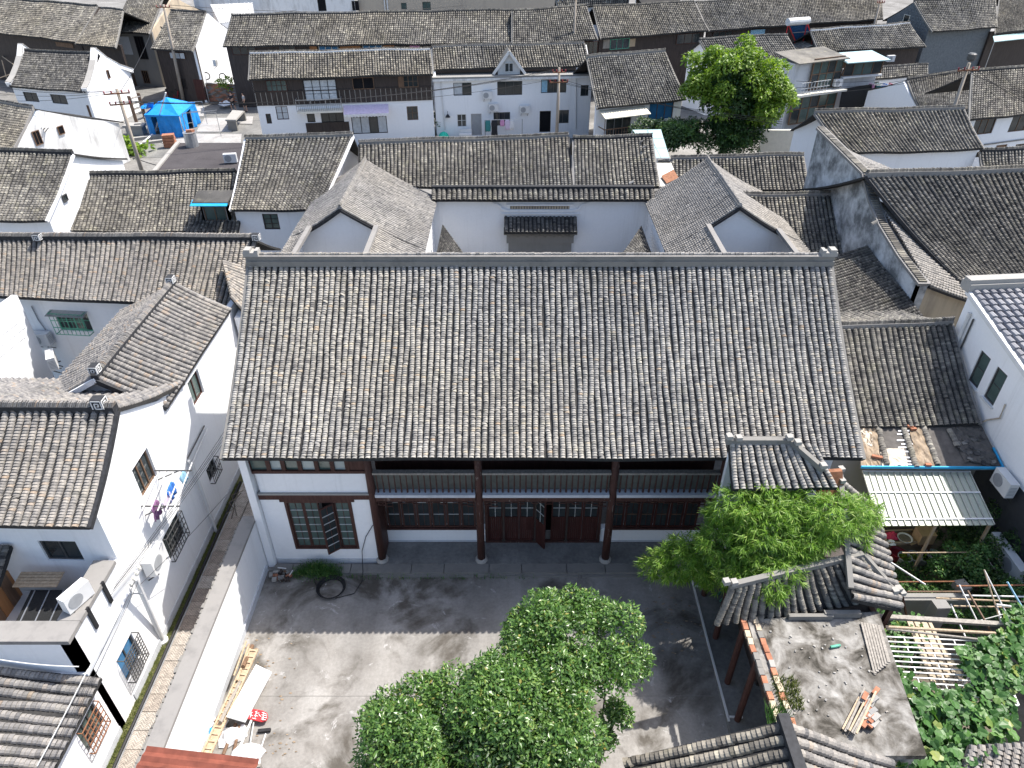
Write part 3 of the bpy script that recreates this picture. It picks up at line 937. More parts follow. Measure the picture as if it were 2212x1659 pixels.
def grass(name, label, x0, x1, y0, y1, z, nb, h, mat='leaf_grass', parent=None, bend=0.5, wd=0.008):
    g_ = np.random.default_rng(int(abs(x0 * 31 + y0 * 17)) + 3)
    P = np.stack([g_.uniform(x0, x1, nb), g_.uniform(y0, y1, nb), np.full(nb, z)], 1)
    a = g_.uniform(0, 6.28, nb); hh = h * g_.uniform(.4, 1.2, nb)
    d = np.stack([np.cos(a), np.sin(a), np.zeros(nb)], 1); s_ = np.stack([-np.sin(a), np.cos(a), np.zeros(nb)], 1) * wd
    tip = P + d * (hh * bend)[:, None] + np.array([0, 0, 1.0]) * hh[:, None]
    V = np.stack([P - s_, P + s_, tip], 1).reshape(-1, 3)
    F = np.arange(nb * 3).reshape(-1, 3)
    o = np_mesh(name, V, F, mat, parent)
    return tag(o, label, 'grass', kind='stuff')
m_concrete('soil_green', [(0.3, (0.07, 0.075, 0.03)), (0.7, (0.16, 0.16, 0.07))], 1.5, 9)
k = MB(); k.quad((-10.35, 5, .003), (-9.82, 5, .003), (-9.82, 20, .003), (-10.35, 20, .003)); struct(k.build('verge_soil', 'soil_green'))
grass('grass', 'strip of short green and yellow grass at the foot of the lane wall', -10.16, -9.90, 6, 19, .0, 9000, .07)

# ---------------------------------------------------------------- the hall in the middle
HX0, HX1, HYr, HZr, HYe, HZe = -7.80, 9.45, 19.2, 8.70, 14.38, 5.30
FY, BY, FZ = 15.30, 16.08, 0.15                        # column line, porch back wall, porch floor
hall = thing('main_hall', 'large two-storey timber hall with a wide grey tiled roof behind the yard', 'house', (0.8, FY, 0))
hs = Slope((HX0, HYr, HZr), (HX1, HYr, HZr), (HX0, HYe, HZe), (HX1, HYe, HZe), 0.16, 0.018, 11)
hdeck = tile_slope(hs, hall, 'tile_hall', 0.174, 0.070, 300, 12, wob=0.022)
hb = Slope((HX1, HYr, HZr), (HX0, HYr, HZr), (HX1, HYr + 4.8, HZe), (HX0, HYr + 4.8, HZe), 0.16, 0.0, 12)
tile_slope(hb, hall, 'tile_hall', 0.174, 0.062, 0, 13, 'rear_roof', tiles=False)
# ridge: three plaster courses, a row of small white cap tiles, stepped end blocks
UPV = Vector((0, 0, 1))
a, b = Vector((HX0 - .02, HYr, HZr)), Vector((HX1 + .02, HYr, HZr))
m = MB(); m.bar(a + UPV * .04, b + UPV * .04, .32, .16); rg = m.build('ridge', 'ridge_stone', hdeck)
m = MB(); m.bar(a + UPV * .185, b + UPV * .185, .22, .13); m.build('ridge_course', 'ridge_stone', hdeck)
m = MB(); m.bar(a + UPV * .265, b + UPV * .265, .27, .03); m.build('ridge_ledge', 'coping', hdeck)
m = MB()
x = HX0 + .35
while x < HX1 - .5:
    m.lathe((x, HYr, HZr + .29 + random.uniform(-.008, .012)), [(0.055, -.055), (0.055, .055)], 8, (1, 0, 0.12)); x += .122 + random.uniform(-.01, .012)
o = m.build('cap_tile_row', 'tile_pale', hdeck); o['kind'] = 'stuff'
for sx, xx in ((1, HX0), (-1, HX1)):
    m = MB()
    m.box((xx + sx * .16, HYr, HZr + .33), (.44, .28, .12)); m.box((xx + sx * .06, HYr, HZr + .43), (.18, .26, .09)); m.box((xx + sx * .33, HYr, HZr + .42), (.10, .24, .07))
    m.build('ridge_end', 'stone_pale', hdeck)
for sd in (0, 1): verge_on(hs, hdeck, sd, 'stone', .10, .14)
m = MB(); m.bar((HX0, HYe + .16, HZe - .14), (HX1, HYe + .16, HZe - .14), .05, .10); m.build('eave_board', 'dark_wood', hdeck)
rf = MB()
x = HX0 + .2
while x < HX1:
    rf.bar((x, HYe + .1, HZe - .13), (x, HYe + 1.8, HZe + 1.04), .07, .09); x += .42
rf.build('rafters', 'red_wood', hdeck)['kind'] = 'stuff'
# porch floor: one slab, kerb stones in front, rubble footing under the white bay
pf = MB(); pf.box((3.0, 15.65, FZ / 2 - .01), (14.3, 1.0, FZ)); porch = struct(pf.build('porch_floor', 'porch'))
x = -4.6
while x < 6.4:
    wd = random.uniform(1.0, 1.5); k = MB(); k.box((x + wd / 2, 14.98, .055), (wd - .02, .34, .13)); k.build('kerb_stone', 'stone', porch); x += wd
x = -7.6
while x < -4.7:
    wd = random.uniform(.5, .9); k = MB(); k.box((x + wd / 2, 15.0, .04), (wd - .02, .36, .1)); k.build('kerb_stone', 'stone', porch); x += wd
for i, (x, y, w_) in enumerate(((-4.2, 14.76, 3.0), (-1.1, 14.77, 3.2), (2.2, 14.76, 3.6))):
    k = MB(); k.box((x + w_ / 2, y, .02), (w_ - .02, .11, .06)); k.build('step_stone', 'stone', porch)
COLX = [-4.16, -0.98, 2.99, 6.15]
# columns on stone bases
for i, x in enumerate(COLX):
    m = MB(); m.lathe((x, FY, FZ), [(.20, 0), (.20, .05), (.17, .09), (.15, .12)], 4 if False else 12); m.build('column_base', 'stone_pale', hall)
    m = MB(); m.lathe((x, FY, FZ + .12), [(.125, 0), (.115, 3.0), (.105, 5.4)], 14); m.build('column', 'red_wood_worn' if i in (1, 2) else 'red_wood', hall, True)
fcA = Face((-7.55, FY), (-4.16, FY)); fcB = Face((-4.16, BY), (6.15, BY)); fcF = Face((-7.55, FY), (9.2, FY))
# left bay: white walls, a band of upper windows, casement with one leaf open
wl = fcA.rect(624, 1080, 776, 1186)
wl = (1.10, 2.95, .62, 2.25)
wl = (fcA.px(640, 1182)[0] - .02, fcA.px(775, 1182)[0] + .02, fcA.px(700, 1185)[1], fcA.px(700, 1082)[1])
zb0, zb1 = fcA.px(700, 1077)[1], fcA.px(700, 1066)[1]       # floor beam
zu0 = fcA.px(700, 1022)[1]                                   # sill of the upper band
m = MB(); wall_mesh(m, fcA, 0, zb0, [wl]); wall_mesh(m, fcA, zb1, zu0, [], s0=.08, s1=fcA.L - .12); m.build('wall', 'white', hall)
m = MB(); slab(m, fcA, 0.02, fcA.L - .1, 0, .22, 0.003, .02); m.build('wall_foot', 'plaster_base', hall)
m = MB(); slab(m, fcA, 0, fcA.L, zb0, zb1, -.2, .05); slab(m, fcA, wl[0] - .12, wl[1] + .1, zb0 - .12, zb0, -.02, .03); m.build('floor_beam', 'red_wood', hall)
m = MB(); slab(m, fcA, 0, fcA.L, zb1, zb1 + .05, -.1, .08); m.build('beam_ledge', 'stone_pale', hall)
m = MB(); slab(m, fcA, 0, fcA.L, zu0, zu0 + .10, -.15, .03); slab(m, fcA, 0, fcA.L, zu0 + .1, 5.4, -.30, -.12)
xs = [fcA.px(u, 1010)[0] for u in (537, 580, 612, 648, 684, 718, 750)]
for x in xs: slab(m, fcA, x - .06, x + .06, zu0 + .1, 5.4, -.12, .01)
slab(m, fcA, xs[-1] + .06, fcA.L - .1, zu0 + .1, 5.4, -.12, -.01)
ub = m.build('upper_window_band', 'red_wood', hall)
for i in range(6):
    k = MB(); k.quad(*[fcA.pt(x, z, -.05) for x, z in ((xs[i] + .06, zu0 + .1), (xs[i + 1] - .06, zu0 + .1), (xs[i + 1] - .06, 5.3), (xs[i] + .06, 5.3))]); k.build('pane', 'glass_pale' if i % 2 == 1 else 'glass_green', ub)
m = MB(); m.box((-7.68, FY - .02, 2.6), (.22, .30, 5.2)); m.build('corner_pier', 'white', hall)
# left gable, right gable and the rear
for xg, nx in ((HX0 + .18, -1), (HX1 - .18, 1)):
    m = MB()
    poly = [(xg, FY + .16, 0), (xg, 23.2, 0), (xg, 23.2, 5.75), (xg, 21.2, 6.95), (xg, HYr, HZr - .12), (xg, 17.2, 6.95), (xg, FY + .16, 5.78)]
    m.prism(poly, (-.2 * nx, 0, 0)); m.build('gable_wall', 'white', hall)
# casement: two fixed leaves, one swung out, one fixed; 2 x 6 lights each
a, b, c, d = wl
fr = MB()
for x0, x1, z0, z1 in ((a, b, c, c + .07), (a, b, d - .07, d), (a, a + .07, c + .07, d - .07), (b - .07, b, c + .07, d - .07)): slab(fr, fcA, x0, x1, z0, z1, -.10, .02)
cw = fr.build('casement_window', 'red_wood', hall)
lw = (b - a - .14) / 4
def lattice_leaf(parent, P, w_, h_, nx, ny, frame, lead, pane, st=.05, solid=0.0, name='leaf'):
    """a glazed leaf; P(x, z, off) gives points; solid = height of the boarded lower panel"""
    f = MB()
    def blk(x0, x1, z0, z1, o0, o1, M):
        M.hexa([P(x0, z0, o1), P(x1, z0, o1), P(x1, z0, o0), P(x0, z0, o0), P(x0, z1, o1), P(x1, z1, o1), P(x1, z1, o0), P(x0, z1, o0)])
    for q in ((0, w_, 0, st), (0, w_, h_ - st, h_), (0, st, st, h_ - st), (w_ - st, w_, st, h_ - st)): blk(*q, -.02, .02, f)
    if solid: blk(st, w_ - st, solid, solid + st, -.02, .02, f)
    lf = f.build(name, frame, parent)
    z0 = solid + st if solid else st
    g_ = MB(); g_.quad(P(st, z0, 0), P(w_ - st, z0, 0), P(w_ - st, h_ - st, 0), P(st, h_ - st, 0)); g_.build('pane', pane, lf)
    k = MB()
    for i in range(1, nx): x = st + (w_ - 2 * st) * i / nx; blk(x - .009, x + .009, z0, h_ - st, -.012, .014, k)
    if k.v: k.build('glazing_bar', frame if not solid else lead, lf)
    k = MB()
    for j_ in range(1, ny): z = z0 + (h_ - st - z0) * j_ / ny; blk(st, w_ - st, z - .011, z + .011, -.010, .017, k)
    if k.v: k.build('glazing_bar', lead, lf)
    if solid:
        n_ = 6
        for i in range(n_):
            x = st + (w_ - 2 * st) * i / n_; k = MB(); blk(x + .003, x + (w_ - 2 * st) / n_ - .003, st, solid, -.012, .012, k); k.build('board', frame, lf)
    return lf
for i in range(4):
    x0 = a + .07 + i * lw
    if i == 2:
        ang = R(38); h0 = fcA.pt(x0 + lw, 0, 0.02)
        P = lambda x, z, off, h0=h0, ang=ang: h0 + (-fcA.u * math.cos(ang) + fcA.n * math.sin(ang)) * (lw - x) + (fcA.n * math.cos(ang) + fcA.u * math.sin(ang)) * off + UPV * (c + .07 + z)
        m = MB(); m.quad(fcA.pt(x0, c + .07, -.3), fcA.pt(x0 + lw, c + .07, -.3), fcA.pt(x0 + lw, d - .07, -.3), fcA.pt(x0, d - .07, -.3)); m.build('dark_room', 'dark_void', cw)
    else:
        P = lambda x, z, off, x0=x0: fcA.pt(x0 + x, c + .07 + z, -.05 + off)
    lattice_leaf(cw, P, lw - .006, d - c - .14, 2, 6, 'red_wood', 'muntin', 'glass_green' if i != 2 else 'glass', .045)
# porch side returns
m = MB(); m.box((-4.12, (FY + BY) / 2 + .1, 1.5), (.10, BY - FY, 2.9)); m.build('porch_return', 'red_wood', hall)
# floor beam and balcony over the three bays
bz0, bz1 = fcF.px(1170, 1079)[1], fcF.px(1170, 1068)[1]
rz0, rz1 = fcF.px(1170, 1062)[1], fcF.px(1170, 1020)[1]
for i in range(3):
    x0, x1 = COLX[i] + .11, COLX[i + 1] - .11
    m = MB(); m.box(((x0 + x1) / 2, FY, (bz0 + bz1) / 2), (x1 - x0, .16, bz1 - bz0)); m.build('floor_beam', 'red_wood_worn', hall)
    m = MB(); m.box(((x0 + x1) / 2, FY - .02, (bz1 + rz0) / 2), (x1 - x0, .26, rz0 - bz1 - .006)); bl = m.build('balcony_sill', 'plaster_base', hall)
    m = MB(); m.box(((x0 + x1) / 2, FY - .01, rz1), (x1 - x0, .16, .07)); rl = m.build('balustrade', 'grey_wood', hall)
    m = MB(); m.box(((x0 + x1) / 2, FY + .10, (rz0 + rz1) / 2), (x1 - x0, .03, rz1 - rz0 - .04)); m.build('backing_board', 'backing', rl)
    nb = int((x1 - x0) / .165)
    for k_ in range(nb):
        x = x0 + (k_ + .5) * (x1 - x0) / nb
        k = MB(); k.lathe((x, FY - .02, rz0), [(.030, 0), (.030, .10), (.020, .14), (.026, .3), (.018, .45), (.022, rz1 - rz0 - .03)], 6); k.build('baluster', 'red_wood', rl)
    m = MB(); m.box(((x0 + x1) / 2, (FY + BY) / 2 + .06, bz1 - .06), (x1 - x0, BY - FY - .1, .06)); m.build('balcony_floor', 'dark_wood', hall)
    # fretwork hanging under the beam
    fw_ = MB()
    zf = bz0 - .02; step = .20; n_ = int((x1 - x0) / step)
    for k_ in range(n_):
        x = x0 + .04 + k_ * (x1 - x0 - .08) / n_; q = (x1 - x0 - .08) / n_
        hh = [.10, .16, .06, .13][k_ % 4] + (.10 if k_ < 2 or k_ > n_ - 3 else 0)
        fw_.box((x, FY, zf - hh / 2), (.022, .03, hh)); fw_.box((x + q / 2, FY, zf - hh), (q, .03, .022)); fw_.box((x + q / 2, FY, zf - hh * .45), (q * .9, .03, .018))
    fw_.build('fretwork', 'red_wood', hall)
# porch back wall, ground floor
dz0, dz1 = fcB.px(1170, 1143)[1], fcB.px(1170, 1090)[1]
dz0 = fcB.px(930, 1142)[1]
m = MB(); wall_mesh(m, fcB, FZ, dz0, [], s1=COLX[1] + 4.16 + .10); wall_mesh(m, fcB, FZ, dz0, [], s0=COLX[2] + 4.16 - .10); m.build('dado_wall', 'white', hall)
m = MB(); slab(m, fcB, 0, 3.2, FZ + .001, FZ + .06, .002, .025); slab(m, fcB, 7.15, 10.3, FZ + .001, FZ + .06, .002, .025); m.build('dado_foot', 'plaster_base', hall)
m = MB(); slab(m, fcB, 0, fcB.L, bz0 - .25, bz1 + .05, -.2, -.02); slab(m, fcB, 0, 3.05, dz0, dz0 + .07, -.12, .06); slab(m, fcB, 7.3, fcB.L, dz0, dz0 + .07, -.12, .06)
slab(m, fcB, .0, .12, dz0 + .07, bz0 - .25, -.1, .05); m.build('porch_frame', 'red_wood', hall)
for bay in (0, 2):
    x0, x1 = COLX[bay] + 4.16 + .16, COLX[bay + 1] + 4.16 - .16
    wn = MB(); slab(wn, fcB, x0, x1, bz0 - .32, bz0 - .25, -.08, .02); wnd = wn.build('lattice_window', 'red_wood', hall)
    lw2 = (x1 - x0) / 6
    for i in range(6):
        P = lambda x, z, off, x0=x0 + i * lw2: fcB.pt(x0 + x, dz0 + .075 + z, -.02 + off)
        lattice_leaf(wnd, P, lw2 - .03, bz0 - .33 - dz0 - .075, 2, 3, 'red_wood' if bay == 0 else 'door_wood', 'muntin' if bay == 0 else 'brown_wood', 'glass', .06)
# central bay: six panelled door leaves, the third one ajar
x0, x1 = COLX[1] + 4.16 + .20, COLX[2] + 4.16 - .20
dr = MB(); slab(dr, fcB, x0 - .08, x0, FZ, bz0 - .25, -.08, .04); slab(dr, fcB, x1, x1 + .08, FZ, bz0 - .25, -.08, .04); slab(dr, fcB, x0 - .08, x1 + .08, FZ, FZ + .05, -.06, .06)
drs = dr.build('folding_door', 'red_wood_worn', hall)
lw3 = (x1 - x0) / 7
for i in range(7):
    if i == 3:
        hp = fcB.pt(x0 + i * lw3, 0, 0); ang = R(52)
        P = lambda x, z, off, hp=hp, ang=ang: hp + (fcB.u * math.cos(ang) + fcB.n * math.sin(ang)) * x + (fcB.n * math.cos(ang) - fcB.u * math.sin(ang)) * off + UPV * (FZ + .06 + z)
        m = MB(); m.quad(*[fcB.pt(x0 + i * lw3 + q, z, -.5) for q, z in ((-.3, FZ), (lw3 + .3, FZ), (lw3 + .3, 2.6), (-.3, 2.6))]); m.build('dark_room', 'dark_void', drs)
    else:
        P = lambda x, z, off, x0=x0 + i * lw3: fcB.pt(x0 + x, FZ + .06 + z, -.03 + off)
    lattice_leaf(drs, P, lw3 - .02, bz0 - .33 - FZ - .06, 2, 3, 'door_wood', 'muntin', 'glass', .05, solid=1.02)
for i in (1, 3, 5):
    m = MB(); x = x0 + i * lw3; slab(m, fcB, x - .035, x + .03, FZ + .08, bz0 - .3, -.02, .05); slab(m, fcB, x - .06, x + .05, FZ + .05, FZ + .12, -.02, .07); m.build('door_post', 'dark_wood', drs)
# upper gallery: dark timber wall behind the balcony with light ledges
fcU = Face((-4.16, BY + .06), (6.15, BY + .06))
m = MB(); slab(m, fcU, 0, fcU.L, bz1, 5.9, -.1, 0); ug = m.build('gallery_wall', 'red_wood', hall)
for i in range(3):
    x0, x1 = COLX[i] + 4.16 + .15, COLX[i + 1] + 4.16 - .15
    n_ = 6; q = (x1 - x0) / n_
    for k_ in range(n_ + 1):
        k = MB(); slab(k, fcU, x0 + k_ * q - .05, x0 + k_ * q + .05, bz1 + 1.0, 5.8, .002, .05); k.build('post', 'dark_wood', ug)
    for zz in (4.02, 4.3, 4.9):
        k = MB(); slab(k, fcU, x0, x1, zz, zz + .04, .004, .06); k.build('ledge', 'brown_wood', ug)
    for k_ in range(n_):
        k = MB(); k.quad(*[fcU.pt(x0 + k_ * q + a_, z, .006) for a_, z in ((.06, 4.05), (q - .06, 4.05), (q - .06, 5.6), (.06, 5.6))]); k.build('panel', 'brown_wood', ug)
# right bay: white wall behind the bamboo
fcR = Face((6.15, FY), (9.2, FY))
m = MB(); wall_mesh(m, fcR, 0, 5.7, []); m.build('wall', 'white', hall)
# plaster gutter band seen at the left gable foot and yard wall
wallY = thing('yard_wall', 'white plastered yard wall with a weathered concrete coping beside the lane', 'wall', (-8.0, 10, 0))
m = MB(); m.box((-7.98, 9.6, 1.04), (.32, 11.3, 2.08)); m.build('wall', 'white', wallY)
m = MB(); m.box((-8.0, 9.6, 2.125), (.42, 11.34, .09)); m.build('coping', 'coping', wallY)
for i in range(70):
    y = 4.2 + i * .157; k = MB(); q = random.uniform(.7, 1.1)
    k.box((-8.25 + random.uniform(-.02, .02), y, 2.06 + random.uniform(-.02, .02)), (.12 * q, .14 * q, .08), random.uniform(-.3, .3)); k.build('edge_stone', 'stone', wallY)
m = MB(); m.box((-7.80, 9.7, .12), (.05, 10.6, .24)); m.build('wall_foot', 'plaster_base', wallY)

# ---------------------------------------------------------------- the houses left of the lane
LX = -10.10                                            # plane of the long white lane wall
lh = house('lane_house', 'white two-storey house along the lane, dark ridge with white spiral ends', None, None, 7.0, None, None, 5.5, mat='tile_left', ridge=None, verge='black_ridge', sides='f', ov=.45, os_=.1, seed=21, pitch=.205, e=.075,
           world=((-17.5, 14.4, 7.0), (LX + .05, 14.3, 7.0), (-17.5, 11.95, 5.45), (LX + .05, 11.75, 5.45)), run_b=3.4, ze_b=5.45, back_tiles=True, sag=.10, sway=.01,
           wins=[('f', (80, 1168, 184, 1212), dict(frame='dark_metal', nx=2, ny=1))])
rootL = lh['root']
ridge_on(lh['sl'], lh['deck'], 'black', .18, .24, cap_mat='tile_left', every=.05)
spiral_block(lh['deck'], (-10.42, 14.3, 7.22), (1, 0, 0), .30)
# the lane wall itself: one face from the front house back to the long house
fcL = Face((LX, 12.2), (LX, 23.3))
def rL(u0, v0, u1, v1): return fcL.rect(u0, v0, u1, v1)
def sL(u, v): return fcL.px(u, v)
wA = (sL(296, 1020)[0], sL(333, 1000)[0], sL(315, 1082)[1], sL(318, 980)[1])        # upper window left, with rack
wA = (2.05, 3.05, 2.95, 4.05)
wB = (2.55, 3.55, 0.95, 1.95)
def win_at(u, v, wd, ht):
    s, z = fcL.px(u, v); return (s - wd / 2, s + wd / 2, z - ht / 2, z + ht / 2)
wA = win_at(314, 1022, .95, 1.05); wB = win_at(377, 1158, 1.15, .95); wC = win_at(424, 838, .85, .95); wD = win_at(458, 1015, .7, .6)
m = MB(); wall_mesh(m, fcL, 0, 5.38, [wA, wB, wC, wD], depth=.14)
prof = [fcL.pt(0, 5.38), fcL.pt(fcL.L, 5.38), fcL.pt(fcL.L, 5.42), fcL.pt(5.4, 5.45), fcL.pt(4.0, 5.85), fcL.pt(2.1, 6.90), fcL.pt(0, 5.58)]
m.prism(prof, fcL.n * -.2)
m.build('lane_wall', 'white', rootL)
m = MB(); slab(m, fcL, -1.6, fcL.L, 0, .28, .003, .03); m.build('wall_foot', 'plaster_base', rootL)
window(rootL, fcL, wA, 'brown_wood', 'glass', 3, 1, .12)
window(rootL, fcL, wB, 'dark_metal', 'glass', 3, 1, .12, bars=('dark_metal', .12, 8, 4))
window(rootL, fcL, wC, 'red_wood', 'glass_green', 2, 1, .12)
window(rootL, fcL, wD, 'dark_metal', 'glass', 2, 1, .10, bars=('dark_metal', .16, 6, 2))
# down pipe and cable conduits on the lane wall
pts = [fcL.pt(*sL(402, 995), .08), fcL.pt(*sL(408, 1005), .12), fcL.pt(*sL(462, 1152), .10)]
m = MB(); m.tube(pts, .05, 8); m.build('down_pipe', 'white_paint', rootL)
m = MB(); m.tube([fcL.pt(*sL(438, 920), .05), fcL.pt(*sL(402, 990), .05)], .025, 6); m.build('conduit', 'dark_metal', rootL)
m = MB(); m.tube([fcL.pt(*sL(445, 925), .05), fcL.pt(*sL(412, 1000), .05)], .03, 6); m.build('conduit', 'white_paint', rootL)
# cross roof with a north-south ridge behind it
cr = thing('lane_cross_roof', 'grey tiled cross gable with slanting dark ridge between lane house and long roof', 'roof', (-11.6, 19, 5.4))
s1 = Slope((-11.62, 21.9, 6.62), (-11.62, 16.2, 6.62), (LX + .08, 22.1, 5.50), (LX + .08, 16.4, 5.50), .04, .01, 31)
d1 = tile_slope(s1, cr, 'tile_left', .205, .075, 300, 31)
s2 = Slope((-11.62, 16.2, 6.62), (-11.62, 21.9, 6.62), (-13.9, 16.4, 5.40), (-13.9, 22.2, 5.40), .04, .01, 32)
d2 = tile_slope(s2, cr, 'tile_left', .205, .075, 300, 32, 'rear_roof')
m = MB(); m.prism([(-13.75, 16.45, 5.2), (LX, 16.45, 5.3), (-11.62, 16.45, 6.52)], (0, .15, 0)); m.build('gable_wall', 'white', cr)
ridge_on(s1, d1, 'black', .14, .20, cap_mat='tile_left', every=.05)
spiral_block(d1, (-11.62, 21.75, 6.86), (0, 1, 0), .26); spiral_block(d1, (-11.62, 16.35, 6.86), (0, 1, 0), .26)
verge_on(s1, d1, 0, 'tile_left' if False else 'coping'); verge_on(s1, d1, 1, 'black_ridge'); verge_on(s2, d2, 0, 'white')
# small roof wedge between cross roof and hall
ws = Slope((-11.0, 24.6, 6.2), (LX + .1, 22.3, 5.9), (-9.9, 25.2, 5.5), (-9.55, 22.2, 5.2), .02, .01, 33)
wd_ = thing('link_roof', 'small tiled wedge of roof between the cross gable and the hall corner', 'roof', (-10.2, 23.5, 5.2))
tile_slope(ws, wd_, 'tile_left', .205, .09, 120, 33)
m = MB(); m.prism([(-9.75, 22.2, 0), (-9.75, 25.4, 0), (-9.75, 25.4, 5.35), (-9.75, 22.2, 5.1)], (-.25, 0, 0)); m.build('wall', 'white', wd_)
# long house
ll = house('long_house', 'long grey tiled house left of the hall with a green barred window', (-80, 515), (555, 518), 6.45, (-80, 636), (520, 665), 5.0, mat='tile_left', ridge=None, verge=None, sides='f', ov=.45, seed=41, pitch=.19, e=.085,
           wins=[('f', (113, 669, 203, 717), dict(frame='green_metal', pane='glass', nx=4, ny=2, bars=('green_metal', .3, 8, 3)))], sway=.012, sag=.05)
ridge_on(ll['sl'], ll['deck'], 'black', .20, .26, cap_mat='tile_left', every=.05)
for u in (80, 553): spiral_block(ll['deck'], at(u, 512, 6.62), (1, 0, 0), .27)
m = MB(); s, z = ll['faces']['f'].px(186, 672); fcx = ll['faces']['f']
a_, b_ = ll['faces']['f'].px(108, 668), ll['faces']['f'].px(190, 672)
m.quad(fcx.pt(a_[0], a_[1], .02), fcx.pt(b_[0], a_[1], .02), fcx.pt(b_[0], a_[1] - .08, .42), fcx.pt(a_[0], a_[1] - .08, .42)); m.build('window_hood', 'metal', ll['root'])
m = MB(); m.tube([fcx.pt(*fcx.px(69, 660), .04), fcx.pt(*fcx.px(84, 690), .04), fcx.pt(*fcx.px(100, 712), .04)], .022, 6); m.build('conduit', 'grey_paint', ll['root'])
ac_on(fcx, 94, 744, 'white air conditioner on the wall left of the green barred window', .25)
# side wall of the little light well with slit vents, and its tarred floor
sw = thing('light_well_wall', 'white wall with rows of thin slits beside the green barred window', 'wall', (-18.3, 21, 0))
fcs = Face((-19.1, 19.0), (-18.62, 23.7))
slots = []
for i in range(7):
    for j in range(3):
        slots.append((.5 + i * .55 + (j % 2) * .2, .9 + i * .55 + (j % 2) * .2, 3.6 + j * .32, 3.64 + j * .32))
m = MB(); wall_mesh(m, fcs, 0, 5.2, slots, depth=.1); m.build('wall', 'white', sw)
k = MB(); k.box((-14.9, 21.0, 2.5), (3.6, 5.4, .1)); tag(k.build('well_roof', 'tar'), 'black tarred flat roof with an air conditioner in the light well', 'roof')
ac(at(118, 790, 2.56), R(-60), 'white air conditioner standing on the black tarred light well roof')
m = MB()
pts = [(at(62, 750, 2.58)), at(66, 768, 2.58), at(58, 788, 2.58)]
m.tube(pts, .025, 6); tag(m.build('hose', 'white_paint'), 'white hose lying on the black tarred light well roof', 'hose')
gn = MB()
P = [at(0, 735, 3.4), at(15, 760, 3.0), at(33, 787, 2.6), at(0, 792, 2.58)]
gn.add(P + [p + Vector((-.3, .1, .02)) for p in P], [(0, 1, 2, 3), (4, 7, 6, 5), (0, 4, 5, 1), (1, 5, 6, 2)]); tag(gn.build('green_net', 'green_net'), 'bright green netting hanging at the left edge of the light well', 'net')

# terrace in front of the lane house
tr = thing('roof_terrace', 'small roof terrace with thick weathered parapet in front of the lane house', 'terrace', (-12, 11, 0))
fcT = Face((LX, 9.75), (LX, 12.2))
wE = (0.9, 1.75, .75, 1.7)
m = MB(); wall_mesh(m, fcT, 0, 3.8, [wE], depth=.12); fcTf = Face((-16, 9.75), (LX, 9.75)); wall_mesh(m, fcTf, 0, 3.8); m.build('wall', 'white', tr)
window(tr, fcT, wE, 'dark_metal', 'glass_blue', 2, 1, .1, bars=('dark_metal', .2, 8, 8))
m = MB(); m.hexa([(-16, 9.7, 3.8), (LX + .05, 9.7, 3.8), (LX + .05, 10.25, 3.8), (-16, 10.25, 3.8), (-16, 9.7, 3.92), (LX + .05, 9.7, 3.92), (LX + .05, 10.25, 3.92), (-16, 10.25, 3.92)]); m.build('parapet_coping', 'coping', tr)
m = MB(); m.hexa([(-10.6, 10.26, 3.8), (LX + .05, 10.26, 3.8), (LX + .05, 12.05, 3.8), (-10.6, 12.05, 3.8), (-10.6, 10.26, 3.92), (LX + .05, 10.26, 3.92), (LX + .05, 12.05, 3.92), (-10.6, 12.05, 3.92)]); m.build('parapet_coping', 'coping', tr)
m = MB(); m.box((-13, 10.9, 2.6), (5.9, 2.4, .1)); m.build('floor', 'plaster_base', tr)
m = MB(); m.box((-12.9, 11.2, 3.1), (.06, 1.6, 1.0)); m.build('partition', 'orange_wood', tr)
for i in range(5):
    k = MB(); k.box((-12.9 + .035, 10.5 + i * .31, 3.2), (.02, .29, 1.15)); k.build('board', 'orange_wood' if i % 2 else 'brown_wood', tr)
for i in range(5):
    k = MB(); k.box((-11.95, 11.55 + i * .09, 3.55 + i * .01), (1.1, .08, .03)); k.build('plank', 'pale_wood', tr)
m = MB(); m.box((-11.45, 11.1, 3.25), (1.35, .95, .06), 0, Matrix.Rotation(R(12), 3, 'X')); m.box((-11.45, 10.68, 2.95), (1.35, .04, .6)); sh = m.build('sunshade_net', 'black_mesh', tr)
for i in range(4):
    k = MB(); k.bar((-12.0 + i * .36, 10.66, 3.2), (-12.0 + i * .36, 11.55, 3.40), .025, .02); k.build('batten', 'metal', sh)
ac((-10.30, 10.75, 3.95), R(66), 'white air conditioner with large round fan standing on the terrace parapet', .85)
for i, y in enumerate((10.6, 11.35)):
    k = MB(); k.box((LX + .04, y, 3.55), (.05, .10, .75)); k.build('parapet_bracket', 'black', tr)
# scrap of tiled canopy left of the terrace
cs = Slope((-13.9, 12.2, 4.3), (-12.6, 12.2, 4.3), (-14.0, 10.6, 3.75), (-12.55, 10.9, 3.75), .03, .01, 51)
ct = thing('small_canopy', 'dark tiled canopy at the left edge under the lane house window', 'roof', (-13.3, 11.4, 3.7)); tile_slope(cs, ct, 'tile_dark', .2, .09, 150, 51)
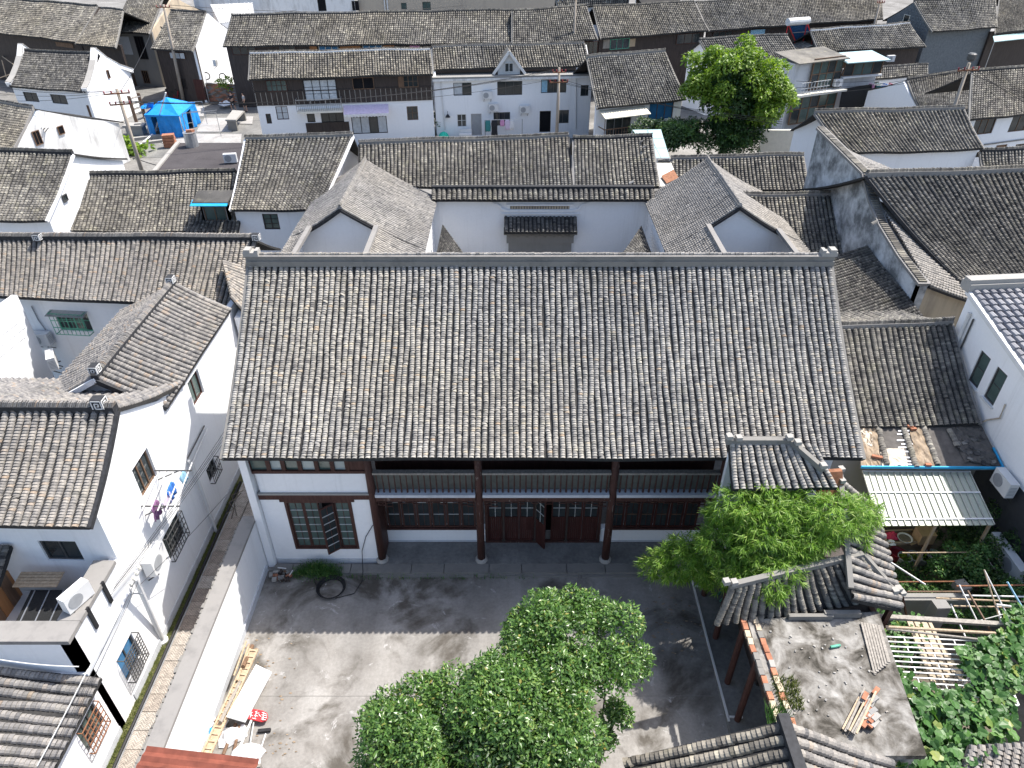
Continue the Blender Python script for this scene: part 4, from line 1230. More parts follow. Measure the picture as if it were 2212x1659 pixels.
# low roof at the bottom-left corner, falling towards the lane
ls = Slope((-13.4, 9.6, 3.45), (-13.4, 5.0, 3.45), (-9.82, 9.75, 2.42), (-9.82, 5.0, 2.42), .04, .02, 52)
lr = thing('low_lane_house', 'low white house with brown tiled roof sloping to the lane at bottom left', 'house', (-11, 8, 0))
dk = tile_slope(ls, lr, 'tile_left', .25, .10, 300, 52, wob=.03, slip=.05)
fcW = Face((LX, 4.5), (LX, 9.75))
wF, wG = (4.0, 4.75, .55, 1.55), (2.2, 3.1, .65, 1.65)
def win_w(u, v, wd, ht):
    s, z = fcW.px(u, v); return (s - wd / 2, s + wd / 2, z - ht / 2, z + ht / 2)
wF, wG = win_w(197, 1571, .8, .9), (4.35, 5.1, .75, 1.6)
m = MB(); wall_mesh(m, fcW, 0, 2.35, [wF], depth=.12); m.build('wall', 'white', lr)
m = MB(); slab(m, fcW, 0, fcW.L, 0, .25, .003, .03); m.build('wall_foot', 'plaster_base', lr)
window(lr, fcW, wF, 'dark_metal', 'glass_green', 3, 1, .1, bars=('rust', .14, 6, 5))
m = MB(); m.box((-10.2, 6.6, 2.55), (.5, 1.6, .5)); m.build('chimney_box', 'white', lr)
m = MB(); m.tube([(-9.98, 7.2, 1.7), (-9.9, 7.05, 1.85), (-9.98, 6.9, 2.0), (-10.02, 7.05, 1.85), (-9.98, 7.2, 1.7)], .02, 6); tag(m.build('cable_ring', 'grey_paint'), 'ring of cable hung on the low lane house wall', 'cable')
# window above the grass on the parapet wall
fcT2 = Face((LX, 9.76), (LX, 12.2))

# clothes rack on poles under the upper lane window
rk = thing('drying_rack', 'white pole drying rack jutting from the upper lane wall window', 'drying rack', fcL.pt(*sL(325, 1065), 0))
s0, zc = sL(322, 1060)
for i, (s_, z_) in enumerate(((s0 - .55, zc - .05), (s0 + .55, zc + .25))):
    m = MB(); m.bar(fcL.pt(s_, z_, 0), fcL.pt(s_, z_, 1.05), .03, .03); m.bar(fcL.pt(s_, z_ - .35, 0), fcL.pt(s_, z_, .7), .025, .025); m.build('bracket', 'dark_metal', rk)
for i in range(5):
    m = MB(); o_ = .12 + i * .21; m.bar(fcL.pt(s0 - .75, zc - .02, o_), fcL.pt(s0 + .85, zc + .28, o_), .025, .025); m.build('pole', 'white_paint', rk)
def cloth(p, d, wd, ht, label, mat, cat='clothing'):
    """a garment hung over a line: shoulders, body with folds and a ragged hem, real thickness"""
    p, d = Vector(p), Vector(d).normalized()
    nrm = d.cross(UPV).normalized()
    m = MB(); n_ = 7
    ph = random.uniform(0, 6)
    front, back = [], []
    rows = 5
    for j in range(rows + 1):
        z = -ht * j / rows
        ww = wd * (1.0 if j else .8) * (1 + .08 * math.sin(j * 1.7 + ph))
        for i in range(n_ + 1):
            x = (i / n_ - .5) * ww
            o_ = .02 * math.sin(i * 1.9 + ph + j * .6) * (1 + j * .3)
            zz = z + (.03 * math.sin(i * 2.3 + ph) if j == rows else 0)
            front.append(p + d * x + nrm * (o_ + .012) + UPV * zz); back.append(p + d * x + nrm * (o_ - .012) + UPV * zz)
    k = n_ + 1; f = []
    o_ = len(front)
    for j in range(rows):
        for i in range(n_):
            a = j * k + i
            f.append((a, a + 1, a + 1 + k, a + k)); f.append((a + o_, a + k + o_, a + 1 + k + o_, a + 1 + o_))
    for i in range(n_):
        f.append((i, i + o_, i + 1 + o_, i + 1)); a = rows * k + i; f.append((a, a + 1, a + 1 + o_, a + o_))
    for j in range(rows):
        a = j * k; f.append((a, a + k, a + k + o_, a + o_)); a = j * k + n_; f.append((a, a + o_, a + k + o_, a + k))
    m.add(front + back, f)
    return tag(m.build('garment', mat, None, True), label, cat)
cloth(fcL.pt(s0 + .1, zc + .1, .54), fcL.u, .42, .45, 'blue and white patterned garment on the lane wall drying rack', 'blue_cloth')
cloth(fcL.pt(s0 + .55, zc + .2, .75), fcL.u, .3, .4, 'bright blue garment at the outer end of the lane wall rack', 'curtain_blue')
cloth(fcL.pt(s0 - .25, zc + .05, .54), fcL.u, .45, .4, 'pale lilac garment in the middle of the lane wall rack', 'lilac_cloth')
cloth(fcL.pt(s0 - .5, zc, .33), fcL.u, .38, .5, 'dark purple flowered garment nearest the lane wall', 'purple_cloth')
# service pole in the lane: white pipe with insulators
pp0, pp1 = at(352, 1385, 0), atX(292, 1250, -9.75)
sp = thing('cable_pipe_pole', 'leaning white pipe post carrying cables beside the lane wall', 'post', pp0)
m = MB(); m.tube([pp0, pp1], .07, 10); m.build('pole', 'white_paint', sp)
m = MB(); m.lathe(pp0, [(.16, 0), (.16, .06), (.12, .1)], 10); m.build('base', 'white_paint', sp)
m = MB(); m.bar(pp1 + Vector((0, -.25, 0)), pp1 + Vector((0, .35, 0)), .05, .05); m.bar(pp1 + Vector((0, 0, -.6)), fcL.pt((pp1.y - 12.2), pp1.z - .6, 0), .03, .03); m.build('cross_arm', 'grey_paint', sp)
for i in range(4):
    m = MB(); m.lathe(pp1 + Vector((0, -.22 + i * .17, .02)), [(.03, 0), (.045, .03), (.03, .06), (.045, .09), (.02, .12)], 8); m.build('insulator', 'cream', sp)
ac(fcL.pt(*sL(322, 1222), .24), math.atan2(1, 0), 'white air conditioner on brackets low on the lane wall under the drying rack')

# ---- wires: one helper, slack like a rope
def wire(a, b, sag, r=.012, n_=10):
    a, b = Vector(a), Vector(b)
    return [a.lerp(b, i / n_) - UPV * (sag * 4 * (i / n_) * (1 - i / n_)) for i in range(n_ + 1)]
def wire_obj(a, b, sag, label, mat='black', r=.012, name='cable'):
    m = MB(); m.tube(wire(a, b, sag), r, 5); return tag(m.build(name, mat), label, 'cable', 'overhead cables')
for i, (du, dv, nm) in enumerate(((0, 0, 'lowest'), (3, -8, 'second'), (6, -14, 'third'), (9, -22, 'topmost'))):
    wire_obj(atX(240 + du, 1285 + dv, -9.9), atX(487, 950 + dv, -9.45), .08, f'black cable along the lane wall, {nm} of the four', r=.007)
wire_obj(atX(292, 1255, -9.7), atX(95, 1655, -9.3), .05, 'dark cable running from the pipe post over the brown roof, left one', r=.007)
wire_obj(atX(298, 1258, -9.7), atX(110, 1655, -9.2), .05, 'dark cable running from the pipe post over the brown roof, right one', r=.007)
wire_obj(atX(304, 1262, -9.7), atX(490, 1068, -8.9), .06, 'cable rising from the pipe post to the hall corner', r=.007)
wire_obj(atX(0, 1425, -11.5), atX(170, 1440, -9.9), .06, 'white cable sagging across the front of the terrace parapet', 'white_paint', .012)
wire_obj(atX(190, 1445, -9.9), atX(80, 1655, -10.0), .02, 'pale cable lying across the brown tiled low roof', 'muntin', .014)

# ---------------------------------------------------------------- the courtyard house behind the hall
def wing(name, label, Yb, Yf, Xr, zr, Xi, zi, Xo, zo, Xmid_f, seed, side):
    """wing with a north-south ridge; the inner and outer slopes run on past the gable"""
    root = thing(name, label, 'house', (Xr, (Yb + Yf) / 2, 0))
    Yend = Yf - 3.2
    def slope(P, sd, nm, n_):
        s_ = Slope(*P, .10, .01, sd); d_ = tile_slope(s_, root, 'tile_pale', .185, .105, n_, sd, nm); return s_, d_
    if side > 0:        # inner slope on the right
        si, di = slope(((Xr, Yb, zr), (Xr, Yf, zr), (Xi, Yb, zi), (Xi, Yf, zi)), seed, 'roof', 300)
        so, do = slope(((Xr, Yf, zr), (Xr, Yb, zr), (Xo, Yf, zo), (Xo, Yb, zo)), seed + 1, 'outer_roof', 150)
    else:
        si, di = slope(((Xr, Yf, zr), (Xr, Yb, zr), (Xi, Yf, zi), (Xi, Yb, zi)), seed, 'roof', 300)
        so, do = slope(((Xr, Yb, zr), (Xr, Yf, zr), (Xo, Yb, zo), (Xo, Yf, zo)), seed + 1, 'outer_roof', 150)
    ridge_on(si, di, 'tile', .12, .18, cap_mat='tile_pale')
    # lower aprons in front of the gable
    k = .42
    def mixp(a, b, t): return Vector(a).lerp(Vector(b), t)
    hi_b, hi_f = mixp((Xr, Yf, zr), (Xi, Yf, zi), k), mixp((Xr, Yend, zr), (Xi, Yend, zi), k)
    hi_b.z -= .07; hi_f.z -= .07
    P = (hi_b, hi_f, (Xi, Yf, zi), (Xi, Yend, zi)) if side > 0 else (hi_f, hi_b, (Xi, Yend, zi), (Xi, Yf, zi))
    sa, da = slope(P, seed + 2, 'apron_roof', 150)
    m = MB(); m.bar(hi_b + UPV * .06, hi_f + UPV * .06, .22, .18); m.build('apron_ridge', 'coping', da)
    ho_b, ho_f = mixp((Xr, Yf, zr), (Xo, Yf, zo), .62), mixp((Xr, Yend, zr), (Xo, Yend, zo), .62)
    ho_b.z -= .07; ho_f.z -= .07
    P = (ho_f, ho_b, (Xo, Yend, zo), (Xo, Yf, zo)) if side > 0 else (ho_b, ho_f, (Xo, Yf, zo), (Xo, Yend, zo))
    sb, db = slope(P, seed + 3, 'apron_roof', 80)
    m = MB(); m.bar(ho_b + UPV * .06, ho_f + UPV * .06, .20, .16); m.build('apron_ridge', 'coping', db)
    # gable wall and verge
    Yg = Yf + .12
    m = MB(); m.prism([(min(Xo, Xi) + .4, Yg, 0), (max(Xo, Xi) - .4, Yg, 0), (max(Xo, Xi) - .4, Yg, (zi if Xi > Xo else zo) - .0), (Xr, Yg, zr - .12), (min(Xo, Xi) + .4, Yg, (zi if Xi < Xo else zo) - .0)], (0, .22, 0)); m.build('gable_wall', 'white', root)
    for s_, d_, sd in ((si, di, 1 if side > 0 else 0), (so, do, 0 if side > 0 else 1)):
        verge_on(s_, d_, sd, 'black_ridge', .10, .10, .10); verge_on(s_, d_, 1 - sd, 'coping', .12, .14)
    m = MB()
    xi = Xi - .35 * side
    m.box((xi, (Yb + Yend) / 2, zi / 2), (.2, Yb - Yend - .3, zi)); m.build('inner_wall', 'white', root)
    xo = Xo + .3 * side
    m = MB(); m.box((xo, (Yb + Yend) / 2, zo / 2), (.2, Yb - Yend - .3, zo)); m.build('outer_wall', 'white', root)
    return root
wing('left_wing', 'pale tiled wing with white gable on the left of the inner courtyard', 37.2, 30.5, -7.72, 5.9, -4.05, 3.85, -10.15, 4.5, 0, 101, 1)
wing('right_wing', 'grey tiled wing with white gable on the right of the inner courtyard', 37.2, 30.6, 10.25, 5.95, 7.15, 3.85, 13.4, 4.2, 0, 111, -1)
# back wall with tiled coping, gate hood over carved brickwork
bw = thing('courtyard_back_wall', 'tall white courtyard wall with tiled coping and moulded panel over the gate', 'wall', (1.5, 36.8, 0))
WY = 36.75
fcK = Face((-4.3, WY), (7.6, WY))
m = MB(); wall_mesh(m, fcK, 0, 3.98, [], back=.3); m.build('wall', 'white', bw)
wc = Slope((-4.3, WY + .28, 4.42), (7.6, WY + .28, 4.42), (-4.3, WY - .30, 4.02), (7.6, WY - .30, 4.02), 0, .006, 121)
dk = tile_slope(wc, bw, 'tile_old', .27, .12, 130, 121, 'coping_roof')
m = MB(); m.bar((-4.3, WY + .3, 4.5), (7.6, WY + .3, 4.5), .26, .18); m.build('coping_ridge', 'black_ridge', bw)
# moulded panel: horns at both ends, slit of lattice between
for z0, z1, x0, x1 in ((3.62, 3.70, -.3, 3.3), (3.30, 3.38, -.5, 3.6), (3.14, 3.18, -.6, 3.7)):
    m = MB(); slab(m, fcK, x0 + 4.3, x1 + 4.3, z0, z1, .003, .10); m.build('moulding', 'white', bw)
m = MB(); slab(m, fcK, 4.2, 7.4, 3.42, 3.58, .003, .03); m.build('lattice_slit', 'plaster_tan', bw)
for k_ in range(22):
    m = MB(); slab(m, fcK, 4.22 + k_ * .145, 4.26 + k_ * .145, 3.43, 3.57, .031, .05); m.build('lattice_bar', 'dark_metal', bw)
for sx, x0 in ((-1, -.35), (1, 3.4)):
    m = MB(); pts = [fcK.pt(x0 + 4.3, 3.40, .08), fcK.pt(x0 + 4.3 + sx * .22, 3.44, .08), fcK.pt(x0 + 4.3 + sx * .30, 3.62, .08), fcK.pt(x0 + 4.3 + sx * .55, 3.74, .08), fcK.pt(x0 + 4.3 + sx * .72, 3.80, .10)]
    m.tube(pts, .06, 6, .03); m.build('horn', 'white', bw)
gt = thing('gate_hood', 'small dark tiled gate hood on carved brick brackets against the white wall', 'gate', (1.5, 36.3, 0))
gs = Slope((-.42, WY - .02, 2.98), (3.52, WY - .02, 2.98), (-.42, WY - .85, 2.42), (3.52, WY - .85, 2.42), .03, .004, 122)
tile_slope(gs, gt, 'tile_dark', .215, .10, 150, 122)
m = MB(); slab(m, fcK, 3.85, 7.85, 2.16, 2.36, .003, .6); m.build('cornice', 'stone', gt)
m = MB(); slab(m, fcK, 4.0, 7.7, 1.55, 2.0, .003, .30); m.build('brick_band', 'plaster_grey', gt)
for k_ in range(8):
    m = MB(); x = 4.15 + k_ * .49; slab(m, fcK, x - .07, x + .07, 1.98, 2.16, .05, .48); slab(m, fcK, x - .13, x + .13, 2.07, 2.16, .05, .53); m.build('bracket', 'stone', gt)
for k_ in range(7):
    m = MB(); m.lathe(fcK.pt(4.4 + k_ * .49, 2.06, .31), [(.07, 0), (.07, .03), (.04, .04)], 10, (0, -1, 0)); m.build('boss', 'stone', gt)
m = MB(); slab(m, fcK, 4.1, 7.6, 0, 1.55, .003, .18); m.build('brick_front', 'plaster_grey', gt)
# low corner roofs in the courtyard
for nm, P, sd, lab in (('corner_roof', ((-3.7, 31.4, 3.0), (-3.7, 35.6, 3.0), (-3.72, 31.2, 2.95), (-1.9, 32.0, 2.2)), 131, 'dark mossy corner roof left of the inner courtyard gate'),
                       ('corner_roof', ((6.85, 35.4, 3.0), (6.85, 31.2, 3.0), (5.0, 32.0, 2.2), (6.9, 31.0, 2.95)), 132, 'dark mossy corner roof right of the inner courtyard gate')):
    r_ = thing(nm, lab, 'roof', P[0]); s_ = Slope(*P, .0, .01, sd); tile_slope(s_, r_, 'tile_dark', .2, .11, 60, sd)
k = MB(); k.box((1.5, 31, .02), (12, 11.3, .06)); struct(k.build('inner_courtyard', 'porch'))
# rear row behind the wall
ra = house('rear_left_house', 'grey tiled house with one dark square window left of the inner courtyard', (530, 300), (763, 293), 6.75, (497, 453), (690, 453), 4.3, sides='fr', ov=.3, seed=61, verge='white', wall='white', mat='tile_old', pitch=.19,
           wins=[('f', (565, 462, 606, 496), dict(frame='dark_wood', nx=2, ny=3, pane='glass_green'))])
m = MB(); fa = ra['faces']['f']; slab(m, fa, -.1, fa.L, ra['ztf'] - .12, ra['ztf'] - .02, .003, .12); m.build('eave_moulding', 'white', ra['root'])
house('rear_row_house', 'long grey tiled roof behind the courtyard back wall', (776, 312), (1228, 297), 6.05, (776, 406), (1235, 404), 4.45, sides='', seed=62, mat='tile_old', pitch=.205, verge='black_ridge', ridge='tile', rh=.2)
house('rear_short_house', 'short grey tiled roof right of the long rear roof, loose tiles on it', (1238, 302), (1408, 296), 6.15, (1240, 405), (1425, 403), 4.45, sides='', seed=63, mat='tile_old', pitch=.21, ridge='dark', verge='coping')
def loose_tiles(spots, z, group, mat='tile_pale'):
    for i, (u, v, zz, lab) in enumerate(spots):
        p = at(u, v, zz); m = MB(); q = random.uniform(.8, 1.1)
        ang = np.linspace(-1, 1, 5); a0 = random.uniform(0, 3)
        rot = Matrix.Rotation(a0, 3, 'Z') @ Matrix.Rotation(R(-28), 3, 'X')
        top = [p + rot @ Vector((.12 * math.sin(t), y, .12 * math.cos(t) - .03)) * q for y in (-.12, .12) for t in ang]
        low = [t_ - UPV * .025 for t_ in top]
        f = [(i_, i_ + 1, i_ + 6, i_ + 5) for i_ in range(4)]; f += [(a + 10, d + 10, c + 10, b + 10) for a, b, c, d in f[:]]
        f += [(i_, i_ + 10, i_ + 11, i_ + 1) for i_ in range(4)] + [(i_ + 5, i_ + 6, i_ + 16, i_ + 15) for i_ in range(4)] + [(0, 5, 15, 10), (4, 14, 19, 9)]
        m.add(top + low, f); tag(m.build('loose_tile', mat), lab, 'tile', group)
loose_tiles([(1388, 306, 6.05, 'loose tile at the top right of the short rear roof'), (1393, 318, 5.9, 'loose tile below the top one on the short rear roof'), (1402, 331, 5.7, 'loose tile near the right edge of the short rear roof'), (1365, 395, 4.85, 'single pale tile lying low on the short rear roof'),
             (1889, 482, 6.35, 'round pale stone lying high on the dark right roof')], 0, 'loose tiles on roofs')
rs = thing('rusty_sheet_roof', 'rust-stained white sheet roof beside the short rear roof', 'roof', at(1440, 380, 4.2))
m = MB(); P = [at(1418, 352, 4.6), at(1450, 352, 4.6), at(1468, 398, 4.2), at(1425, 403, 4.2)]
m.prism(P, (0, 0, -.08)); m.build('sheet', 'cream', rs)
k = MB(); k.add([at(1428, 380, 4.45), at(1455, 366, 4.52), at(1466, 384, 4.36), at(1440, 396, 4.32)], [(0, 1, 2, 3)]); k.build('rust_patch', 'rust', rs)
house('rear_right_house', 'low grey tiled roof peeping over the right wing', (1450, 343), (1735, 337), 4.75, (1450, 412), (1750, 412), 3.5, sides='', seed=64, mat='tile_old', pitch=.21)
house('stained_roof_house', 'grey tiled roof half in shadow left of the mouldy fire wall', (1600, 424), (1842, 420), 5.0, (1625, 560), (1868, 556), 3.05, sides='', seed=65, mat='tile_old', pitch=.2)
# glass canopy over the passage
gc = thing('glass_canopy', 'pale green glass sheet canopy beside the garden trees', 'canopy', at(1410, 310, 3.6))
P = [at(1366, 280, 4.3), at(1428, 279, 4.3), at(1447, 341, 3.5), at(1408, 341, 3.5)]
for i in range(3):
    for j in range(2):
        a = P[0].lerp(P[3], i / 3).lerp(P[1].lerp(P[2], i / 3), j / 2); b = P[0].lerp(P[3], i / 3).lerp(P[1].lerp(P[2], i / 3), (j + 1) / 2)
        c = P[0].lerp(P[3], (i + 1) / 3).lerp(P[1].lerp(P[2], (i + 1) / 3), (j + 1) / 2); d = P[0].lerp(P[3], (i + 1) / 3).lerp(P[1].lerp(P[2], (i + 1) / 3), j / 2)
        k = MB(); k.prism([a.lerp(c, .02), b.lerp(d, .02), c.lerp(a, .02), d.lerp(b, .02)], (0, 0, -.03)); k.build('pane', 'glass_sheet', gc)
for i in range(4):
    k = MB(); k.bar(P[0].lerp(P[3], i / 3) - UPV * .05, P[1].lerp(P[2], i / 3) - UPV * .05, .05, .06); k.build('rail', 'white_paint', gc)
for q in P:
    k = MB(); k.bar((q.x, q.y, 0), q - UPV * .08, .06, .06, up=(1, 0, 0)); k.build('post', 'white_paint', gc)

# ---------------------------------------------------------------- left middle houses
lb = house('dormer_house', 'broad brown-grey tiled roof with a blue-topped dormer left of the courtyard', (166, 379), (510, 373), 5.1, (135, 500), (500, 500), 3.2, sides='f', seed=71, mat='tile_old', pitch=.19, ridge='dark')
dz = thing('dormer', 'x y z w', 'dormer') if False else None
dm = MB(); p0 = at(440, 462, 3.9)
fd = Face((p0.x - .05, p0.y - .1), (p0.x + 1.35, p0.y - .1))
r_ = (.12, 1.25, 3.55, 4.45)
wall_mesh(dm, fd, 3.0, 4.6, [r_], depth=.1); dm.prism([fd.pt(fd.L, 3.0), fd.pt(fd.L, 4.6), fd.pt(fd.L, 4.6, -1.6), fd.pt(fd.L, 3.6, -1.6)], (-.1, 0, 0)); dm.prism([fd.pt(0, 3.0), fd.pt(0, 4.6), fd.pt(0, 4.6, -1.6), fd.pt(0, 3.6, -1.6)], (.1, 0, 0)); dm.build('dormer', 'plaster_grey', lb['root'])
window(lb['root'], fd, r_, 'brown_wood', 'glass_green', 2, 1, .08)
m = MB(); m.hexa([fd.pt(-.2, 4.6, .35), fd.pt(1.6, 4.6, .35), fd.pt(1.6, 4.85, -.7), fd.pt(-.2, 4.85, -.7), fd.pt(-.2, 4.68, .35), fd.pt(1.6, 4.68, .35), fd.pt(1.6, 4.93, -.7), fd.pt(-.2, 4.93, -.7)]); m.build('dormer_roof', 'tile_dark', lb['root'])
m = MB(); m.hexa([fd.pt(-.25, 4.55, .55), fd.pt(1.6, 4.55, .55), fd.pt(1.6, 4.70, .10), fd.pt(-.25, 4.70, .10), fd.pt(-.25, 4.58, .55), fd.pt(1.6, 4.58, .55), fd.pt(1.6, 4.73, .10), fd.pt(-.25, 4.73, .10)]); m.build('dormer_hood', 'blue_sheet', lb['root'])
das = Slope(fd.pt(-.6, 3.55, .05), fd.pt(1.9, 3.55, .05), fd.pt(-.9, 3.0, .95), fd.pt(1.9, 3.0, .95), .0, .01, 72)
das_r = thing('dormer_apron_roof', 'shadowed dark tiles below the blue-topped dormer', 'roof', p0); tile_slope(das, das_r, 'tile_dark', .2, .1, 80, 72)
la = house('white_gable_house', 'tiled house with white gable at the left edge behind the long roof', (-60, 327), (157, 331), 6.6, (-110, 476), (100, 476), 4.45, sides='fr', seed=73, mat='tile_old', pitch=.19, ridge='dark', verge='white', run_b=4.5, ze_b=4.9, wall='white',
           wins=[('r', (131, 423, 146, 432), dict(frame='dark_metal', nx=1, ny=1))])
house('stained_gable_house', 'tiled house whose white gable is blotched and has a broken awning', (-60, 214), (72, 234), 5.4, (-110, 305), (28, 322), 3.6, sides='fr', seed=74, mat='tile_old', run_b=6.5, ze_b=2.9, wall='white_old', verge='coping',
      wins=[('r', (222 / 4 * 1.0 + 167 - 222 / 4, 0, 1, 1), {})] if False else [('r', (121, 274, 140, 288), dict(frame='brown_wood', nx=1, ny=1, pane='dark_void')), ('r', (66, 285, 93, 310), dict(frame='brown_wood', nx=2, ny=1, pane='dark_void'))])
aw = thing('broken_awning', 'broken brown slatted awning over the blotched gable window', 'awning', at(80, 285, 3.6))
for i in range(6):
    k = MB(); a = at(62 + i * 7, 285 + (i % 2), 3.9); b = at(68 + i * 7.3, 276, 4.25); k.bar(a, b, .12, .02); k.build('slat', 'grey_wood', aw)
for u in (66, 100):
    k = MB(); k.bar(at(u, 286, 3.85), at(u - 2, 300, 3.35), .05, .05); k.build('prop', 'grey_wood', aw)
l0 = house('horse_head_house', 'white house with curled fire gables and dark tiles beside the blue tent', (50, 110), (207, 119), 5.5, (20, 186), (184, 199), 3.4, sides='frl', seed=75, mat='tile_dark', ridge='dark', verge=None, wall='white', os_=.05, ov=.2,
           wins=[('f', (48, 198, 86, 221), dict(frame='dark_metal', nx=2, ny=1)), ('f', (107, 203, 148, 226), dict(frame='dark_metal', nx=2, ny=1)), ('f', (185, 227, 208, 266), dict(frame='brown_wood', nx=1, ny=1, pane='brown_wood')), ('r', (228, 152, 238, 168), dict(frame='brown_wood', nx=1, ny=1, pane='dark_void'))])
for sd in (0, 1):                                       # fire gables: wall rising over the roof, curled at the crest
    sl = l0['sl']; P = [sl.pt(sd, 0, .55), sl.pt(sd, .06, .45), sl.pt(sd, .2, .22), sl.pt(sd, .45, .14), sl.pt(sd, .75, .14), sl.pt(sd, 1.0, .28)]
    sb = l0['slb']; Q = [sb.pt(1 - sd, .06, .5), sb.pt(1 - sd, .25, .25), sb.pt(1 - sd, .6, .15), sb.pt(1 - sd, 1.0, .25)]
    m = MB()
    chain = Q[::-1] + P
    for a, b in zip(chain[:-1], chain[1:]): m.bar(a - UPV * .15, b - UPV * .15 + (b - a).normalized() * .01, .42, .34)
    m.build('fire_gable', 'white', l0['root'])
    m = MB()
    for a, b in zip(chain[:-1], chain[1:]): m.bar(a + UPV * .035, b + UPV * .035 + (b - a).normalized() * .01, .5, .05)
    m.build('gable_coping', 'stone_pale', l0['root'])
# black felt roof with vent pot, and small items
bf = thing('felt_roof_shed', 'flat black felt roof with a tin chimney in front of the blue tent', 'shed', at(430, 340, 0))
P = [at(334, 371, 3.0), at(385, 309, 3.0), at(530, 309, 3.0), at(522, 369, 3.0)]
m = MB(); m.prism(P, (0, 0, -.12)); m.build('flat_roof', 'tar', bf)
m = MB(); m.prism([p + Vector((0, 0, -.12)) for p in P], (0, 0, -2.9)); m.build('wall', 'plaster_grey', bf)
m = MB(); m.bar(P[0] + UPV * .04, P[1] + UPV * .04, .25, .12); m.build('edge_tiles', 'stone_pale', bf)
vp = at(416, 316, 3.0)
ch = thing('tin_chimney', 'round tin chimney with a brick on top standing on the black felt roof', 'chimney', vp)
m = MB(); m.lathe(vp, [(.42, 0), (.40, .9), (.43, .95)], 14); m.build('pot', 'metal', ch)
m = MB(); m.box(vp + Vector((0, 0, 1.03)), (.35, .22, .16), .4); m.box(vp + Vector((.2, .1, 1.02)), (.25, .2, .14), 1.0); m.build('brick', 'brick_red', ch)
ac(at(500, 352, 3.02) + Vector((0, 0, .05)), R(8), 'white air conditioner standing on the black felt roof')

# ---------------------------------------------------------------- the rows at the top of the picture
def panel(root, fc, px4, o0, o1, name, mat):
    r_ = fc.rect(*px4); m = MB(); slab(m, fc, *r_, o0, o1); return m.build(name, mat, root), r_
RW_ = dict(frame='red_wood', pane='glass')
th_ = house('timber_house', 'two-storey house, dark timber upper floor over white walls, lilac awning', (540, 116), (929, 106), 6.95, (537, 172), (935, 160), 5.5, sides='frl', seed=201, mat='tile_old', pitch=.2, ridge='white', rh=.10, wall='white', ov=.5,
            wins=[('f', (594, 230, 625, 258), dict(frame='red_wood', nx=2, ny=2, pane='curtain')), ('f', (573, 246, 588, 267), dict(frame='red_wood', nx=1, ny=2)), ('f', (878, 230, 904, 259), dict(frame='brown_wood', nx=2, ny=2)),
                  ('f', (662, 246, 682, 264), dict(frame='black', nx=1, ny=1)), ('f', (692, 244, 744, 264), dict(frame='black', nx=3, ny=1)), ('f', (758, 253, 838, 287), dict(frame='black', nx=4, ny=1, curtain={0: 'curtain', 1: 'curtain', 3: 'curtain'}))])
f_ = th_['faces']['f']; rt = th_['root']
zb = f_.px(745, 222)[1]; zt = th_['ztf']
m = MB(); slab(m, f_, .02, f_.L - .02, zb, zt, .003, .07); tb = m.build('timber_wall', 'dark_wood', rt)
n_ = 34
for i in range(n_ + 1):
    if i % 1 == 0:
        k = MB(); x = .06 + (f_.L - .12) * i / n_; slab(k, f_, x - .025, x + .025, zb + .02, zb + 1.0, .071, .10); k.build('batten', 'grey_wood', tb)
k = MB(); slab(k, f_, .02, f_.L - .02, zb + .98, zb + 1.05, .071, .13); k.build('rail', 'dark_wood', tb)
for px4, kw in (((573, 173, 622, 196), dict(frame='red_wood', nx=4, ny=2, pane='glass_green')), ((760, 167, 809, 191), dict(frame='brown_wood', nx=2, ny=1, pane='dark_void')), ((859, 163, 904, 187), dict(frame='brown_wood', nx=4, ny=2, curtain={0: 'brown_wood'})), ((654, 172, 731, 216), dict(frame='black', nx=4, ny=3, curtain={0: 'curtain', 1: 'curtain', 2: 'curtain', 3: 'curtain'}))):
    window(rt, f_, f_.rect(*px4), depth=0, proud=.10, **kw)
# balcony with steel rail
a, b = f_.px(645, 236)[0], f_.px(741, 236)[0]; zbal = f_.px(690, 236)[1]
m = MB(); slab(m, f_, a, b, zbal - .06, zbal + .08, .11, .95); bl = m.build('balcony', 'cream', rt)
k = MB()
for q in (0, .33, .66, 1): k.bar(f_.pt(a + (b - a) * q, zbal + .08, .93), f_.pt(a + (b - a) * q, zbal + .95, .93), .04, .04, up=(1, 0, 0))
for z in (.5, .95): k.bar(f_.pt(a, zbal + z, .93), f_.pt(b, zbal + z, .93), .04, .04)
for q in (a, b): k.bar(f_.pt(q, zbal + .95, .1), f_.pt(q, zbal + .95, .93), .04, .04)
k.build('balcony_rail', 'metal', bl)
k = MB()
for i in range(25): k.bar(f_.pt(a + (b - a) * i / 24, zbal + .1, .92), f_.pt(a + (b - a) * i / 24, zbal + .55, .92), .015, .015, up=(1, 0, 0))
k.build('balcony_bars', 'dark_metal', bl)
panel(rt, f_, (660, 266, 758, 298), .003, .05, 'ground_floor_boards', 'dark_wood')
a, b = f_.px(742, 226)[0], f_.px(839, 226)[0]; za = f_.px(790, 226)[1]
aw = thing('lilac_awning', 'faded lilac fabric awning on the timber house', 'awning', f_.pt(a, za, .1))
m = MB(); m.hexa([f_.pt(a, za, .12), f_.pt(b, za, .12), f_.pt(b, za - .45, 1.0), f_.pt(a, za - .45, 1.0), f_.pt(a, za + .03, .12), f_.pt(b, za + .03, .12), f_.pt(b, za - .42, 1.0), f_.pt(a, za - .42, 1.0)]); m.build('canvas', 'lilac_cloth', aw)
n_ = 14
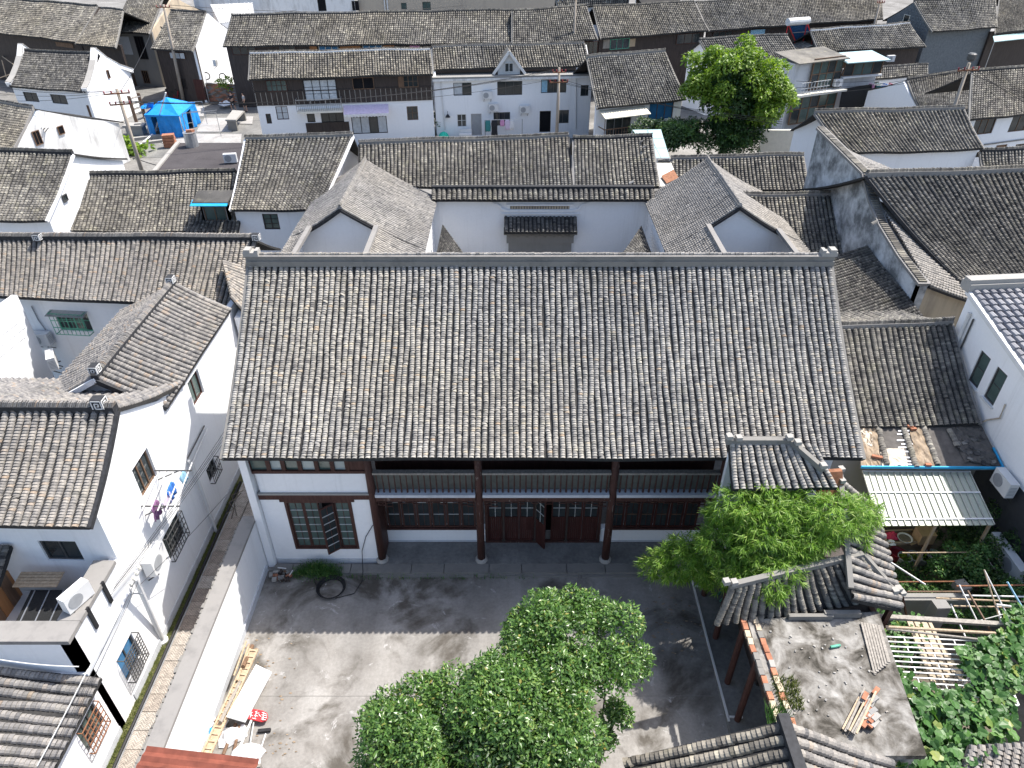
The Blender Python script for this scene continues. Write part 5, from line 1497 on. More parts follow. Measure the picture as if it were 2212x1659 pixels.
for i in range(n_):
    k = MB(); x0, x1 = a + (b - a) * i / n_, a + (b - a) * (i + 1) / n_; k.prism([f_.pt(x0, za - .45, 1.0), f_.pt(x1, za - .45, 1.0), f_.pt((x0 + x1) / 2 + .05, za - .68, 1.01), f_.pt((x0 + x1) / 2 - .05, za - .68, 1.01)], f_.n * .015); k.build('scallop', 'white_cloth', aw)

wh = house('white_terrace_house', 'white two-storey house with small roof dormer, washing and air conditioners', (933, 101), (1262, 94), 6.9, (938, 150), (1275, 143), 5.55, sides='frl', seed=202, mat='tile_old', pitch=.2, ridge='tile', wall='white', ov=-.5, wall_top=5.0, os_=-.1, rh=.1,
           wins=[('f', (979, 179, 1019, 206), dict(frame='dark_metal', nx=2, ny=1, curtain={0: 'curtain'})), ('f', (1074, 176, 1128, 205), dict(frame='dark_metal', nx=3, ny=1)), ('f', (1169, 172, 1223, 200), dict(frame='dark_metal', nx=4, ny=1, curtain={0: 'curtain_blue'})), ('f', (1255, 184, 1277, 207), dict(frame='dark_metal', nx=2, ny=1)),
                 ('f', (987, 247, 1008, 274), dict(frame='white_paint', nx=2, ny=2)), ('f', (1017, 246, 1041, 292), dict(frame='metal', nx=1, ny=1, pane='grey_paint')), ('f', (1066, 243, 1102, 271), dict(frame='dark_metal', nx=3, ny=1)), ('f', (1166, 240, 1189, 285), dict(frame='dark_wood', nx=1, ny=1, pane='dark_void')), ('f', (1203, 238, 1228, 266), dict(frame='dark_metal', nx=2, ny=1))])
f_ = wh['faces']['f']; rt = wh['root']
m = MB(); slab(m, f_, -.1, f_.L + .1, 5.0, 5.12, -1.3, .35); m.build('eave_slab', 'plaster_grey', rt)
m = MB(); slab(m, f_, -.1, f_.L + .1, 4.82, 4.99, .10, .36); m.build('eave_fascia', 'white_old', rt)
# dormer with its own little gable
sd = f_.px(1100, 150)[0]; zd = 5.2
dm = MB(); dm.prism([f_.pt(sd - .9, 5.1, -.25), f_.pt(sd + .9, 5.1, -.25), f_.pt(sd + .9, 5.5, -.25), f_.pt(sd, 6.75, -.25), f_.pt(sd - .9, 5.5, -.25)], f_.n * -1.6); d_ = dm.build('dormer', 'white_paint', rt)
window(rt, f_, (sd - .35, sd + .35, 5.3, 6.0), 'white_paint', 'glass', 2, 1, depth=.2, proud=0)
for sg in (-1, 1):
    k = MB(); k.hexa([f_.pt(sd, 6.80, .0), f_.pt(sd + sg * 1.25, 5.2, .0), f_.pt(sd + sg * 1.25, 5.2, -1.9), f_.pt(sd, 6.80, -1.9), f_.pt(sd, 6.92, .0), f_.pt(sd + sg * 1.25, 5.32, .0), f_.pt(sd + sg * 1.25, 5.32, -1.9), f_.pt(sd, 6.92, -1.9)]); k.build('dormer_roof', 'tile_old', rt)
    k = MB(); k.bar(f_.pt(sd, 6.84, .03), f_.pt(sd + sg * 1.28, 5.2, .03), .06, .2); k.build('barge_board', 'white_paint', rt)
m = MB(); m.tube([f_.pt(f_.px(952, 180)[0], 4.9, .08), f_.pt(f_.px(960, 260)[0], 1.0, .08)], .05, 6); m.build('down_pipe', 'white_paint', rt)
m = MB(); m.tube([f_.pt(f_.px(1243, 180)[0], 4.9, .08), f_.pt(f_.px(1243, 280)[0], .8, .08)], .05, 6); m.build('down_pipe', 'white_paint', rt)
ac_on(f_, 1053, 213, 'white air conditioner on the white terrace house, topmost of three')
ac_on(f_, 1066, 240, 'white air conditioner on the white terrace house, middle one above washing')
ac_on(f_, 1133, 244, 'white air conditioner on the white terrace house, nearest its open door')
lp = f_.pt(f_.px(967, 248)[0], f_.px(967, 248)[1], .25)
lm = thing('wall_lamp', 'black wall lamp with conical shade on the white terrace house', 'lamp', lp)
m = MB(); m.lathe(lp, [(.22, -.12), (.06, .1), (.03, .12)], 10); m.build('shade', 'black', lm); m = MB(); m.tube([lp + UPV * .1, lp + UPV * .3 - f_.n * .2], .02, 5); m.build('arm', 'black', lm)
# drying frame and washing
s0, s1, zz = f_.px(1046, 252)[0], f_.px(1110, 252)[0], f_.px(1080, 252)[1]
dr = thing('washing_line', 'washing line on posts in front of the white terrace house', 'washing line', f_.pt((s0 + s1) / 2, 0, 1.0))
m = MB(); m.bar(f_.pt(s0, zz, .9), f_.pt(s1 + .6, zz, .9), .03, .03); m.build('line', 'white_paint', dr)
for s_ in (s0, s1 + .6):
    m = MB(); m.bar(f_.pt(s_, 0, .9), f_.pt(s_, zz, .9), .04, .04, up=(1, 0, 0)); m.build('post', 'dark_metal', dr)
for i, (u, mt, w_, h_, lab) in enumerate(((1052, 'teal_cloth', .45, .9, 'teal jacket on the washing line, leftmost'), (1066, 'dark_cloth', .5, 1.4, 'black trousers on the white house washing line'), (1083, 'pink_cloth', .35, .5, 'small pink garment in the middle of the washing line'), (1094, 'lilac_cloth', .4, .8, 'lilac shirt on the white house washing line'), (1103, 'white_cloth', .35, .8, 'white shirt on the washing line, rightmost'))):
    cloth(f_.pt(f_.px(u, 252)[0], zz - .02, .9), f_.u, w_, h_, lab, mt)
for i, (u, v, sz, mt, lab) in enumerate(((958, 285, (.9, .6, .9), 'green_net', 'green plastic bundle by the white terrace house'), (1005, 289, (1.0, .5, .6), 'white_paint', 'white wash basin stand by the white house door'))):
    p = f_.pt(f_.px(u, v)[0], 0, .7); m = MB(); m.lathe(p, [(.32, 0), (.46, .2), (.46, .6), (.3, .9), (.1, 1.0)], 10) if i == 0 else (m.box(p + UPV * .75, (1.0, .5, .12)), m.box(p + Vector((-.45, 0, .35)), (.08, .45, .7)), m.box(p + Vector((.45, 0, .35)), (.08, .45, .7)), m.box(p + UPV * .95 + Vector((0, .2, 0)), (1.0, .06, .3)))
    tag(m.build('bundle' if i == 0 else 'wash_basin', mt), lab, 'bundle' if i == 0 else 'basin')

rx = house('steep_roof_house', 'white house under a deep old tiled roof left of the big trees', (1268, 126), (1436, 111), 6.65, (1290, 235), (1482, 214), 4.0, sides='fr', seed=203, mat='tile_old', pitch=.2, wall='white', ridge='tile', rh=.2,
           wins=[('f', (1404, 223, 1452, 257), dict(frame='brown_wood', nx=3, ny=1, pane='glass_blue')), ('f', (1311, 246, 1361, 290), dict(frame='metal', nx=3, ny=1))])
f_ = rx['faces']['f']; rt = rx['root']
a, b = f_.px(1294, 236)[0], f_.px(1391, 234)[0]; za = f_.px(1340, 235)[1]
m = MB(); m.hexa([f_.pt(a, za, .05), f_.pt(b, za, .05), f_.pt(b, za - .35, 1.1), f_.pt(a, za - .35, 1.1), f_.pt(a, za + .06, .05), f_.pt(b, za + .06, .05), f_.pt(b, za - .29, 1.1), f_.pt(a, za - .29, 1.1)]); m.build('awning', 'awning_cream', rt)
k = MB(); zr0 = f_.px(1330, 290)[1]
a, b = f_.px(1292, 280)[0], f_.px(1382, 280)[0]
for i in range(16): k.bar(f_.pt(a + (b - a) * i / 15, zr0 - .2, 1.0), f_.pt(a + (b - a) * i / 15, zr0 + .75, 1.0), .03, .03, up=(1, 0, 0))
k.bar(f_.pt(a, zr0 + .75, 1.0), f_.pt(b, zr0 + .75, 1.0), .06, .06)
for q in (a, b): k.bar(f_.pt(q, zr0 + .75, .05), f_.pt(q, zr0 + .75, 1.0), .06, .06); k.bar(f_.pt(q, zr0 - .3, 1.0), f_.pt(q, za - .3, 1.0), .05, .05, up=(1, 0, 0))
k.build('balcony_rail', 'brown_wood', rt)
m = MB(); slab(m, f_, a, b, zr0 - .35, zr0 - .2, .02, 1.05); m.build('balcony_floor', 'plaster_grey', rt)
ac_on(f_, 1442, 272, 'white air conditioner low on the wall of the steep roof house', .25)

# far row
def far_house(name, label, rl, rr, zr, el, er, ze, seed, feats=(), mat='tile_old', wall='dark_wood', **kw):
    h = house(name, label, rl, rr, zr, el, er, ze, sides=kw.pop('sides', 'fr'), seed=seed, mat=mat, wall=wall, pitch=.21, ov=.6, ridge=kw.pop('ridge', 'dark'), rh=.12, e=.26, **kw)
    f_ = h['faces']['f']
    for px4, nm, mt, kind in feats:
        if kind == 'w': window(h['root'], f_, f_.rect(*px4), depth=0, proud=.03, frame=nm, pane=mt, nx=3, ny=1)
        else: panel(h['root'], f_, px4, .003, .05, nm, mt)
    return h
far_house('far_row_house', 'long tiled house with ochre panels and blue windows behind the timber house', (500, 34), (1106, 23), 7.65, (482, 100), (1106, 93), 5.5, 211,
          [((500, 101, 555, 118), 'red_wood', 'glass', 'w'), ((600, 98, 640, 112), 'red_wood', 'glass', 'w'), ((668, 98, 686, 114), 'board_panel', 'orange_wood', 'p'), ((688, 98, 732, 112), 'cream', 'glass_blue', 'w'), ((733, 97, 780, 111), 'board_panel', 'orange_wood', 'p'), ((783, 96, 826, 109), 'cream', 'glass_blue', 'w'), ((828, 96, 852, 109), 'board_panel', 'orange_wood', 'p'), ((885, 96, 907, 104), 'washing_pink', 'pink_cloth', 'p'), ((966, 94, 1008, 104), 'cream', 'glass', 'w'), ((1030, 93, 1100, 104), 'beam_panel', 'cream', 'p')])
far_house('far_bay_house', 'dark tiled roof behind the small dormer house', (1106, 25), (1266, 14), 7.75, (1106, 95), (1291, 86), 5.5, 212, [((1262, 90, 1290, 116), 'red_wood', 'glass', 'w')])
far_house('far_green_window_house', 'tiled house with turquoise window frames in the far row', (1281, 16), (1500, 5), 7.6, (1298, 84), (1531, 66), 5.5, 213,
          [((1303, 86, 1316, 104), 'board_panel', 'grey_wood', 'p'), ((1318, 85, 1358, 104), 'green_metal', 'glass', 'w'), ((1360, 84, 1371, 100), 'board_panel', 'pale_wood', 'p'), ((1462, 74, 1510, 92), 'red_wood', 'glass', 'w')])
far_house('far_long_house', 'long tiled roof running to the upper right corner', (1503, 6), (1905, -16), 7.5, (1533, 66), (1907, 41), 5.5, 214, [((1540, 68, 1580, 80), 'red_wood', 'glass', 'w'), ((1622, 65, 1650, 76), 'washing_blue', 'curtain_blue', 'p')])
far_house('corner_left_house', 'large old tiled roof in the top left corner', (-20, -4), (210, 14), 7.5, (-60, 64), (163, 91), 5.0, 215, [((120, 90, 160, 104), 'board_panel', 'brown_wood', 'p')])
far_house('corner_lower_house', 'narrow tiled roof with open shed under it near the top left', (212, 18), (266, 24), 7.3, (163, 94), (250, 104), 5.0, 216, sides='f')
far_house('crumbling_house', 'tiled house with crumbling grey wall and tan gable in the top left', (280, -12), (354, -10), 7.7, (241, 70), (322, 73), 5.2, 217, [((250, 78, 288, 118), 'plaster_panel', 'plaster_base', 'p'), ((289, 78, 322, 128), 'black', 'dark_void', 'w'), ((286, 160, 300, 195), 'brown_wood', 'dark_void', 'w'), ((305, 152, 326, 180), 'brown_wood', 'dark_void', 'w')], wall='plaster_grey', side_wall='plaster_tan')
far_house('red_window_house', 'tiled house with red windows and plain white gable behind the utility pole', (370, 25), (445, 27), 7.35, (327, 106), (415, 110), 4.8, 218, [((365, 112, 402, 128), 'red_wood', 'curtain', 'w'), ((390, 168, 406, 193), 'dark_wood', 'dark_void', 'w'), ((417, 171, 447, 216), 'door', 'door_wood', 'p')], side_wall='white', os_=.05)
h = far_house('white_gable_far_house', 'tiled house with white left gable just above the big tree', (1511, 86), (1700, 76), 6.15, (1545, 140), (1735, 130), 4.5, 219, [], wall='white', sides='fl')
far_house('solar_heater_house', 'tiled roof right of the solar water heater', (1751, 66), (1964, 51), 6.05, (1770, 112), (2000, 101), 4.5, 220, [((1885, 118, 1900, 128), 'brown_wood', 'glass', 'w')], ridge='white')
far_house('corner_right_house', 'tiled roof at the far right edge of the picture behind brick house', (2160, -8), (2300, -18), 7.2, (2150, 72), (2300, 58), 5.0, 222, [])
# white lower floors and small parts of the red window house
bh = far_house('grey_brick_house', 'dark grey brick house with awning balcony in the upper right', (1974, 4), (2150, -5), 7.7, (2014, 69), (2154, 59), 5.5, 221, [], wall='brick_grey', sides='fl', os_=.05)
fl = bh['faces']['l']; ff = bh['faces']['f']
cnt = 0
for j in range(22):                                     # courses of large grey blocks on the gable
    z = 1.6 + j * .26
    n_ = int(fl.L / .62)
    for i in range(n_):
        s_ = i * .62 + (.31 if j % 2 else 0)
        zt_ = 5.4 + 2.1 * (1 - abs(s_ - fl.L / 2) / (fl.L / 2))
        if z + .25 > zt_ or s_ + .6 > fl.L: continue
        k = MB(); slab(k, fl, s_ + .012, s_ + .608, z + .01, z + .25, .002, .018 + random.uniform(0, .01)); k.build('brick', 'brick_grey', bh['root']); cnt += 1
        if cnt > 290: break
    if cnt > 290: break
window(bh['root'], fl, (fl.L * .38, fl.L * .52, 5.75, 6.5), 'cream', 'glass', 1, 1, depth=0, proud=.03)
# balcony box with dark awning
bx = thing('brick_balcony', 'glazed brick balcony under a dark awning in the upper right', 'balcony', at(2080, 130, 0))
c0, c1 = at(2012, 125, 2.6), at(2115, 118, 2.6)
fb = Face((c0.x, c0.y), (c1.x, c1.y))
m = MB(); slab(m, fb, 0, fb.L, 0, 3.4, -3.0, 0); m.build('wall', 'brick_grey', bx)
zz0 = fb.px(2050, 122)[1]; zz1 = fb.px(2050, 92)[1]
for i in range(7):
    k = MB(); s_ = fb.L * i / 6; slab(k, fb, s_ - .05, s_ + .05, 3.4, zz1, -.05, .05); k.build('post', 'brown_wood', bx)
for i in range(6):
    k = MB(); slab(k, fb, fb.L * i / 6 + .06, fb.L * (i + 1) / 6 - .06, 3.45, zz1 - .3, -.03, 0); k.build('pane', 'glass_green', bx)
m = MB(); m.hexa([fb.pt(-.4, zz1 - .25, .6), fb.pt(fb.L + .3, zz1 - .25, .6), fb.pt(fb.L + .2, zz1 + .55, -2.6), fb.pt(-.4, zz1 + .55, -2.6), fb.pt(-.4, zz1 - .18, .6), fb.pt(fb.L + .3, zz1 - .18, .6), fb.pt(fb.L + .2, zz1 + .62, -2.6), fb.pt(-.4, zz1 + .62, -2.6)]); m.build('awning', 'dark_metal', bx)
for i in range(12):
    k = MB(); x0 = -.4 + (fb.L + .7) * i / 12; k.prism([fb.pt(x0, zz1 - .25, .6), fb.pt(x0 + (fb.L + .7) / 12, zz1 - .25, .6), fb.pt(x0 + (fb.L + .7) / 24, zz1 - .6, .62)], fb.n * .02); k.build('valance', 'black_mesh', bx)
cloth(fb.pt(.35 * fb.L, 3.35, .3), fb.u, 2.2, .8, 'pale flowered bedsheet hung on the brick balcony', 'white_cloth', 'bedsheet'); cloth(fb.pt(.9 * fb.L, 3.2, .4), fb.u, 1.5, .8, 'lilac bedsheet hung right of the brick balcony', 'lilac_cloth', 'bedsheet')
tg = thing('green_edge_canopy', 'corrugated canopy with green edge at the upper right border', 'canopy', at(2180, 75, 4.5))
m = MB(); P = [at(2145, 78, 4.8), at(2230, 68, 4.8), at(2240, 80, 4.4), at(2148, 90, 4.4)]; m.prism(P, (0, 0, -.06)); m.build('sheet', 'glass_sheet', tg)
for q in (P[3], P[2]):
    m = MB(); m.bar((q.x, q.y, 0), q, .06, .06, up=(1, 0, 0)); m.build('post', 'metal', tg)

# solar water heater
sp0 = at(1728, 85, 4.6)
so = thing('solar_heater', 'solar water heater with blue tubes and white tank on a red frame', 'solar heater', sp0)
a, b, c, d = at(1703, 50, 6.6), at(1744, 47, 6.6), at(1756, 84, 4.9), at(1718, 86, 4.9)
m = MB(); m.tube([a + UPV * .1 - (b - a) * .05, b + UPV * .1 + (b - a) * .05], .34, 12); m.build('tank', 'white_paint', so)
for i in range(16):
    k = MB(); t = (i + .5) / 16; k.tube([a.lerp(b, t), d.lerp(c, t)], .045, 6); k.build('tube', 'solar', so)
k = MB(); k.bar(a.lerp(d, .5) - UPV * .1, b.lerp(c, .5) - UPV * .1, .06, .06); k.build('crossbar', 'metal', so)
for q0, q1 in ((a, d), (b, c)):
    k = MB(); k.bar(q0 - UPV * .08, q1 - UPV * .08, .07, .09); k.bar(q0 - UPV * .1, (q0.x, q0.y, 4.4), .07, .07, up=(1, 0, 0)); k.bar(q1 - UPV * .05, (q1.x, q1.y, 4.2), .07, .07, up=(1, 0, 0)); k.build('frame', 'red_plastic', so)

# glazed balcony block by the tree
gb = thing('glazed_balcony_house', 'house with stacked glass balconies and white railings right of the tree', 'house', at(1790, 250, 0))
q0, q1 = at(1700, 255, 1.2), at(1798, 240, 1.2); g0 = Face((q0.x, q0.y), (q1.x, q1.y))
q2 = at(1880, 232, 1.2); g1 = Face((q1.x, q1.y), (q2.x, q2.y))
def glaze(fc, r_, nx, ny, off, nm, pane='glass_green'):
    a, b, c, d = r_
    fr = MB()
    for i in range(nx + 1): slab(fr, fc, a + (b - a) * i / nx - .04, a + (b - a) * i / nx + .04, c, d, off - .05, off + .05)
    for j in range(ny + 1): slab(fr, fc, a, b, c + (d - c) * j / ny - .035, c + (d - c) * j / ny + .035, off - .045, off + .045)
    o_ = fr.build(nm, 'brown_wood', gb)
    for i in range(nx):
        for j in range(ny):
            k = MB(); slab(k, fc, a + (b - a) * i / nx + .045, a + (b - a) * (i + 1) / nx - .045, c + (d - c) * j / ny + .04, c + (d - c) * (j + 1) / ny - .04, off - .01, off + .01); k.build('pane', pane if (i + j) % 3 else 'glass', o_)
zA = g0.px(1750, 195)[1]; zB = g0.px(1750, 130)[1]
m = MB(); slab(m, g0, 0, g0.L, 0, zB - .25, -2.6, -.35); slab(m, g1, 0, g1.L, 0, g1.px(1840, 160)[1], -2.2, -.35); m.build('wall', 'plaster_base', gb)
m = MB(); m.hexa([g0.pt(-.2, zB - .2, .3), g0.pt(g0.L + .2, zB - .2, .3), g0.pt(g0.L + .2, zB + .2, -2.8), g0.pt(-.2, zB + .2, -2.8), g0.pt(-.2, zB - .12, .3), g0.pt(g0.L + .2, zB - .12, .3), g0.pt(g0.L + .2, zB + .28, -2.8), g0.pt(-.2, zB + .28, -2.8)]); m.build('porch_roof', 'tile_old', gb)
glaze(g0, (.3, g0.L, .6, zA - .25), 5, 2, 0, 'lower_glazing'); glaze(g0, (g0.L * .35, g0.L, zA, zB), 4, 2, -.1, 'upper_glazing')
m = MB(); slab(m, g0, -.1, g0.L + .1, zA - .22, zA - .06, -.4, .9); m.build('balcony_floor', 'cream', gb)
k = MB()
for i in range(9): k.bar(g0.pt(g0.L * .55 * i / 8, zA, .85), g0.pt(g0.L * .55 * i / 8, zA + .9, .85), .03, .03, up=(1, 0, 0))
for z in (.45, .9): k.bar(g0.pt(0, zA + z, .85), g0.pt(g0.L * .6, zA + z, .85), .04, .04)
k.build('balcony_rail', 'white_paint', gb)
zC, zD = g1.px(1840, 163)[1], g1.px(1840, 135)[1]
glaze(g1, (.1, g1.L, zC, zD), 4, 1, 0, 'sun_room', 'glass_green')
m = MB(); m.hexa([g1.pt(-.1, zD + .03, .5), g1.pt(g1.L + .3, zD + .03, .5), g1.pt(g1.L + .3, zD + .35, -2.0), g1.pt(-.1, zD + .35, -2.0), g1.pt(-.1, zD + .1, .5), g1.pt(g1.L + .3, zD + .1, .5), g1.pt(g1.L + .3, zD + .42, -2.0), g1.pt(-.1, zD + .42, -2.0)]); m.build('sun_room_roof', 'glass_sheet', gb)
m = MB(); slab(m, g1, 0, g1.L, zC - .15, zC - .02, -.3, .3); m.build('sun_room_sill', 'white_paint', gb)
# little wooden gable above it
gp = at(1738, 120, 3.9)
m = MB(); m.prism([gp + Vector((-2.0, -.1, -.6)), gp + Vector((2.4, 0, -.6)), gp + Vector((.3, 0, .8))], (0, 2.2, 0)); m.build('gable', 'orange_wood', gb)
s_ = Slope(gp + Vector((.3, -.5, .95)), gp + Vector((.3, 2.8, .95)), gp + Vector((2.9, -.5, -.6)), gp + Vector((2.9, 2.8, -.6)), 0, 0, 231); tile_slope(s_, gb, 'tile_old', .21, .2, 0, 231, 'gable_roof')
s_ = Slope(gp + Vector((.3, 2.8, .95)), gp + Vector((.3, -.5, .95)), gp + Vector((-2.6, 2.8, -.6)), gp + Vector((-2.6, -.5, -.6)), 0, 0, 232); tile_slope(s_, gb, 'tile_old', .21, .2, 0, 232, 'gable_roof')
ac_on(g1, 1808, 186, 'white air conditioner under the glazed sun room', .4)
ac(at(1708, 178, 3.2), R(15), 'white air conditioner at the left corner of the glass balconies')
nt_ = thing('shade_net', 'black shade net hanging below the glazed sun room', 'net', g1.pt(1.5, 0, .6))
m = MB(); pts = [g1.pt(0, zC - .9, .5), g1.pt(g1.L * .85, zC - .7, .5), g1.pt(g1.L * .9, zC - 2.0, .9), g1.pt(g1.L * .45, zC - 2.6, 1.0), g1.pt(-.2, zC - 2.5, .9)]; m.prism(pts, g1.n * .02); m.build('net', 'black_mesh', nt_)
rk2 = thing('clothes_rack', 'clothes rack with colourful washing beside the glazed sun room', 'drying rack', at(1870, 182, 2.8))
z_ = g1.px(1870, 178)[1]
for i in range(4):
    k = MB(); k.bar(g1.pt(g1.L * .7, z_, .4 + i * .3), g1.pt(g1.L * 1.35, z_ - .1, .4 + i * .3), .03, .03); k.build('pole', 'white_paint', rk2)
for i, (mt, lab) in enumerate((('pink_cloth', 'pink towel on the sun room clothes rack'), ('teal_cloth', 'dark green shirt on the sun room clothes rack'), ('blue_cloth', 'blue shirt on the sun room clothes rack'), ('red_cloth', 'red garment on the sun room clothes rack'))):
    cloth(g1.pt(g1.L * (.75 + .13 * i), z_, .5 + .2 * i), g1.n, .7, .8, lab, mt)
# low link roof and white house right of it
house('low_link_house', 'low tiled roof strip with white wall right of the hanging washing', (1868, 148), (2004, 140), 3.6, (1868, 172), (2004, 162), 2.9, sides='f', seed=233, mat='tile_old', pitch=.21, ridge='dark', rh=.08, wall='white', run_b=1.5, ov=.2, wins=[('f', (1872, 178, 1892, 205), dict(frame='dark_wood', nx=2, ny=1, pane='dark_void'))])
ac(at(1902, 224, .8), R(15), 'white air conditioner low on the wall right of the shade net')
m = MB(); q = at(1920, 138, 3.2); ac(at(1922, 133, 3.5), R(15), 'white air conditioner in the dark gallery under the solar heater roof')
hv = house('curved_ridge_house', 'white house whose tiled roof ends in a dark curved valley, upper right', (1960, 173), (2110, 150), 4.9, (1985, 232), (2094, 245), 3.4, sides='fl', seed=234, mat='tile_old', pitch=.2, ridge='dark', wall='white', ov=.3)
rr_ = house('right_edge_house', 'white house with brown windows at the right edge under an old tiled roof', (2100, 156), (2290, 140), 7.1, (2094, 259), (2290, 238), 5.0, sides='f', seed=235, mat='tile_old', pitch=.21, ridge='dark', wall='white', ov=.4,
            wins=[('f', (2108, 260, 2142, 288), dict(frame='brown_wood', nx=3, ny=1)), ('f', (2190, 250, 2230, 280), dict(frame='brown_wood', nx=3, ny=1)), ('f', (2195, 312, 2216, 322), dict(frame='brown_wood', nx=2, ny=1)), ('f', (2153, 314, 2172, 324), dict(frame='brown_wood', nx=1, ny=1, pane='brown_wood'))])
m = MB(); f_ = rr_['faces']['f']; m.tube([f_.pt(*f_.px(2125, 312), .06), f_.pt(*f_.px(2230, 298), .06)], .05, 6); m.build('gutter', 'coping', rr_['root'])
house('small_eave_house', 'low tiled roof at the right edge below the brown-windowed house', (2118, 326), (2290, 322), 4.3, (2124, 366), (2290, 362), 3.5, sides='f', seed=236, mat='tile_old', pitch=.21, ridge='dark', ov=.2, run_b=1.5)

# background buildings cut by the top edge
bgs = [('far_white_block', 'white far building with dark windows at the top edge', (640, 0), 9, 95, 'white', 6.5), ('far_ochre_block', 'ochre rendered building with two windows at the top edge', (950, 0), 17, 96, 'plaster_ochre', 7.0)]
ob = thing('far_ochre_block', 'ochre rendered building with white pipes at the top edge', 'building', (-8, 97, 0))
fo = Face((-18.5, 96), (6.5, 97.5)); rects = [fo.rect(866, 6, 879, 20), fo.rect(912, 4, 931, 22)]
m = MB(); wall_mesh(m, fo, 0, 9, rects); m.build('wall', 'plaster_ochre', ob)
for r_ in rects: window(ob, fo, r_, 'dark_metal', 'glass_green', 2, 1)
for u in (831, 837):
    k = MB(); s_ = fo.px(u, 10)[0]; k.tube([fo.pt(s_, 0, .08), fo.pt(s_, 9, .08)], .08, 6); k.build('pipe', 'white_paint', ob)
m = MB(); m.box((-6, 99, 9.1), (25.4, 5, .2)); m.build('roof_slab', 'plaster_grey', ob)
wb = thing('far_white_block', 'white far building with dark door at the top edge', 'building', (-30, 95, 0))
fo = Face((-37, 93), (-18.8, 95.5)); rects = [fo.rect(759, 2, 777, 23), fo.rect(684, -6, 706, 24)]
m = MB(); wall_mesh(m, fo, 0, 8.5, rects); m.build('wall', 'white_old', wb)
for r_ in rects: window(wb, fo, r_, 'dark_metal', 'dark_void', 1, 1)
m = MB(); slab(m, fo, -.3, fo.L + .3, 8.51, 8.7, -4, .4); m.build('roof_slab', 'plaster_grey', wb)
for nm, lab, rl, rr, el, er, sd in (('hidden_far_house', 'tiled roof behind the far row at top centre', (1200, -8), (1360, -14), (1205, 17), (1356, 9), 241), ('hidden_far_house', 'tiled roof with blue edge behind the far row', (1375, -8), (1460, -12), (1375, 5), (1450, 2), 242)):
    house(nm, lab, rl, rr, 8.0, el, er, 7.0, sides='f', seed=sd, mat='tile_old', pitch=.22, e=.3, ridge='dark')
# a white shed roof between the corner houses and the far row
ss = thing('white_sheet_shed', 'white corrugated sheet roof behind the red-windowed house', 'shed', (-31, 84, 0))
P = [at(455, 10, 6.2), at(545, 6, 6.2), at(520, 44, 5.2), at(475, 50, 5.2)]
m = MB(); m.prism(P, (0, 0, -.1)); m.build('roof', 'white_paint', ss)
for i in range(12):
    k = MB(); k.bar(P[0].lerp(P[1], i / 11) + UPV * .03, P[3].lerp(P[2], i / 11) + UPV * .03, .06, .04); k.build('rib', 'white_paint', ss)
m = MB(); m.prism([p - UPV * .1 for p in P], (0, 0, -4.9)); m.build('wall', 'white', ss)
# backdrop houses beyond the left and right edges of the far row
house('edge_left_house', 'white house corner at the very top left edge', (-60, 8), (20, 2), 7.0, (-80, 40), (0, 34), 6.0, sides='fr', seed=243, mat='tile_old', e=.3, wall='white', pitch=.22)

# ---------------------------------------------------------------- right of the hall
rb = house('dark_hall_house', 'big dark tiled roof with mossy rows right of the mouldy fire wall', (1872, 380), (2300, 367), 7.25, (2085, 622), (2420, 640), 4.45, sides='', seed=301, mat='tile_dark', pitch=.2, e=.085, ridge='tile', verge='black_ridge', rh=.22, rw=.26, sway=.02, sag=.14, singles=300)
# mouldy fire wall following the slopes
fw = thing('fire_wall', 'tall mouldy white fire wall with a curved tiled coping', 'wall', (16, 31, 0))
X = 16.0
top = [(38.0, 7.25), (35.0, 7.1), (31.9, 6.95), (30.6, 6.2), (29.2, 5.65), (27.0, 5.2), (24.9, 4.95)]
m = MB(); m.prism([(X, 38.0, 0)] + [(X, y, z) for y, z in top] + [(X, 24.9, 0)], (.3, 0, 0)); m.build('wall', 'white_mold', fw)
m = MB()
for (y0, z0), (y1, z1) in zip(top[:-1], top[1:]): m.bar((X + .15, y0, z0 + .06), (X + .15, y1 - .01, z1 + .06), .50, .12)
cp = m.build('coping', 'coping', fw)
k = MB()
for (y0, z0), (y1, z1) in zip(top[:-1], top[1:]):
    n_ = int(abs(y1 - y0) / .13)
    for i in range(n_):
        t = i / n_; k.box((X + .12, y0 + (y1 - y0) * t, z0 + (z1 - z0) * t + .145), (.30, .095, .06), random.uniform(-.05, .05))
k.build('coping_tiles', 'tile_old', fw)['kind'] = 'stuff'
m = MB(); m.prism([(X, 24.9, 0), (19.3, 25.2, 0), (19.3, 25.2, 3.95), (18.0, 25.1, 4.3), (X, 24.9, 4.95)], (0, .3, 0)); m.build('front_wall', 'plaster_tan', fw)
vs_ = Slope((X + .35, 31.0, 6.2), (X + .35, 24.8, 4.98), (X + .9, 31.0, 5.95), (19.3, 25.0, 3.98), .05, .02, 302)
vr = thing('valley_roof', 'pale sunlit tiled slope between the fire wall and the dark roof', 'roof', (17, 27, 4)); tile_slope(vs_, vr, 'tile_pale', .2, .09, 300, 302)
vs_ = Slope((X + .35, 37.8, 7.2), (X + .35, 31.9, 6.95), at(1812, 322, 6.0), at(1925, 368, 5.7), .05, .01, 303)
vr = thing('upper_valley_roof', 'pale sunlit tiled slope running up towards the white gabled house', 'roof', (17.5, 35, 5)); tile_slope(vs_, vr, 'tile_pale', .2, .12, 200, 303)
rm = house('right_gable_house', 'tiled house with white left gable and white front band at right', (1759, 245), (2081, 236), 6.2, (1830, 332), (2124, 322), 4.5, sides='fl', seed=304, mat='tile_old', pitch=.22, e=.10, ridge='tile', rh=.2, wall='white', verge='coping', ov=.25)
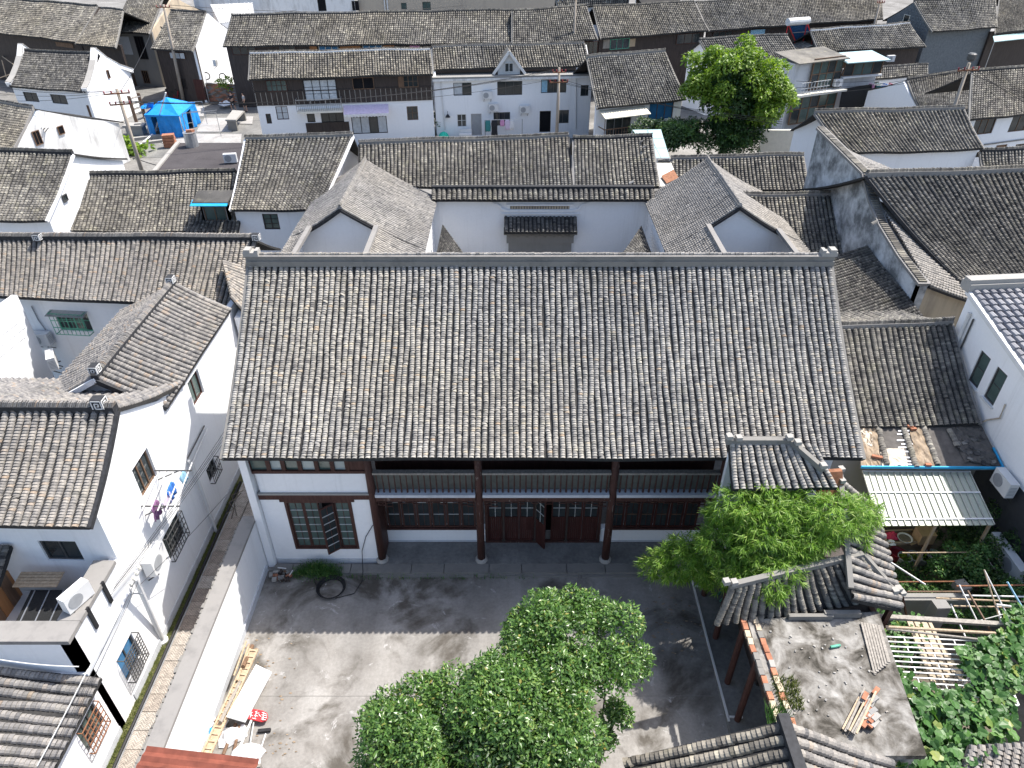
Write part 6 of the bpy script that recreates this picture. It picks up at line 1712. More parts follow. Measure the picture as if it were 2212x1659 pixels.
# lean-to roof falling left from the fire wall, in its shade
ls_ = Slope((X - .02, 29.6, 4.5), (X - .02, 24.0, 4.1), (10.6, 29.6, 2.6), (10.6, 23.0, 2.4), .05, .02, 305)
lt = thing('lean_to_roof', 'shaded tiled lean-to falling left from the fire wall, broken tiles on it', 'roof', (13, 27, 2.5)); ls2 = Slope((X - .02, 24.0, 4.1), (X - .02, 29.6, 4.5), (10.6, 23.0, 2.4), (10.6, 29.6, 2.6), .05, .02, 305)
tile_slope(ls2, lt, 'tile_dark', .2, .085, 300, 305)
loose_tiles([(1842, 572, 4.0, 'broken pale tile high on the shaded lean-to'), (1855, 575, 4.05, 'second broken tile high on the shaded lean-to'), (1910, 640, 3.9, 'slipped tile low on the shaded lean-to'), (1918, 648, 3.9, 'slipped tile lowest on the shaded lean-to'), (1868, 628, 3.6, 'loose tile halfway down the shaded lean-to')], 0, 'loose tiles on roofs', 'tile_old')
# right wing of the hall
rw_ = house('right_annex', 'dark tiled annex roof against the right end of the hall', None, None, 5.4, None, None, 3.5, sides='', seed=306, mat='tile_dark' if False else 'tile_old', pitch=.2, e=.07, ridge='tile', rh=.16, verge='coping',
            world=((9.7, 20.95, 5.4), (15.25, 21.3, 5.4), (9.7, 17.9, 3.5), (15.25, 18.08, 3.5)), run_b=2.6, ze_b=4.35, back_tiles=True)
# patched lean-to in front of it
pr = thing('patched_roof', 'patched lean-to roof of felt, wrapping sheet and slipped tiles with blue edge', 'roof', (12.5, 17, 2.9))
P = [at(1855, 922, 3.42), at(2119, 917, 3.42), at(2167, 1012, 2.95), at(1860, 1010, 2.95)]
def pq(s, t, up=0): return P[0].lerp(P[1], s).lerp(P[3].lerp(P[2], s), t) + UPV * up
m = MB(); m.prism(P, (0, 0, -.08)); m.build('deck', 'felt', pr)
def crumple(s0, s1, t0, t1, mat, nm, amp=.05, n_=9):
    m = MB(); vs2, fs2 = [], []
    for j in range(n_ + 1):
        for i in range(n_ + 1):
            s = s0 + (s1 - s0) * (i / n_) + random.uniform(-.006, .006); t = t0 + (t1 - t0) * (j / n_) + random.uniform(-.02, .02)
            vs2.append(pq(s, min(max(t, 0), 1.02), .012 + random.uniform(0, amp)))
    k = n_ + 1
    for j in range(n_):
        for i in range(n_):
            a = j * k + i; fs2 += [(a, a + k, a + k + 1), (a, a + k + 1, a + 1)]
    m.add(vs2, fs2); m.build(nm, mat, pr)
crumple(.0, .14, .05, .98, 'wrap_brown', 'crumpled_sheet'); crumple(.0, .10, .05, .5, 'wrap', 'crumpled_sheet'); crumple(.15, .33, .55, .97, 'wrap', 'crumpled_sheet', .03); crumple(.40, .52, .02, .98, 'wrap_brown', 'crumpled_sheet'); crumple(.74, .98, .1, .9, 'felt', 'crumpled_sheet', .09, 14); crumple(.34, .40, .1, .95, 'white_cloth', 'torn_strip', .0, 4) if False else None
for i, t in enumerate((.12, .2, .35, .44, .52, .62, .76, .85, .92)):
    k = MB(); s_ = .30 + random.uniform(-.02, .02); k.prism([pq(s_, t, .02), pq(s_ + .10, t, .02), pq(s_ + .10, t + .03, .02), pq(s_, t + .03, .02)], (0, 0, .01)); k.build('white_streak', 'white_cloth', pr)
for s_, n_ in ((.155, 16), (.36, 17), (.52, 16), (.72, 8)):
    for i in range(n_):
        t = .04 + .92 * i / 17 if s_ != .72 else .12 + i * .045
        p = pq(s_ + t * .03 + random.uniform(-.004, .004), t, .03); m = MB(); ang = np.linspace(-1.25, 1.25, 6)
        d_ = (pq(s_, 1) - pq(s_, 0)).normalized(); x_ = Vector((1, 0, 0)); nn = x_.cross(d_).normalized(); nn = nn if nn.z > 0 else -nn
        A = [p + x_ * .10 * math.sin(a) + nn * .10 * (math.cos(a) - .3) for a in ang]; B = [q + d_ * .15 + nn * .02 for q in A]
        C2 = [q - nn * .02 for q in B]
        m.add(A + B + C2, [(i_, i_ + 6, i_ + 7, i_ + 1) for i_ in range(5)] + [(i_ + 6, i_ + 12, i_ + 13, i_ + 7) for i_ in range(5)]); m.build('tile', 'tile_old', pr)
for i in range(26):
    k = MB(); k.box(pq(random.uniform(.74, .97), random.uniform(.1, .95), .07), (random.uniform(.08, .2), random.uniform(.08, .16), .03), random.uniform(0, 3), Matrix.Rotation(random.uniform(0, 3), 3, 'Z') @ Matrix.Rotation(random.uniform(-.5, .5), 3, 'X')); k.build('broken_tile', 'tile_dark', pr)
for s_, t in ((.10, .78), (.13, .80), (.41, .06), (.47, .97), (.43, .12)):
    k = MB(); k.box(pq(s_, t, .08), (.18, .10, .07), random.uniform(-.4, .4)); k.build('brick', 'brick_red', pr)
m = MB(); m.bar(pq(0, 1.0, .02), pq(1, 1.0, .02), .05, .08); m.bar(pq(1, .55, .02), pq(1, 1.0, .02), .06, .05); m.build('blue_edge', 'blue_sheet', pr)
m = MB(); m.prism([(9.8, 17.3, 0), (15.2, 17.3, 0), (15.2, 17.3, 2.9), (9.8, 17.3, 2.9)], (0, .2, 0)); m.build('wall', 'plaster_grey', pr)
# translucent corrugated canopy
cc = thing('ribbed_canopy', 'pale ribbed plastic canopy over the back yard table', 'canopy', (12, 16, 0))
Q = [at(1863, 1017, 2.75), at(2094, 1018, 2.75), at(2149, 1134, 2.35), at(1899, 1136, 2.35)]
def qq(s, t, up=0): return Q[0].lerp(Q[1], s).lerp(Q[3].lerp(Q[2], s), t) + UPV * up
n_ = 17
for i in range(n_):
    k = MB(); s0, s1 = i / n_, (i + 1) / n_ - .012
    k.prism([qq(s0, 0), qq(s1, 0), qq(s1, 1), qq(s0, 1)], (0, 0, -.02)); k.build('panel', 'canopy_panel', cc)
for i in range(n_ + 1):
    k = MB(); s_ = min(i / n_ - .006 if i else 0, 1); k.bar(qq(s_, 0, .015), qq(s_, 1.0, .015), .03, .05); k.build('rib', 'canopy_rib', cc)
for t in (.02, .42, .90):
    k = MB(); k.bar(qq(0, t, .03), qq(1, t, .03), .05, .03); k.build('purlin', 'white_paint', cc)
for s_, t in ((.03, .97), (.97, .97), (.5, .97), (.97, .05)):
    q = qq(s_, t, -.03); k = MB(); k.bar((q.x, q.y, 0), q, .07, .07, up=(1, 0, 0)); k.build('post', 'pale_wood', cc)
# white house on the right edge: dark plinth, two tall windows, pale flat tiles
rhh = thing('right_white_house', 'white house on the right edge with black plinth and tall windows', 'house', (16, 15, 0))
fr_ = Face((15.45, 21.3), (15.45, 3.0))
def rw_win(u, v, wd, ht):
    s, z = fr_.px(u, v); return (s - wd / 2, s + wd / 2, z - ht / 2, z + ht / 2)
w1, w2 = rw_win(2129, 777, .62, 1.25), rw_win(2158, 832, .62, 1.25)
w1 = (fr_.px(2133, 760)[0] - .28, fr_.px(2133, 760)[0] + .28, 4.15, 5.35); w2 = (w1[0] + .95, w1[1] + .95, 4.15, 5.35)
m = MB(); wall_mesh(m, fr_, 2.9, 5.75, [w1, w2], depth=.1); m.prism([fr_.pt(0, 5.75), fr_.pt(3.6, 5.75), fr_.pt(0, 6.5)], fr_.n * -.2); m.build('wall', 'white', rhh)
m = MB(); wall_mesh(m, fr_, 0, 2.9, [fr_.rect(2098, 1075, 2125, 1130)], depth=.1); m.build('plinth_wall', 'dark_wall', rhh)
for w_ in (w1, w2): window(rhh, fr_, w_, 'dark_metal', 'glass_green', 1, 2, .08, sill='white_paint')
rs_ = Slope((15.3, 21.2, 6.75), (23, 21.6, 6.9), (15.3, 10, 4.9), (23, 10, 4.9), .10, 0, 307)
dk = tile_slope(rs_, rhh, 'tile_slate', .28, .30, 150, 307, wob=.0, deck_mat='tile_slate', slip=.0)
m = MB(); m.bar((15.2, 21.3, 6.85), (23, 21.7, 7.0), .5, .3); m.bar((15.2, 21.3, 7.05), (23, 21.7, 7.2), .36, .18); m.build('ridge', 'stone_pale', dk)
verge_on(rs_, dk, 0, 'white_paint', .16, .16)
m = MB(); m.tube([fr_.pt(.5, 6.1, .08), fr_.pt(.5, 3.6, .08)], .06, 8); m.build('down_pipe', 'white_paint', rhh)
m = MB(); m.tube([fr_.pt(.75, 6.0, .05), fr_.pt(.75, 3.6, .05)], .03, 6); m.build('conduit', 'dark_metal', rhh)
ac(fr_.pt(fr_.px(2112, 892)[0], 3.05, .28), R(-90), 'white air conditioner on the right white house above the patched roof')
ac(fr_.pt(fr_.px(2208, 1010)[0], 2.55, .28), R(-90), 'white air conditioner on the black plinth at the right edge')
ac(fr_.pt(fr_.px(2190, 1165)[0], .75, .28), R(-90), 'white air conditioner low on the black plinth by the garden')
ac(fr_.pt(fr_.px(2218, 1215)[0], .75, .28), R(-90), 'white air conditioner low on the black plinth, cut by the edge')
s_, z_ = fr_.px(2165, 830)
m = MB(); m.tube([fr_.pt(fr_.px(2195, 832)[0], 4.6, .04), fr_.pt(fr_.px(2185, 860)[0], 4.1, .05), fr_.pt(fr_.px(2150, 880)[0], 3.7, .06), fr_.pt(fr_.px(2125, 905)[0], 3.35, .1)], .03, 6); tag(m.build('refrigerant_pipe', 'wrap'), 'bent insulated pipe on the right white house wall', 'pipe')

# ---------------------------------------------------------------- corridor along the yard's right side, with the broken tiled roofs
co = thing('corridor', 'open corridor with red posts and broken tiled hoods along the right of the yard', 'house', (6.5, 12, 0))
m = MB(); m.box((6.25, 11.4, .10), (1.3, 6.4, .2)); m.build('floor', 'porch', co)
m = MB()
for a, b in (((5.60, 14.9, .21), (5.60, 12.2, .21)), ((5.60, 12.2, .21), (5.62, 9.9, .21)), ((5.62, 10.02, .21), (6.0, 10.0, .21)), ((5.6, 14.2, .21), (6.1, 14.2, .21))): m.bar(a, b, .05, .05)
m.build('kerb_line', 'white_paint', co)
for y in (13.9, 12.4, 11.0, 9.95):
    m = MB(); m.tube([(5.85, y, .2), (5.85, y, 2.85)], .085, 10); m.build('post', 'red_wood', co)
m = MB(); m.box((6.95, 11.3, 1.45), (.15, 6.2, 2.9)); m.build('back_wall', 'plaster_grey', co)
k1 = Slope((5.62, 14.12, 6.02), (7.9, 14.12, 6.02), (5.62, 13.22, 5.30), (8.35, 13.3, 5.25), .03, .01, 311)
d1 = tile_slope(k1, co, 'tile_hall', .185, .08, 150, 311, 'upper_hood')
m = MB(); m.bar((5.55, 14.15, 6.10), (7.2, 14.15, 6.10), .16, .16); m.bar((7.2, 14.15, 6.10), (8.0, 13.55, 5.62), .15, .15); m.build('hood_ridge', 'stone', d1)
for p_ in ((5.6, 14.1, 6.28), (5.85, 14.1, 6.24), (7.15, 14.1, 6.26), (7.35, 14.0, 6.18), (7.95, 13.55, 5.78)):
    k = MB(); k.box(p_, (.15, .16, .11), .1); k.build('ridge_block', 'stone_pale', d1)
m = MB(); m.prism([(5.75, 14.2, 2.9), (8.1, 14.2, 2.9), (8.1, 14.2, 5.3), (7.2, 14.2, 6.0), (5.75, 14.2, 6.0)], (0, .15, 0)); m.build('hood_wall', 'white', co)
m = MB(); m.prism([(8.0, 13.4, 4.6), (8.75, 13.4, 4.6), (8.65, 13.8, 5.35), (8.1, 13.8, 5.3)], (0, .12, 0)); m.build('broken_sheet', 'rust', co)
k2 = Slope((8.75, 13.9, 5.0), (8.25, 11.0, 3.75), (9.7, 13.6, 4.35), (9.85, 11.3, 2.95), .03, .03, 312)
d2 = tile_slope(k2, co, 'tile_left', .21, .09, 200, 312, 'side_hood', wob=.03, slip=.06)
m = MB(); m.bar((8.72, 14.0, 5.10), (8.55, 13.0, 4.7), .13, .13); m.bar((8.55, 13.0, 4.7), (8.25, 11.2, 3.9), .13, .12); m.build('side_ridge', 'stone', d2)
for p_ in ((8.72, 14.0, 5.25), (8.66, 13.7, 5.12), (8.52, 12.9, 4.8), (8.50, 12.75, 4.7)):
    k = MB(); k.box(p_, (.14, .15, .11), .2); k.build('ridge_block', 'stone_pale', d2)
A_, B_, C_, D_ = at(1575, 1268, 4.0), at(1862, 1200, 4.05), at(1540, 1347, 3.05), at(1925, 1292, 3.0)
k3 = Slope(A_, B_, C_, D_, .03, .03, 313)
d3 = tile_slope(k3, co, 'tile_old', .2, .075, 200, 313, 'front_hood', wob=.03, slip=.05)
m = MB(); m.bar(A_ + UPV * .05, B_ + UPV * .05, .14, .13); m.bar(B_ + UPV * .05, D_ + Vector((.15, .1, .1)), .14, .12); m.build('front_ridge', 'stone', d3)
for p_ in (A_ + Vector((-.1, 0, .2)), A_ + Vector((.1, .02, .15)), D_ + Vector((.15, .1, .25)), D_ + Vector((0, 0, .3)), D_ + Vector((.25, .05, .15))):
    k = MB(); k.box(p_, (.15, .15, .12), .2); k.build('ridge_block', 'stone_pale', d3)
for p0_, p1_ in (((9.5, 11.3, 0), (9.6, 11.35, 2.95)), ((8.3, 11.1, 0), (8.3, 11.1, 2.9)), ((9.5, 11.3, 2.3), (9.1, 11.5, 2.95))):
    k = MB(); k.bar(p0_, p1_, .12, .12, up=(1, 0, 0)); k.build('strut', 'red_wood', co)
m = MB(); m.box((7.9, 12.2, 1.4), (2.6, 2.6, 2.7)); m.build('inner_room', 'dark_wood', co)
# flat terrace roof with parapet of bare brick
tc = thing('flat_roof', 'weathered flat concrete roof with brick rims and litter, lower right', 'roof', (7.6, 9.5, 0))
T = [at(1588, 1348, 3.0), at(1893, 1342, 3.0), at(1905, 1600, 3.0), at(1596, 1600, 3.0)]
T = [Vector((5.85, 10.95, 3.0)), Vector((9.2, 11.2, 3.0)), Vector((8.7, 7.6, 3.0)), Vector((5.75, 7.6, 3.0))]
m = MB(); m.prism(T, (0, 0, -.15)); m.build('slab', 'terrace', tc)
m = MB(); m.prism([(6.95, 10.9, .01), (9.0, 11.0, .01), (8.6, 7.7, .01), (6.95, 7.7, .01)], (0, 0, 2.83)); m.build('wall', 'plaster_grey', tc)
m = MB(); m.box((5.86, 9.2, 2.72), (.14, 3.3, .24)); m.build('edge_beam', 'dark_wood', tc)
for xx, nb, zz in ((5.72, 17, 3.04), (6.02, 14, 3.03)):
    for i in range(nb):
        k = MB(); k.box((xx + random.uniform(-.015, .015) + (i * .006), 10.9 - i * .2, zz + random.uniform(-.02, .02)), (.12, .185, .09), random.uniform(-.08, .08)); k.build('brick', random.choice(['brick_red', 'stone', 'stone_pale', 'plaster_tan', 'brick_red']), tc)
m = MB(); m.box((7.4, 10.98, 3.08), (1.1, .10, .14)); m.box((8.2, 11.05, 3.1), (.9, .12, .16)); m.build('beam', 'stone', tc)
for i in range(46):
    k = MB(); k.box((random.uniform(6.2, 8.6), random.uniform(8.2, 10.8), 3.02), (random.uniform(.02, .07), random.uniform(.02, .05), .02), random.uniform(0, 3)); k.build('litter', random.choice(['stone_pale', 'stone_pale', 'grey_wood', 'stone', 'plaster_grey']), tc)
k = MB(); k.tube([(7.6, 10.15, 3.05), (7.85, 10.2, 3.05)], .035, 8); tag(k.build('bottle', 'green_metal'), 'green bottle lying on the weathered flat roof', 'bottle')
grass('roof_weeds', 'tuft of green weeds on the left rim of the flat roof', 5.95, 6.5, 8.6, 9.4, 3.0, 500, .14, 'leaf_grass', None, .6, .014)
grass('channel_weeds', 'long green weeds growing in the gutter channel by the brick rim', 5.6, 6.0, 7.9, 8.6, 2.9, 260, .4, 'leaf_vine', None, .5, .018)
# timber stacked against its right edge
wp = thing('board_stack', 'stack of long grey boards leaning at the edge of the flat roof', 'timber', (9.2, 10, 2.9))
for i in range(7):
    k = MB(); a = at(1862 + i * 6, 1345 + i, 3.05 + i * .01); b = at(1890 + i * 5, 1455 - i * 4, 3.03 + i * .02); k.bar(a, b, .07, .03); k.build('board', 'grey_wood', wp)
wp = thing('lath_stack', 'bundle of pale laths and bricks on the lower right of the flat roof', 'timber', (8.6, 8.6, 3))
for i in range(7):
    k = MB(); a = at(1856 + i * 6, 1500 + random.uniform(-15, 10), 3.1 + .02 * i); b = at(1820 + i * 5, 1580 + random.uniform(-10, 6), 3.05 + .02 * i); k.bar(a, b, .04, .03); k.build('lath', 'grey_wood' if i % 3 else 'pale_wood', wp)
for i in range(24):
    k = MB(); k.box(at(1866 + random.uniform(0, 28), 1485 + random.uniform(0, 80), 3.08 + random.uniform(0, .12)), (.22, .10, .06), random.uniform(.4, .9)); k.build('brick', random.choice(['brick_red', 'stone_pale', 'plaster_grey']), wp)
# two-sided roof at the bottom edge
br = thing('front_right_house', 'tiled roof with a dark ridge cut by the bottom edge at right', 'house', (5.3, 5, 0))
RY, RZb = 7.55, 4.45
b1 = Slope((5.33, RY, RZb), (5.33, 2.5, RZb), (7.75, RY - .1, 3.2), (7.75, 2.5, 3.2), .04, .01, 321)
b1 = Slope((5.33, RY, RZb), (5.33, 2.5, RZb), (7.75, RY - .1, 3.2), (7.75, 2.5, 3.2), .04, .01, 321)
e1 = tile_slope(b1, br, 'tile_left', .25, .10, 300, 321, wob=.02)
b2 = Slope((5.33, 2.5, RZb), (5.33, RY, RZb), (2.35, 2.5, 3.0), (2.35, RY, 3.0), .04, .01, 322)
e2 = tile_slope(b2, br, 'tile_old', .25, .10, 300, 322, 'left_roof', wob=.02)
m = MB(); m.bar((5.33, RY + .05, RZb + .10), (5.33, 2.5, RZb + .10), .22, .18); m.build('ridge', 'black_ridge', e1)
m = MB(); m.prism([(2.7, RY - .3, 0), (7.4, RY - .3, 0), (7.4, RY - .3, 3.1), (5.33, RY - .3, 4.25), (2.7, RY - .3, 3.0)], (0, -.2, 0)); m.build('gable_wall', 'white', br)
m = MB(); m.box((5.05, 4, 1.5), (4.6, 6.6, 2.9)); m.build('wall', 'white', br)
# rusty red corrugated roof at the bottom left
rr = thing('rust_roof', 'rust-red corrugated sheet roof at the bottom edge of the yard', 'roof', (-7, 6.8, 0))
A0, A1 = at(318, 1612, 2.55), at(560, 1640, 2.35)
m = MB(); n_ = 60
d_ = (A1 - A0); e_ = Vector((-.15, -1.0, -.05)).normalized() * 3.0
vs2, fs2 = [], []
# ridges run along the sheet's long side
for j in range(n_ + 1):
    t = j / n_; w__ = .022 * math.cos(j * math.pi / 2)
    for p in (A0, A1): vs2.append(p + e_ * t + UPV * w__)
for j in range(n_): a = j * 2; fs2.append((a, a + 1, a + 3, a + 2))
m.add(vs2, fs2); m.add([v + Vector((0, 0, -.03)) for v in map(Vector, vs2)], [tuple(reversed(f)) for f in fs2]); m.build('sheet', 'rust_metal', rr)
for p in (A0, A1, A0 + e_, A1 + e_):
    k = MB(); k.bar((p.x, p.y - .1, 0), (p.x, p.y - .1, p.z - .06), .08, .08, up=(1, 0, 0)); k.build('post', 'grey_wood', rr)

# ---------------------------------------------------------------- foliage
LEAF4 = np.array([(0, 0, 0), (-.5, .45, .10), (0, 1, 0), (.5, .45, .10)])
LEAF6 = np.array([(0, 0, 0), (-.55, .15, .05), (-.48, .62, .10), (0, 1, 0), (.48, .62, .10), (.55, .15, .05)])
def leaves(P, D, N, L, W, shape=LEAF4):
    """one little blade per point: D along the blade, N its face"""
    S_ = np.cross(D, N); S_ /= np.linalg.norm(S_, axis=1, keepdims=True) + 1e-9
    N2 = np.cross(S_, D)
    k = len(shape)
    V = P[:, None] + S_[:, None] * (shape[None, :, 0:1] * W[:, None, None]) + D[:, None] * (shape[None, :, 1:2] * L[:, None, None]) + N2[:, None] * (shape[None, :, 2:3] * W[:, None, None])
    return V.reshape(-1, 3), np.arange(len(P) * k).reshape(-1, k)
def unit(a): return a / (np.linalg.norm(a, axis=1, keepdims=True) + 1e-9)
def crown_mesh(name, clumps, n, leaf, wid, mat, parent, seed, shape=LEAF4, droop=.1, shell=.65, up=.5):
    g_ = np.random.default_rng(seed)
    C = np.array([c for c, r in clumps]); Rr = np.array([r for c, r in clumps])
    w_ = Rr ** 2; pick = g_.choice(len(clumps), n, p=w_ / w_.sum())
    d = unit(g_.normal(size=(n, 3)))
    d[:, 2] = np.where(d[:, 2] < -.35, -d[:, 2] * .6, d[:, 2]); d = unit(d)
    rad = Rr[pick] * (shell + (1 - shell) * g_.random(n) ** .5) * g_.uniform(.85, 1.12, n)
    P = C[pick] + d * rad[:, None]
    N = unit(d + np.array([0, 0, up]) + g_.normal(0, .45, (n, 3)))
    D = unit(np.cross(N, g_.normal(size=(n, 3))) + d * .5 + np.array([0, 0, -droop]))
    V, F = leaves(P, D, N, leaf * g_.uniform(.6, 1.25, n), wid * g_.uniform(.7, 1.2, n), shape)
    o = np_mesh(name, V, F, mat, parent)
    o['kind'] = 'stuff'
    return o
def clump_cloud(ellipsoids, n, r0, r1, seed, flat=.0):
    g_ = np.random.default_rng(seed); out = []
    vol = np.array([e[1][0] * e[1][1] * e[1][2] for e in ellipsoids]); vol = vol ** .67
    for i in range(n):
        c, r = ellipsoids[g_.choice(len(ellipsoids), p=vol / vol.sum())]
        d = g_.normal(size=3); d /= np.linalg.norm(d)
        if d[2] < -.3: d[2] = abs(d[2]) * .5
        q = g_.uniform(.62, 1.0)
        out.append((np.array(c) + d * np.array(r) * q, g_.uniform(r0, r1)))
    return out
def limbs(pairs, parent, mat='bark', name='branch'):
    for pts, r0, r1 in pairs:
        m = MB(); m.tube(pts, r0, 7, r1); m.build(name, mat, parent, True)
# the big camphor-like tree in the yard: two heads
ty = thing('yard_tree', 'large dense green tree at the bottom of the cement yard', 'tree', (0.2, 8.2, 0))
u1, u2, u3 = at(1225, 1395, 4.2), at(1010, 1590, 4.1), at(1130, 1540, 4.6)
el = [((u1.x, u1.y, 4.1), (1.62, 1.25, 1.0)), ((u2.x, u2.y, 3.9), (2.25, 1.5, 1.2)), ((u3.x - .1, u3.y, 4.3), (1.35, 1.15, .95)), ((-.3, 6.9, 4.3), (1.9, 1.3, 1.1)), ((-1.9, 6.9, 3.7), (1.1, .9, .9)), ((.9, 8.5, 4.2), (.9, .9, .8)), ((.55, 7.4, 4.2), (1.0, 1.0, .9)), ((u1.x - 1.0, u1.y - .35, 4.1), (.9, .8, .8))]
crown_mesh('crown', clump_cloud(el, 230, .26, .48, 5), 82000, .105, .050, 'leaf_tree', ty, 6, droop=.05)
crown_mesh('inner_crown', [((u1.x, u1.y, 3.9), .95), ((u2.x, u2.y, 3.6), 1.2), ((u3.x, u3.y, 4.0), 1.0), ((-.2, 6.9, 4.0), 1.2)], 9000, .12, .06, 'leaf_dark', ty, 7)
limbs([([(.35, 8.3, 0), (.4, 8.4, 1.6), (.8, 8.9, 2.9), (u1.x, u1.y, 3.9)], .16, .05), ([(.35, 8.3, 1.2), (0, 8.0, 2.4), (u2.x, u2.y, 3.6)], .12, .04), ([(.4, 8.4, 1.8), (u3.x, u3.y, 3.6)], .08, .03), ([(.9, 9.0, 2.9), (1.6, 9.3, 3.7), (2.1, 9.5, 4.1)], .05, .02)], ty, name='trunk')
# slim young tree with lopped top
b0, b1, b2, b3 = at(1287, 1662, 1.2), at(1312, 1590, 1.9), at(1325, 1560, 2.2), at(1345, 1555, 2.4)
yt = thing('young_tree', 'slim young tree with few leaf tufts beside the large yard tree', 'tree', (b0.x, b0.y - .2, 0))
limbs([([(b0.x - .05, b0.y - .15, 0), b0, b1, b2, at(1345, 1543, 2.5)], .085, .03), ([b1, at(1300, 1560, 2.2), at(1307, 1500, 2.8), at(1302, 1455, 3.3)], .035, .012), ([at(1302, 1455, 3.3), at(1284, 1440, 3.5)], .03, .012), ([at(1307, 1500, 2.8), at(1306, 1450, 3.3), at(1310, 1425, 3.5)], .02, .01)], yt, name='trunk')
cl = [(np.array(at(u, v, z)), r) for u, v, z, r in ((1340, 1545, 2.5, .28), (1330, 1530, 2.6, .22), (1308, 1580, 2.1, .16), (1318, 1600, 1.9, .16), (1312, 1548, 2.4, .18), (1350, 1552, 2.4, .18), (1300, 1610, 1.8, .14), (1305, 1480, 2.9, .1))]
crown_mesh('crown', cl, 1500, .105, .05, 'leaf_tree', yt, 8)
# garden trees behind the inner courtyard
gt1 = thing('garden_tree', 'tall bright yellow-green tree left of the glass balconies', 'tree', at(1600, 270, 0) * 1)
c = at(1580, 206, 5.0)
el = [((c.x, c.y, 5.6), (3.6, 3.0, 2.6)), ((c.x - 1.6, c.y, 4.6), (2.4, 2.0, 2.2)), ((c.x + 2.4, c.y - .3, 4.2), (1.8, 2.0, 2.6)), ((c.x - .2, c.y, 7.2), (1.9, 1.8, 1.4)), ((c.x - 3.0, c.y + .2, 6.2), (1.3, 1.3, 1.2))]
crown_mesh('crown', clump_cloud(el, 130, .45, .85, 15), 26000, .30, .15, 'leaf_bright', gt1, 16, droop=.25)
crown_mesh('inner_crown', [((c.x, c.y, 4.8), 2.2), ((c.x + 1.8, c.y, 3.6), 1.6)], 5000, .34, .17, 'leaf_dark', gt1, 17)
limbs([([(c.x, c.y, 0), (c.x, c.y, 3), (c.x - .3, c.y, 5.5)], .25, .08), ([(c.x, c.y, 2.4), (c.x + 2, c.y, 4.2)], .12, .04)], gt1, name='trunk')
c2 = at(1510, 315, 1.6)
gt2 = thing('garden_shrub_tree', 'dark spreading evergreen under the bright tree beside the glass canopy', 'tree', (c2.x, c2.y, 0))
el = [((c2.x, c2.y, 1.6), (4.2, 2.2, 1.7)), ((c2.x - 2.8, c2.y + .4, 2.0), (2.2, 1.6, 1.5)), ((c2.x + 2.8, c2.y + .3, 2.4), (2.2, 1.8, 2.0))]
crown_mesh('crown', clump_cloud(el, 120, .35, .7, 25), 24000, .24, .11, 'leaf_dark', gt2, 26, droop=.2)
crown_mesh('lit_tips', clump_cloud([((c2.x + 2.4, c2.y - .8, 2.0), (1.2, .8, 1.0)), ((c2.x - 1.8, c2.y - .2, 2.8), (1.6, 1.0, .6))], 26, .25, .5, 27), 2600, .24, .10, 'leaf_tree', gt2, 28, droop=.5)  # lit look of the tips put into a lighter leaf colour
limbs([([(c2.x, c2.y, 0), (c2.x, c2.y, 1.4)], .14, .08)], gt2, name='trunk')
k = MB(); q0, q1 = at(1630, 335, 0), at(1690, 335, 0); k.box((q0.x + 2.2, q0.y - 1.5, 1.2), (5, .25, 2.4)); tag(k.build('garden_wall', 'cream'), 'cream garden wall half hidden under the bright tree', 'wall')
# bamboo over the corridor
ba = thing('bamboo', 'dense bright green bamboo leaning over the corridor roof at the right', 'bamboo', (6.6, 13.0, 0))
g_ = np.random.default_rng(41)
heads = [((1720, 1180, 4.2), .7, 150), ((1690, 1200, 4.0), .6, 120), ((1640, 1110, 4.7), .7, 130), ((1565, 1110, 4.4), .5, 90), ((1770, 1140, 4.6), .6, 110), ((1730, 1085, 5.0), .55, 90), ((1650, 1060, 5.1), .45, 60), ((1500, 1190, 3.3), .5, 70), ((1620, 1230, 3.7), .5, 80), ((1650, 1150, 4.3), 1.1, 300), ((1600, 1085, 4.9), .7, 130), ((1690, 1100, 4.8), .8, 170), ((1800, 1110, 4.9), .85, 190), ((1860, 1105, 4.7), .6, 90), ((1560, 1170, 3.9), .7, 140), ((1460, 1215, 2.7), .75, 130), ((1420, 1225, 2.3), .5, 60), ((1520, 1220, 3.0), .65, 110), ((1680, 1230, 3.9), .65, 140), ((1675, 1270, 3.7), .4, 60), ((1600, 1235, 3.5), .6, 110), ((1745, 1165, 4.4), .6, 100), ((1840, 1150, 4.3), .55, 70), ((1470, 1170, 3.0), .4, 36), ((1630, 1190, 3.6), .9, 180), ((1560, 1230, 2.9), .8, 120), ((1640, 1280, 3.5), .4, 40)]
PV, PD, PN, PL, PW = [], [], [], [], []
stems = []
root0 = np.array((6.7, 13.4, 0.2))
for (u, v, z), r_, nc in heads:
    c_ = np.array(at(u, v, z))
    for q in range(nc):
        d = g_.normal(size=3); d /= np.linalg.norm(d)
        p = c_ + d * np.array((r_, r_ * .8, r_ * .6)) * g_.uniform(.35, 1.0) ** .6
        out = d * np.array((1, 1, .2)) + np.array((g_.normal(0, .3), -.25, -.25)); out /= np.linalg.norm(out)
        for b_ in range(14):
            a = g_.normal(size=3) * .75 + out + np.array((0, 0, -.15)); a /= np.linalg.norm(a)
            PV.append(p + out * g_.uniform(-.06, .08)); PD.append(a); PN.append(np.array((0, 0, 1.0)) + g_.normal(size=3) * .5); PL.append(g_.uniform(.15, .28)); PW.append(g_.uniform(.018, .028))
    if nc > 90: stems.append(([tuple(root0 + g_.normal(0, .25, 3) * np.array((1, 1, 0))), tuple((root0 + c_) / 2 + np.array((0, .1, .9))), tuple(c_)], .025, .008))
V, F = leaves(np.array(PV), unit(np.array(PD)), unit(np.array(PN)), np.array(PL), np.array(PW))
